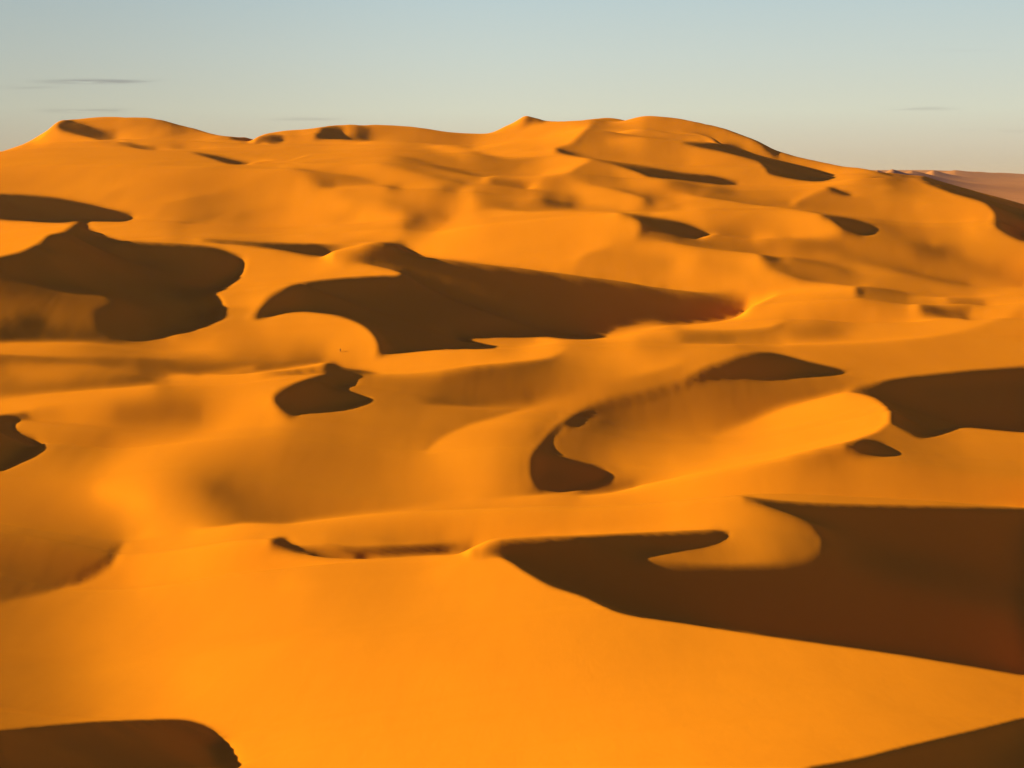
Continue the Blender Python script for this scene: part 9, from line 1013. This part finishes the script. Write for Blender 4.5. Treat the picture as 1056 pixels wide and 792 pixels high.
-2,2,914,2,914,2,914,2,914,2,715,-1,898,2,914,2,914,3,913,-2,3,913,-3,3,913,-4,5,-2,910,-1,0,-3,4,-2,839,2,773,2,-2,839,2,962,2,912,-2,0,2,913,2,913,-3,6,-2,721,2,0,-1,
888,-3,7,-5,703,-2,908,-3,5,-4,2,0,-1,909,-2,4,-2,872,2,0,-2,737,-2,2,-1,718,2,894,2,874,-1,732,1,923,1,870,-1,743,3,-1,913,3,-2,912,-2,714,-2,2,900,2,914,4,708,1,703,-1,
901,4,-2,912,-2,4,-4,713,2,898,-2,4,-4,713,1,898,-2,2,-2,914,2,715,1,897,-2,5,714,-2,2,897,-2,5,-3,713,-2,2,898,4,-3,714,1,898,2,-1,2649,1,914,2,1372,1,1546,-2,715,1,898,
-3,913,2,915,3,-4,2,912,4,-4,3,912,2,-4,2,912,2,-4,1,912,1,-2,705,1,908,-2,914,-2,914,-2,911,2,702,-3,2,704,-1,818,1,774,-2,714,-4,2,704,-1,893,-2,712,2,0,-4,2,823,2,-1,
773,-1,711,-1,3,0,-4,2,704,-2,894,2,712,2,-5,1,702,1,0,-1,816,2,704,-2,702,-1,766,1,-1,0,2,709,-2,702,4,-6,2,819,1,-3,3,2,702,2,-2,769,2,-4,0,2,712,3,-2,2,806,1,713,-2,1,
773,2,0,-6,3,1,714,1,805,-1,715,2,772,-2,2,0,-6,4,821,-2,714,-1,0,2,771,-2,2,0,-5,5,-2,834,1,702,3,-2,771,2,0,-5,5,-3,713,1,808,-1,703,2,705,-1,702,-2,-2,2,712,1,761,-6,
6,-3,711,-2,-2,2,808,-1,711,2,777,-3,6,-1,713,3,808,-2,712,-2,-1,775,2,704,-1,708,-1,-1,3,811,2,709,-1,775,-4,5,720,2,806,2,709,-2,775,-5,5,826,-1,2,707,1,0,-2,776,3,827,
2,702,1,707,1,715,2,0,-2,755,-3,709,-2,0,1,708,2,808,2,726,3,0,-3,3,-1,749,2,703,-2,2,709,1,818,2,726,3,0,-2,5,-3,753,-3,2,707,-2,705,-1,702,2,-2,810,2,707,2,702,-2,715,
2,0,-5,6,-2,754,2,827,-1,702,-2,703,-2,0,2,0,-2,-3,2,716,-6,5,-3,706,-2,743,-1,-2,0,3,2,-1,702,3,0,2,705,-1,702,2,819,-2,0,1,2,-2,-3,3,716,-7,4,-3,753,3,0,-2,0,-1,2,-2,
708,1,709,2,0,-1,721,2,781,2,704,-1,702,2,-2,-3,4,714,2,-3,-4,1,754,2,0,-2,0,-2,2,-2,717,-1,1,0,-2,721,2,781,1,-1,705,1,1,-1,-4,3,714,2,-10,9,-3,2,-3,2,702,4,-2,747,2,0,
-3,1,-1,2,-2,702,-2,8,-10,2,711,-2,2,0,-1,804,-1,705,1,2,0,-4,3,715,-7,8,-2,0,-6,4,0,-2,8,-5,747,2,2,-2,2,0,3,-2,703,8,-1,2,711,-3,4,0,-2,809,1,-2,3,0,-5,2,709,-1,703,2,
703,4,0,-7,4,-2,0,5,-6,705,-1,741,2,0,-2,702,2,-4,2,-4,8,-6,4,712,-3,6,-2,-2,810,-2,4,0,-6,0,2,714,-2,-3,4,0,-4,2,-1,0,4,-4,747,2,0,-2,0,2,0,-2,702,4,-2,713,-3,9,-2,-2,
811,2,1,-6,2,2,714,-2,702,3,-3,703,4,-2,747,2,0,-1,0,2,702,-2,4,-2,713,-1,-3,7,-2,-2,801,1,-2,0,2,-1,706,2,-6,2,1,717,2,-2,0,-2,-1,3,748,2,706,3,715,-2,-2,6,-2,-2,801,2,
-3,0,1,707,2,-4,1,712,3,710,3,0,-2,746,2,-2,703,-2,2,703,-1,712,-2,-2,4,-2,802,2,-4,2,0,2,706,2,-3,705,-1,707,4,-3,0,-2,707,3,0,-2,1,731,3,-2,710,-1,-1,2,702,1,706,-2,
712,-2,-1,3,-2,802,2,-6,5,-2,3,707,-2,707,-1,705,3,-3,0,-2,2,703,1,702,3,0,-2,731,-2,4,-3,717,3,717,-2,0,3,-2,802,2,-4,2,-2,7,-4,707,2,715,-3,2,703,2,702,3,-2,-1,731,-2,
4,-2,715,-1,3,-2,717,-2,0,2,-2,804,-3,2,4,-2,723,-4,4,0,-2,704,2,702,-1,731,2,715,-2,3,721,2,-1,715,1,788,-2,-6,7,706,-2,712,2,-2,1,702,-5,6,0,-2,702,-2,702,2,-2,-2,770,
2,806,-5,15,-8,706,2,710,2,702,2,0,1,-5,2,4,-2,703,1,-3,5,-1,0,-1,730,-2,2,716,1,718,-1,0,1,806,-2,6,-2,717,2,0,-2,3,702,-4,0,6,-3,702,-2,2,-2,6,-2,703,2,-2,727,-3,708,
-1,727,-1,0,2,808,5,-3,713,-1,0,1,702,-1,0,3,-2,-3,0,2,705,-3,5,-2,2,-3,702,-2,728,2,735,-1,0,2,807,-2,7,-6,2,712,-2,1,705,3,-2,-3,2,706,-3,4,-4,4,-4,2,0,-2,728,3,845,-3,
9,-7,2,-2,718,3,0,-4,2,706,-3,5,-4,5,-4,1,0,-2,728,2,845,-3,9,-7,708,-1,704,1,705,-2,2,0,-3,710,4,-4,2,0,-2,874,-2,4,-3,709,1,710,-2,5,-1,708,-2,5,-4,-4,702,-2,719,2,-2,
703,2,703,2,868,-2,7,0,-2,707,-1,4,0,-2,702,-1,715,-1,2,0,-6,10,-6,3,-2,2,702,-1,708,-2,728,1,833,2,731,-2,2,0,-4,9,-6,4,-5,4,-1,739,2,704,-2,826,-2,716,-2,2,718,-2,2,
702,-2,2,740,2,0,-2,703,1,842,-1,2,725,-2,739,1,-3,717,-2,819,-1,707,-2,-2,2,725,-2,739,3,-2,702,-1,0,3,-2,710,2,-4,829,2,725,-2,738,-2,1,705,2,-2,710,4,-6,3,827,-2,726,
-2,738,-2,0,2,704,-2,711,3,-6,2,895,1,716,2,-4,2,895,1,704,2,712,-2,2408,1,6753,]


def full_relief(levels=5):
    f = np.array(FINE)
    many = np.where(f >= 700, f - 700, 1)
    flat = np.repeat(np.where(f >= 700, 0, f), many).astype(float) * STEP
    pos = [0]

    def take(sh):
        k = sh[0] * sh[1]
        a = flat[pos[0]:pos[0] + k].reshape(sh)
        pos[0] += k
        return a

    def between(c, n):
        m = len(c)
        k = np.arange(n // 2)
        g = lambda i: c[np.clip(i, 0, m - 1)]
        return (9 * (g(k) + g(k + 1)) - (g(k - 1) + g(k + 2))) / 16

    def rec(sh, l):
        if l == 0:
            return np.array(COARSE, float).reshape(sh) * STEP
        ev = rec(((sh[0] + 1) // 2, (sh[1] + 1) // 2), l - 1)
        a = np.empty((sh[0], ev.shape[1]))
        a[::2] = ev
        a[1::2] = between(ev, sh[0]) + take((sh[0] // 2, ev.shape[1]))
        b = np.empty(sh)
        b[:, ::2] = a
        b[:, 1::2] = between(a.T, sh[1]).T + take((sh[0], sh[1] // 2))
        return b
    return rec((ROWS, COLS), levels)


def refine(a, axis):
    """insert smooth in-between samples along an axis"""
    a = np.moveaxis(a, axis, 0)
    n = len(a)
    k = np.arange(n - 1)
    g = lambda i: a[np.clip(i, 0, n - 1)]
    o = np.empty((2 * n - 1,) + a.shape[1:])
    o[::2] = a
    o[1::2] = (9 * (g(k) + g(k + 1)) - (g(k - 1) + g(k + 2))) / 16
    return np.moveaxis(o, 0, axis)


q = full_relief()          # height / distance
knots = np.array(ROW_LOG_DIST)
t = np.interp(np.arange(ROWS), np.linspace(0, ROWS - 1, len(knots)), knots)
t = np.convolve(np.pad(t, 12, 'reflect', reflect_type='odd'), np.ones(25) / 25, 'valid')
q = refine(q, 1)
u = np.linspace(COL_FROM, COL_TO, q.shape[1])
dist = np.exp(t)
GX = dist[:, None] * (u[None] - 528.0) / FOCAL
GY = np.repeat(dist[:, None], len(u), 1)
GZ = q * dist[:, None]                               # metres relative to the eye

# low wind-drawn swells a few tens of metres apart, stronger far out where the dunes are larger
sx = 0.94 * GX + 0.34 * GY
sy = -0.34 * GX + 0.94 * GY
warp = 14 * np.sin(sx / 83 + 1.7 * np.sin(sy / 131)) + 9 * np.sin(sy / 47 + sx / 190)
a1 = np.abs(np.sin((sy + warp) / 19 + 0.9 * np.sin(sx / 61)))
a2 = np.abs(np.sin((sy - 0.6 * warp) / 11 + 1.3 * np.sin(sx / 38 + sy / 77)))
patch = np.clip(0.5 + 0.5 * np.sin(GX / 97 + 1.1 * np.sin(GY / 143)) * np.sin(GY / 171 + 0.6 * np.sin(GX / 120)), 0, 1)
amount = np.clip((GY - 450) / 900, 0, 1) * (0.35 + patch)
GZ = GZ + 0.5 * amount * ((1 - a1) * 1.0 + (1 - a2) * 0.45)


def ground_z(x, y):
    tt = math.log(y)
    uu = 528.0 + FOCAL * x / y
    fj = np.interp(tt, t, np.arange(len(t)))
    fi = np.interp(uu, u, np.arange(len(u)))
    j, i = int(fj), int(fi)
    a, b = fj - j, fi - i
    return float((GZ[j, i] * (1 - b) + GZ[j, i + 1] * b) * (1 - a) + (GZ[j + 1, i] * (1 - b) + GZ[j + 1, i + 1] * b) * a)


# close the sheet round the viewpoint: sides and back continue the field with low swells
aL = math.atan2(GY[0, 0], GX[0, 0])
aR = math.atan2(GY[0, -1], GX[0, -1])
NB = 140
s = (np.arange(1, NB + 1) / (NB + 1))
s = s + 0.0
ang = aR - s * (2 * math.pi - (aL - aR))                # clockwise from the right edge, behind, to the left edge
rR = np.hypot(GX[:, -1], GY[:, -1])[:, None]
rL = np.hypot(GX[:, 0], GY[:, 0])[:, None]
rad = rR * (1 - s) + rL * s
BX, BY = rad * np.cos(ang), rad * np.sin(ang)
hb = GZ[:, -1:] * (1 - s) ** 6 + GZ[:, :1] * s ** 6
w = 1 - (1 - s) ** 6 - s ** 6
far_h = np.interp(rad, [0, 60, 200, 600, 2500], [-36, -45, -62, -85, -95])
swell = 5 * np.sin(BX / 47 + 1.3 * np.sin(BY / 90)) * np.cos(BY / 110 + 0.7) + 3 * np.sin(BX / 23 + BY / 61)
swell *= np.clip(rad / 250, 0.1, 1)
BZ = hb + w * (far_h + swell)
ring = np.concatenate([np.stack([GX, GY, GZ], -1), np.stack([BX, BY, BZ], -1)], 1)
inner = []
for k in (0.02, 0.2, 0.45, 0.7, 0.88):
    r = ring[0] * np.array([k, k, 1.0])
    m = ring[0][:, 2].mean()
    r[:, 2] = m + (ring[0][:, 2] - m) * k ** 1.5
    inner.append(r)
ring = np.concatenate([np.array(inner), ring], 0)
dunes = structure(sheet('sand_dunes', ring, SAND, closed=True))

# the desert plain beyond, out to the horizon
rows = []
edge = ring[-1]
er = np.hypot(edge[:, 0], edge[:, 1])
th = np.arctan2(edge[:, 1], edge[:, 0])
uu = np.where(edge[:, 1] > 1, 528 + FOCAL * edge[:, 0] / np.maximum(edge[:, 1], 1), 5000)
for d in np.geomspace(1.0, 60000.0 / 2400.0, 90):
    R = er * d
    x, y = R * np.cos(th), R * np.sin(th)
    f = np.clip((d - 1) / 0.25, 0, 1)
    f = f * f * (3 - 2 * f)
    lift = np.clip((R - 3500) / 11000, 0, 1)
    top = 181 - np.interp(uu, [900, 960, 1000, 1056, 1300], [175.5, 175.5, 177, 180, 181])
    z = -97 + (97 + np.clip(top, 0, 9) / FOCAL * 14500) * lift ** 1.3 * (R < 16000) + (R >= 16000) * 97
    z = z + (3 * np.sin(x / 170 + 2 * np.sin(y / 700)) + 4 * np.sin(y / 310 + x / 900)) * np.clip((R - 2600) / 1500, 0, 1) * (R < 14000)
    # small far crests standing on the horizon
    for (pu, pv, pd, pw, dp) in ((904, 175.8, 4800, 26, 700), (920, 174.4, 5600, 24, 800), (940, 175.6, 6600, 34, 900), (962, 175.2, 9000, 18, 700),
                                 (985, 175.3, 11000, 20, 700), (1008, 176.8, 12000, 18, 700), (1030, 178.0, 12500, 20, 600)):
        near = np.where(uu < pu, (pu - uu) / pw, (uu - pu) / (pw * 1.6))
        g = np.exp(-near ** 1.25) * np.exp(-((y - pd) / dp) ** 2)
        z = z * (1 - g) + (181 - pv) * pd / FOCAL * g
    z = edge[:, 2] * (1 - f) + z * f
    rows.append(np.stack([x, y, z], -1))
plain = structure(sheet('desert_plain', np.array(rows), PLAIN, closed=True))

# ------------------------------------------------------------------ the lone walker
def skin_body(name, joints, edges, mat, parent, root=0, sub=2):
    me = bpy.data.meshes.new(name)
    me.from_pydata([j[0] for j in joints], edges, [])
    ob = bpy.data.objects.new(name, me)
    scene.collection.objects.link(ob)
    sk = ob.modifiers.new('skin', 'SKIN')
    for i, j in enumerate(joints):
        d = me.skin_vertices[0].data[i]
        d.radius = (j[1], j[2] if len(j) > 2 else j[1])
        d.use_root = (i == root)
    ob.modifiers.new('round', 'SUBSURF').levels = sub
    ob.modifiers['round'].render_levels = sub
    me.materials.append(mat)
    ob.parent = parent
    return ob


SKINM = plain_mat('skin', (0.22, 0.11, 0.06, 1), 0.6)
CLOTH = plain_mat('dark_cloth', (0.025, 0.012, 0.012, 1), 0.9)
TROUS = plain_mat('dark_trousers', (0.02, 0.018, 0.02, 1), 0.9)
HAIR = plain_mat('dark_hair', (0.01, 0.008, 0.006, 1), 0.7)

walker = bpy.data.objects.new('person', None)
scene.collection.objects.link(walker)
walker['label'] = 'tiny distant person in loose dark clothes walking on the bright rounded dune'
walker['category'] = 'person'
PU, PV = 351.0, 363.0
ys = np.linspace(120, 1000, 4000)
vv = np.array([181 - FOCAL * ground_z((PU - 528) * y / FOCAL, y) / y for y in ys])
hit = ys[np.argmax(vv <= PV)]
px = (PU - 528) * hit / FOCAL
walker.location = (px, hit, ground_z(px, hit) - 0.02)
walker.rotation_euler = (0, 0, math.radians(35))
J = [((0, 0, .95), .15, .11),      # pelvis
     ((0, .01, 1.15), .15, .10), ((0, .02, 1.36), .17, .11), ((0, .02, 1.50), .06), ((0, .03, 1.60), .085, .095), ((0, .03, 1.72), .075, .085),
     ((.19, .02, 1.42), .055), ((.24, .10, 1.16), .042), ((.23, .26, .98), .032), ((.22, .31, .92), .03),
     ((-.19, .02, 1.42), .055), ((-.25, -.08, 1.16), .042), ((-.24, -.12, .93), .032), ((-.23, -.11, .85), .03),
     ((.09, .02, .88), .085), ((.10, .17, .50), .06), ((.10, .16, .09), .042), ((.10, .29, .04), .035),
     ((-.09, .0, .88), .085), ((-.10, -.06, .50), .06), ((-.10, -.27, .13), .042), ((-.10, -.17, .05), .035)]
E = [(0, 1), (1, 2), (2, 3), (3, 4), (4, 5), (2, 6), (6, 7), (7, 8), (8, 9), (2, 10), (10, 11), (11, 12), (12, 13),
     (0, 14), (14, 15), (15, 16), (16, 17), (0, 18), (18, 19), (19, 20), (20, 21)]
skin_body('body', J, E, SKINM, walker)
g_ = 1.14
shirt = [((0, .0, .78), .30, .26), ((0, .01, 1.12), .24, .20), ((0, .02, 1.36), .23, .18), ((0, .02, 1.46), .09),
         ((.20, .02, 1.43), .07), ((.25, .10, 1.16), .055), ((.235, .24, 1.0), .045),
         ((-.20, .02, 1.43), .07), ((-.26, -.08, 1.16), .055), ((-.25, -.115, .97), .045)]
skin_body('jacket', shirt, [(0, 1), (1, 2), (2, 3), (2, 4), (4, 5), (5, 6), (2, 7), (7, 8), (8, 9)], CLOTH, walker)
tr = [((0, 0, .95), .165, .125), ((.09, .02, .86), .10), ((.10, .17, .50), .11), ((.10, .165, .14), .085),
      ((-.09, 0, .86), .10), ((-.10, -.06, .50), .11), ((-.10, -.25, .18), .085)]
skin_body('trousers', tr, [(0, 1), (1, 2), (2, 3), (0, 4), (4, 5), (5, 6)], TROUS, walker)
skin_body('hair', [((0, .0, 1.66), .07), ((0, .02, 1.75), .085), ((0, .06, 1.76), .06)], [(0, 1), (1, 2)], HAIR, walker, root=1)


# ------------------------------------------------------------------ the air
def haze_box(density):
    x0, x1, y0, y1, z0, z1 = -70000, 70000, -70000, 70000, -160, 190
    v = [(x, y, z) for x in (x0, x1) for y in (y0, y1) for z in (z0, z1)]
    f = [(0, 1, 3, 2), (4, 6, 7, 5), (0, 4, 5, 1), (2, 3, 7, 6), (0, 2, 6, 4), (1, 5, 7, 3)]
    me = bpy.data.meshes.new('haze')
    me.from_pydata(v, [], f)
    me.update()
    m = bpy.data.materials.new('thin_haze')
    m.use_nodes = True
    t = m.node_tree
    for n in list(t.nodes):
        t.nodes.remove(n)
    vol = node(t, 'ShaderNodeVolumePrincipled')
    vol.inputs['Color'].default_value = (0.85, 0.86, 0.9, 1)
    vol.inputs['Density'].default_value = density
    vol.inputs['Anisotropy'].default_value = 0.2
    o = node(t, 'ShaderNodeOutputMaterial')
    t.links.new(vol.outputs[0], o.inputs['Volume'])
    me.materials.append(m)
    ob = bpy.data.objects.new('haze', me)
    scene.collection.objects.link(ob)
    ob['kind'] = 'stuff'
    return ob


if 0.000008 > 0:
    haze_box(0.000008)
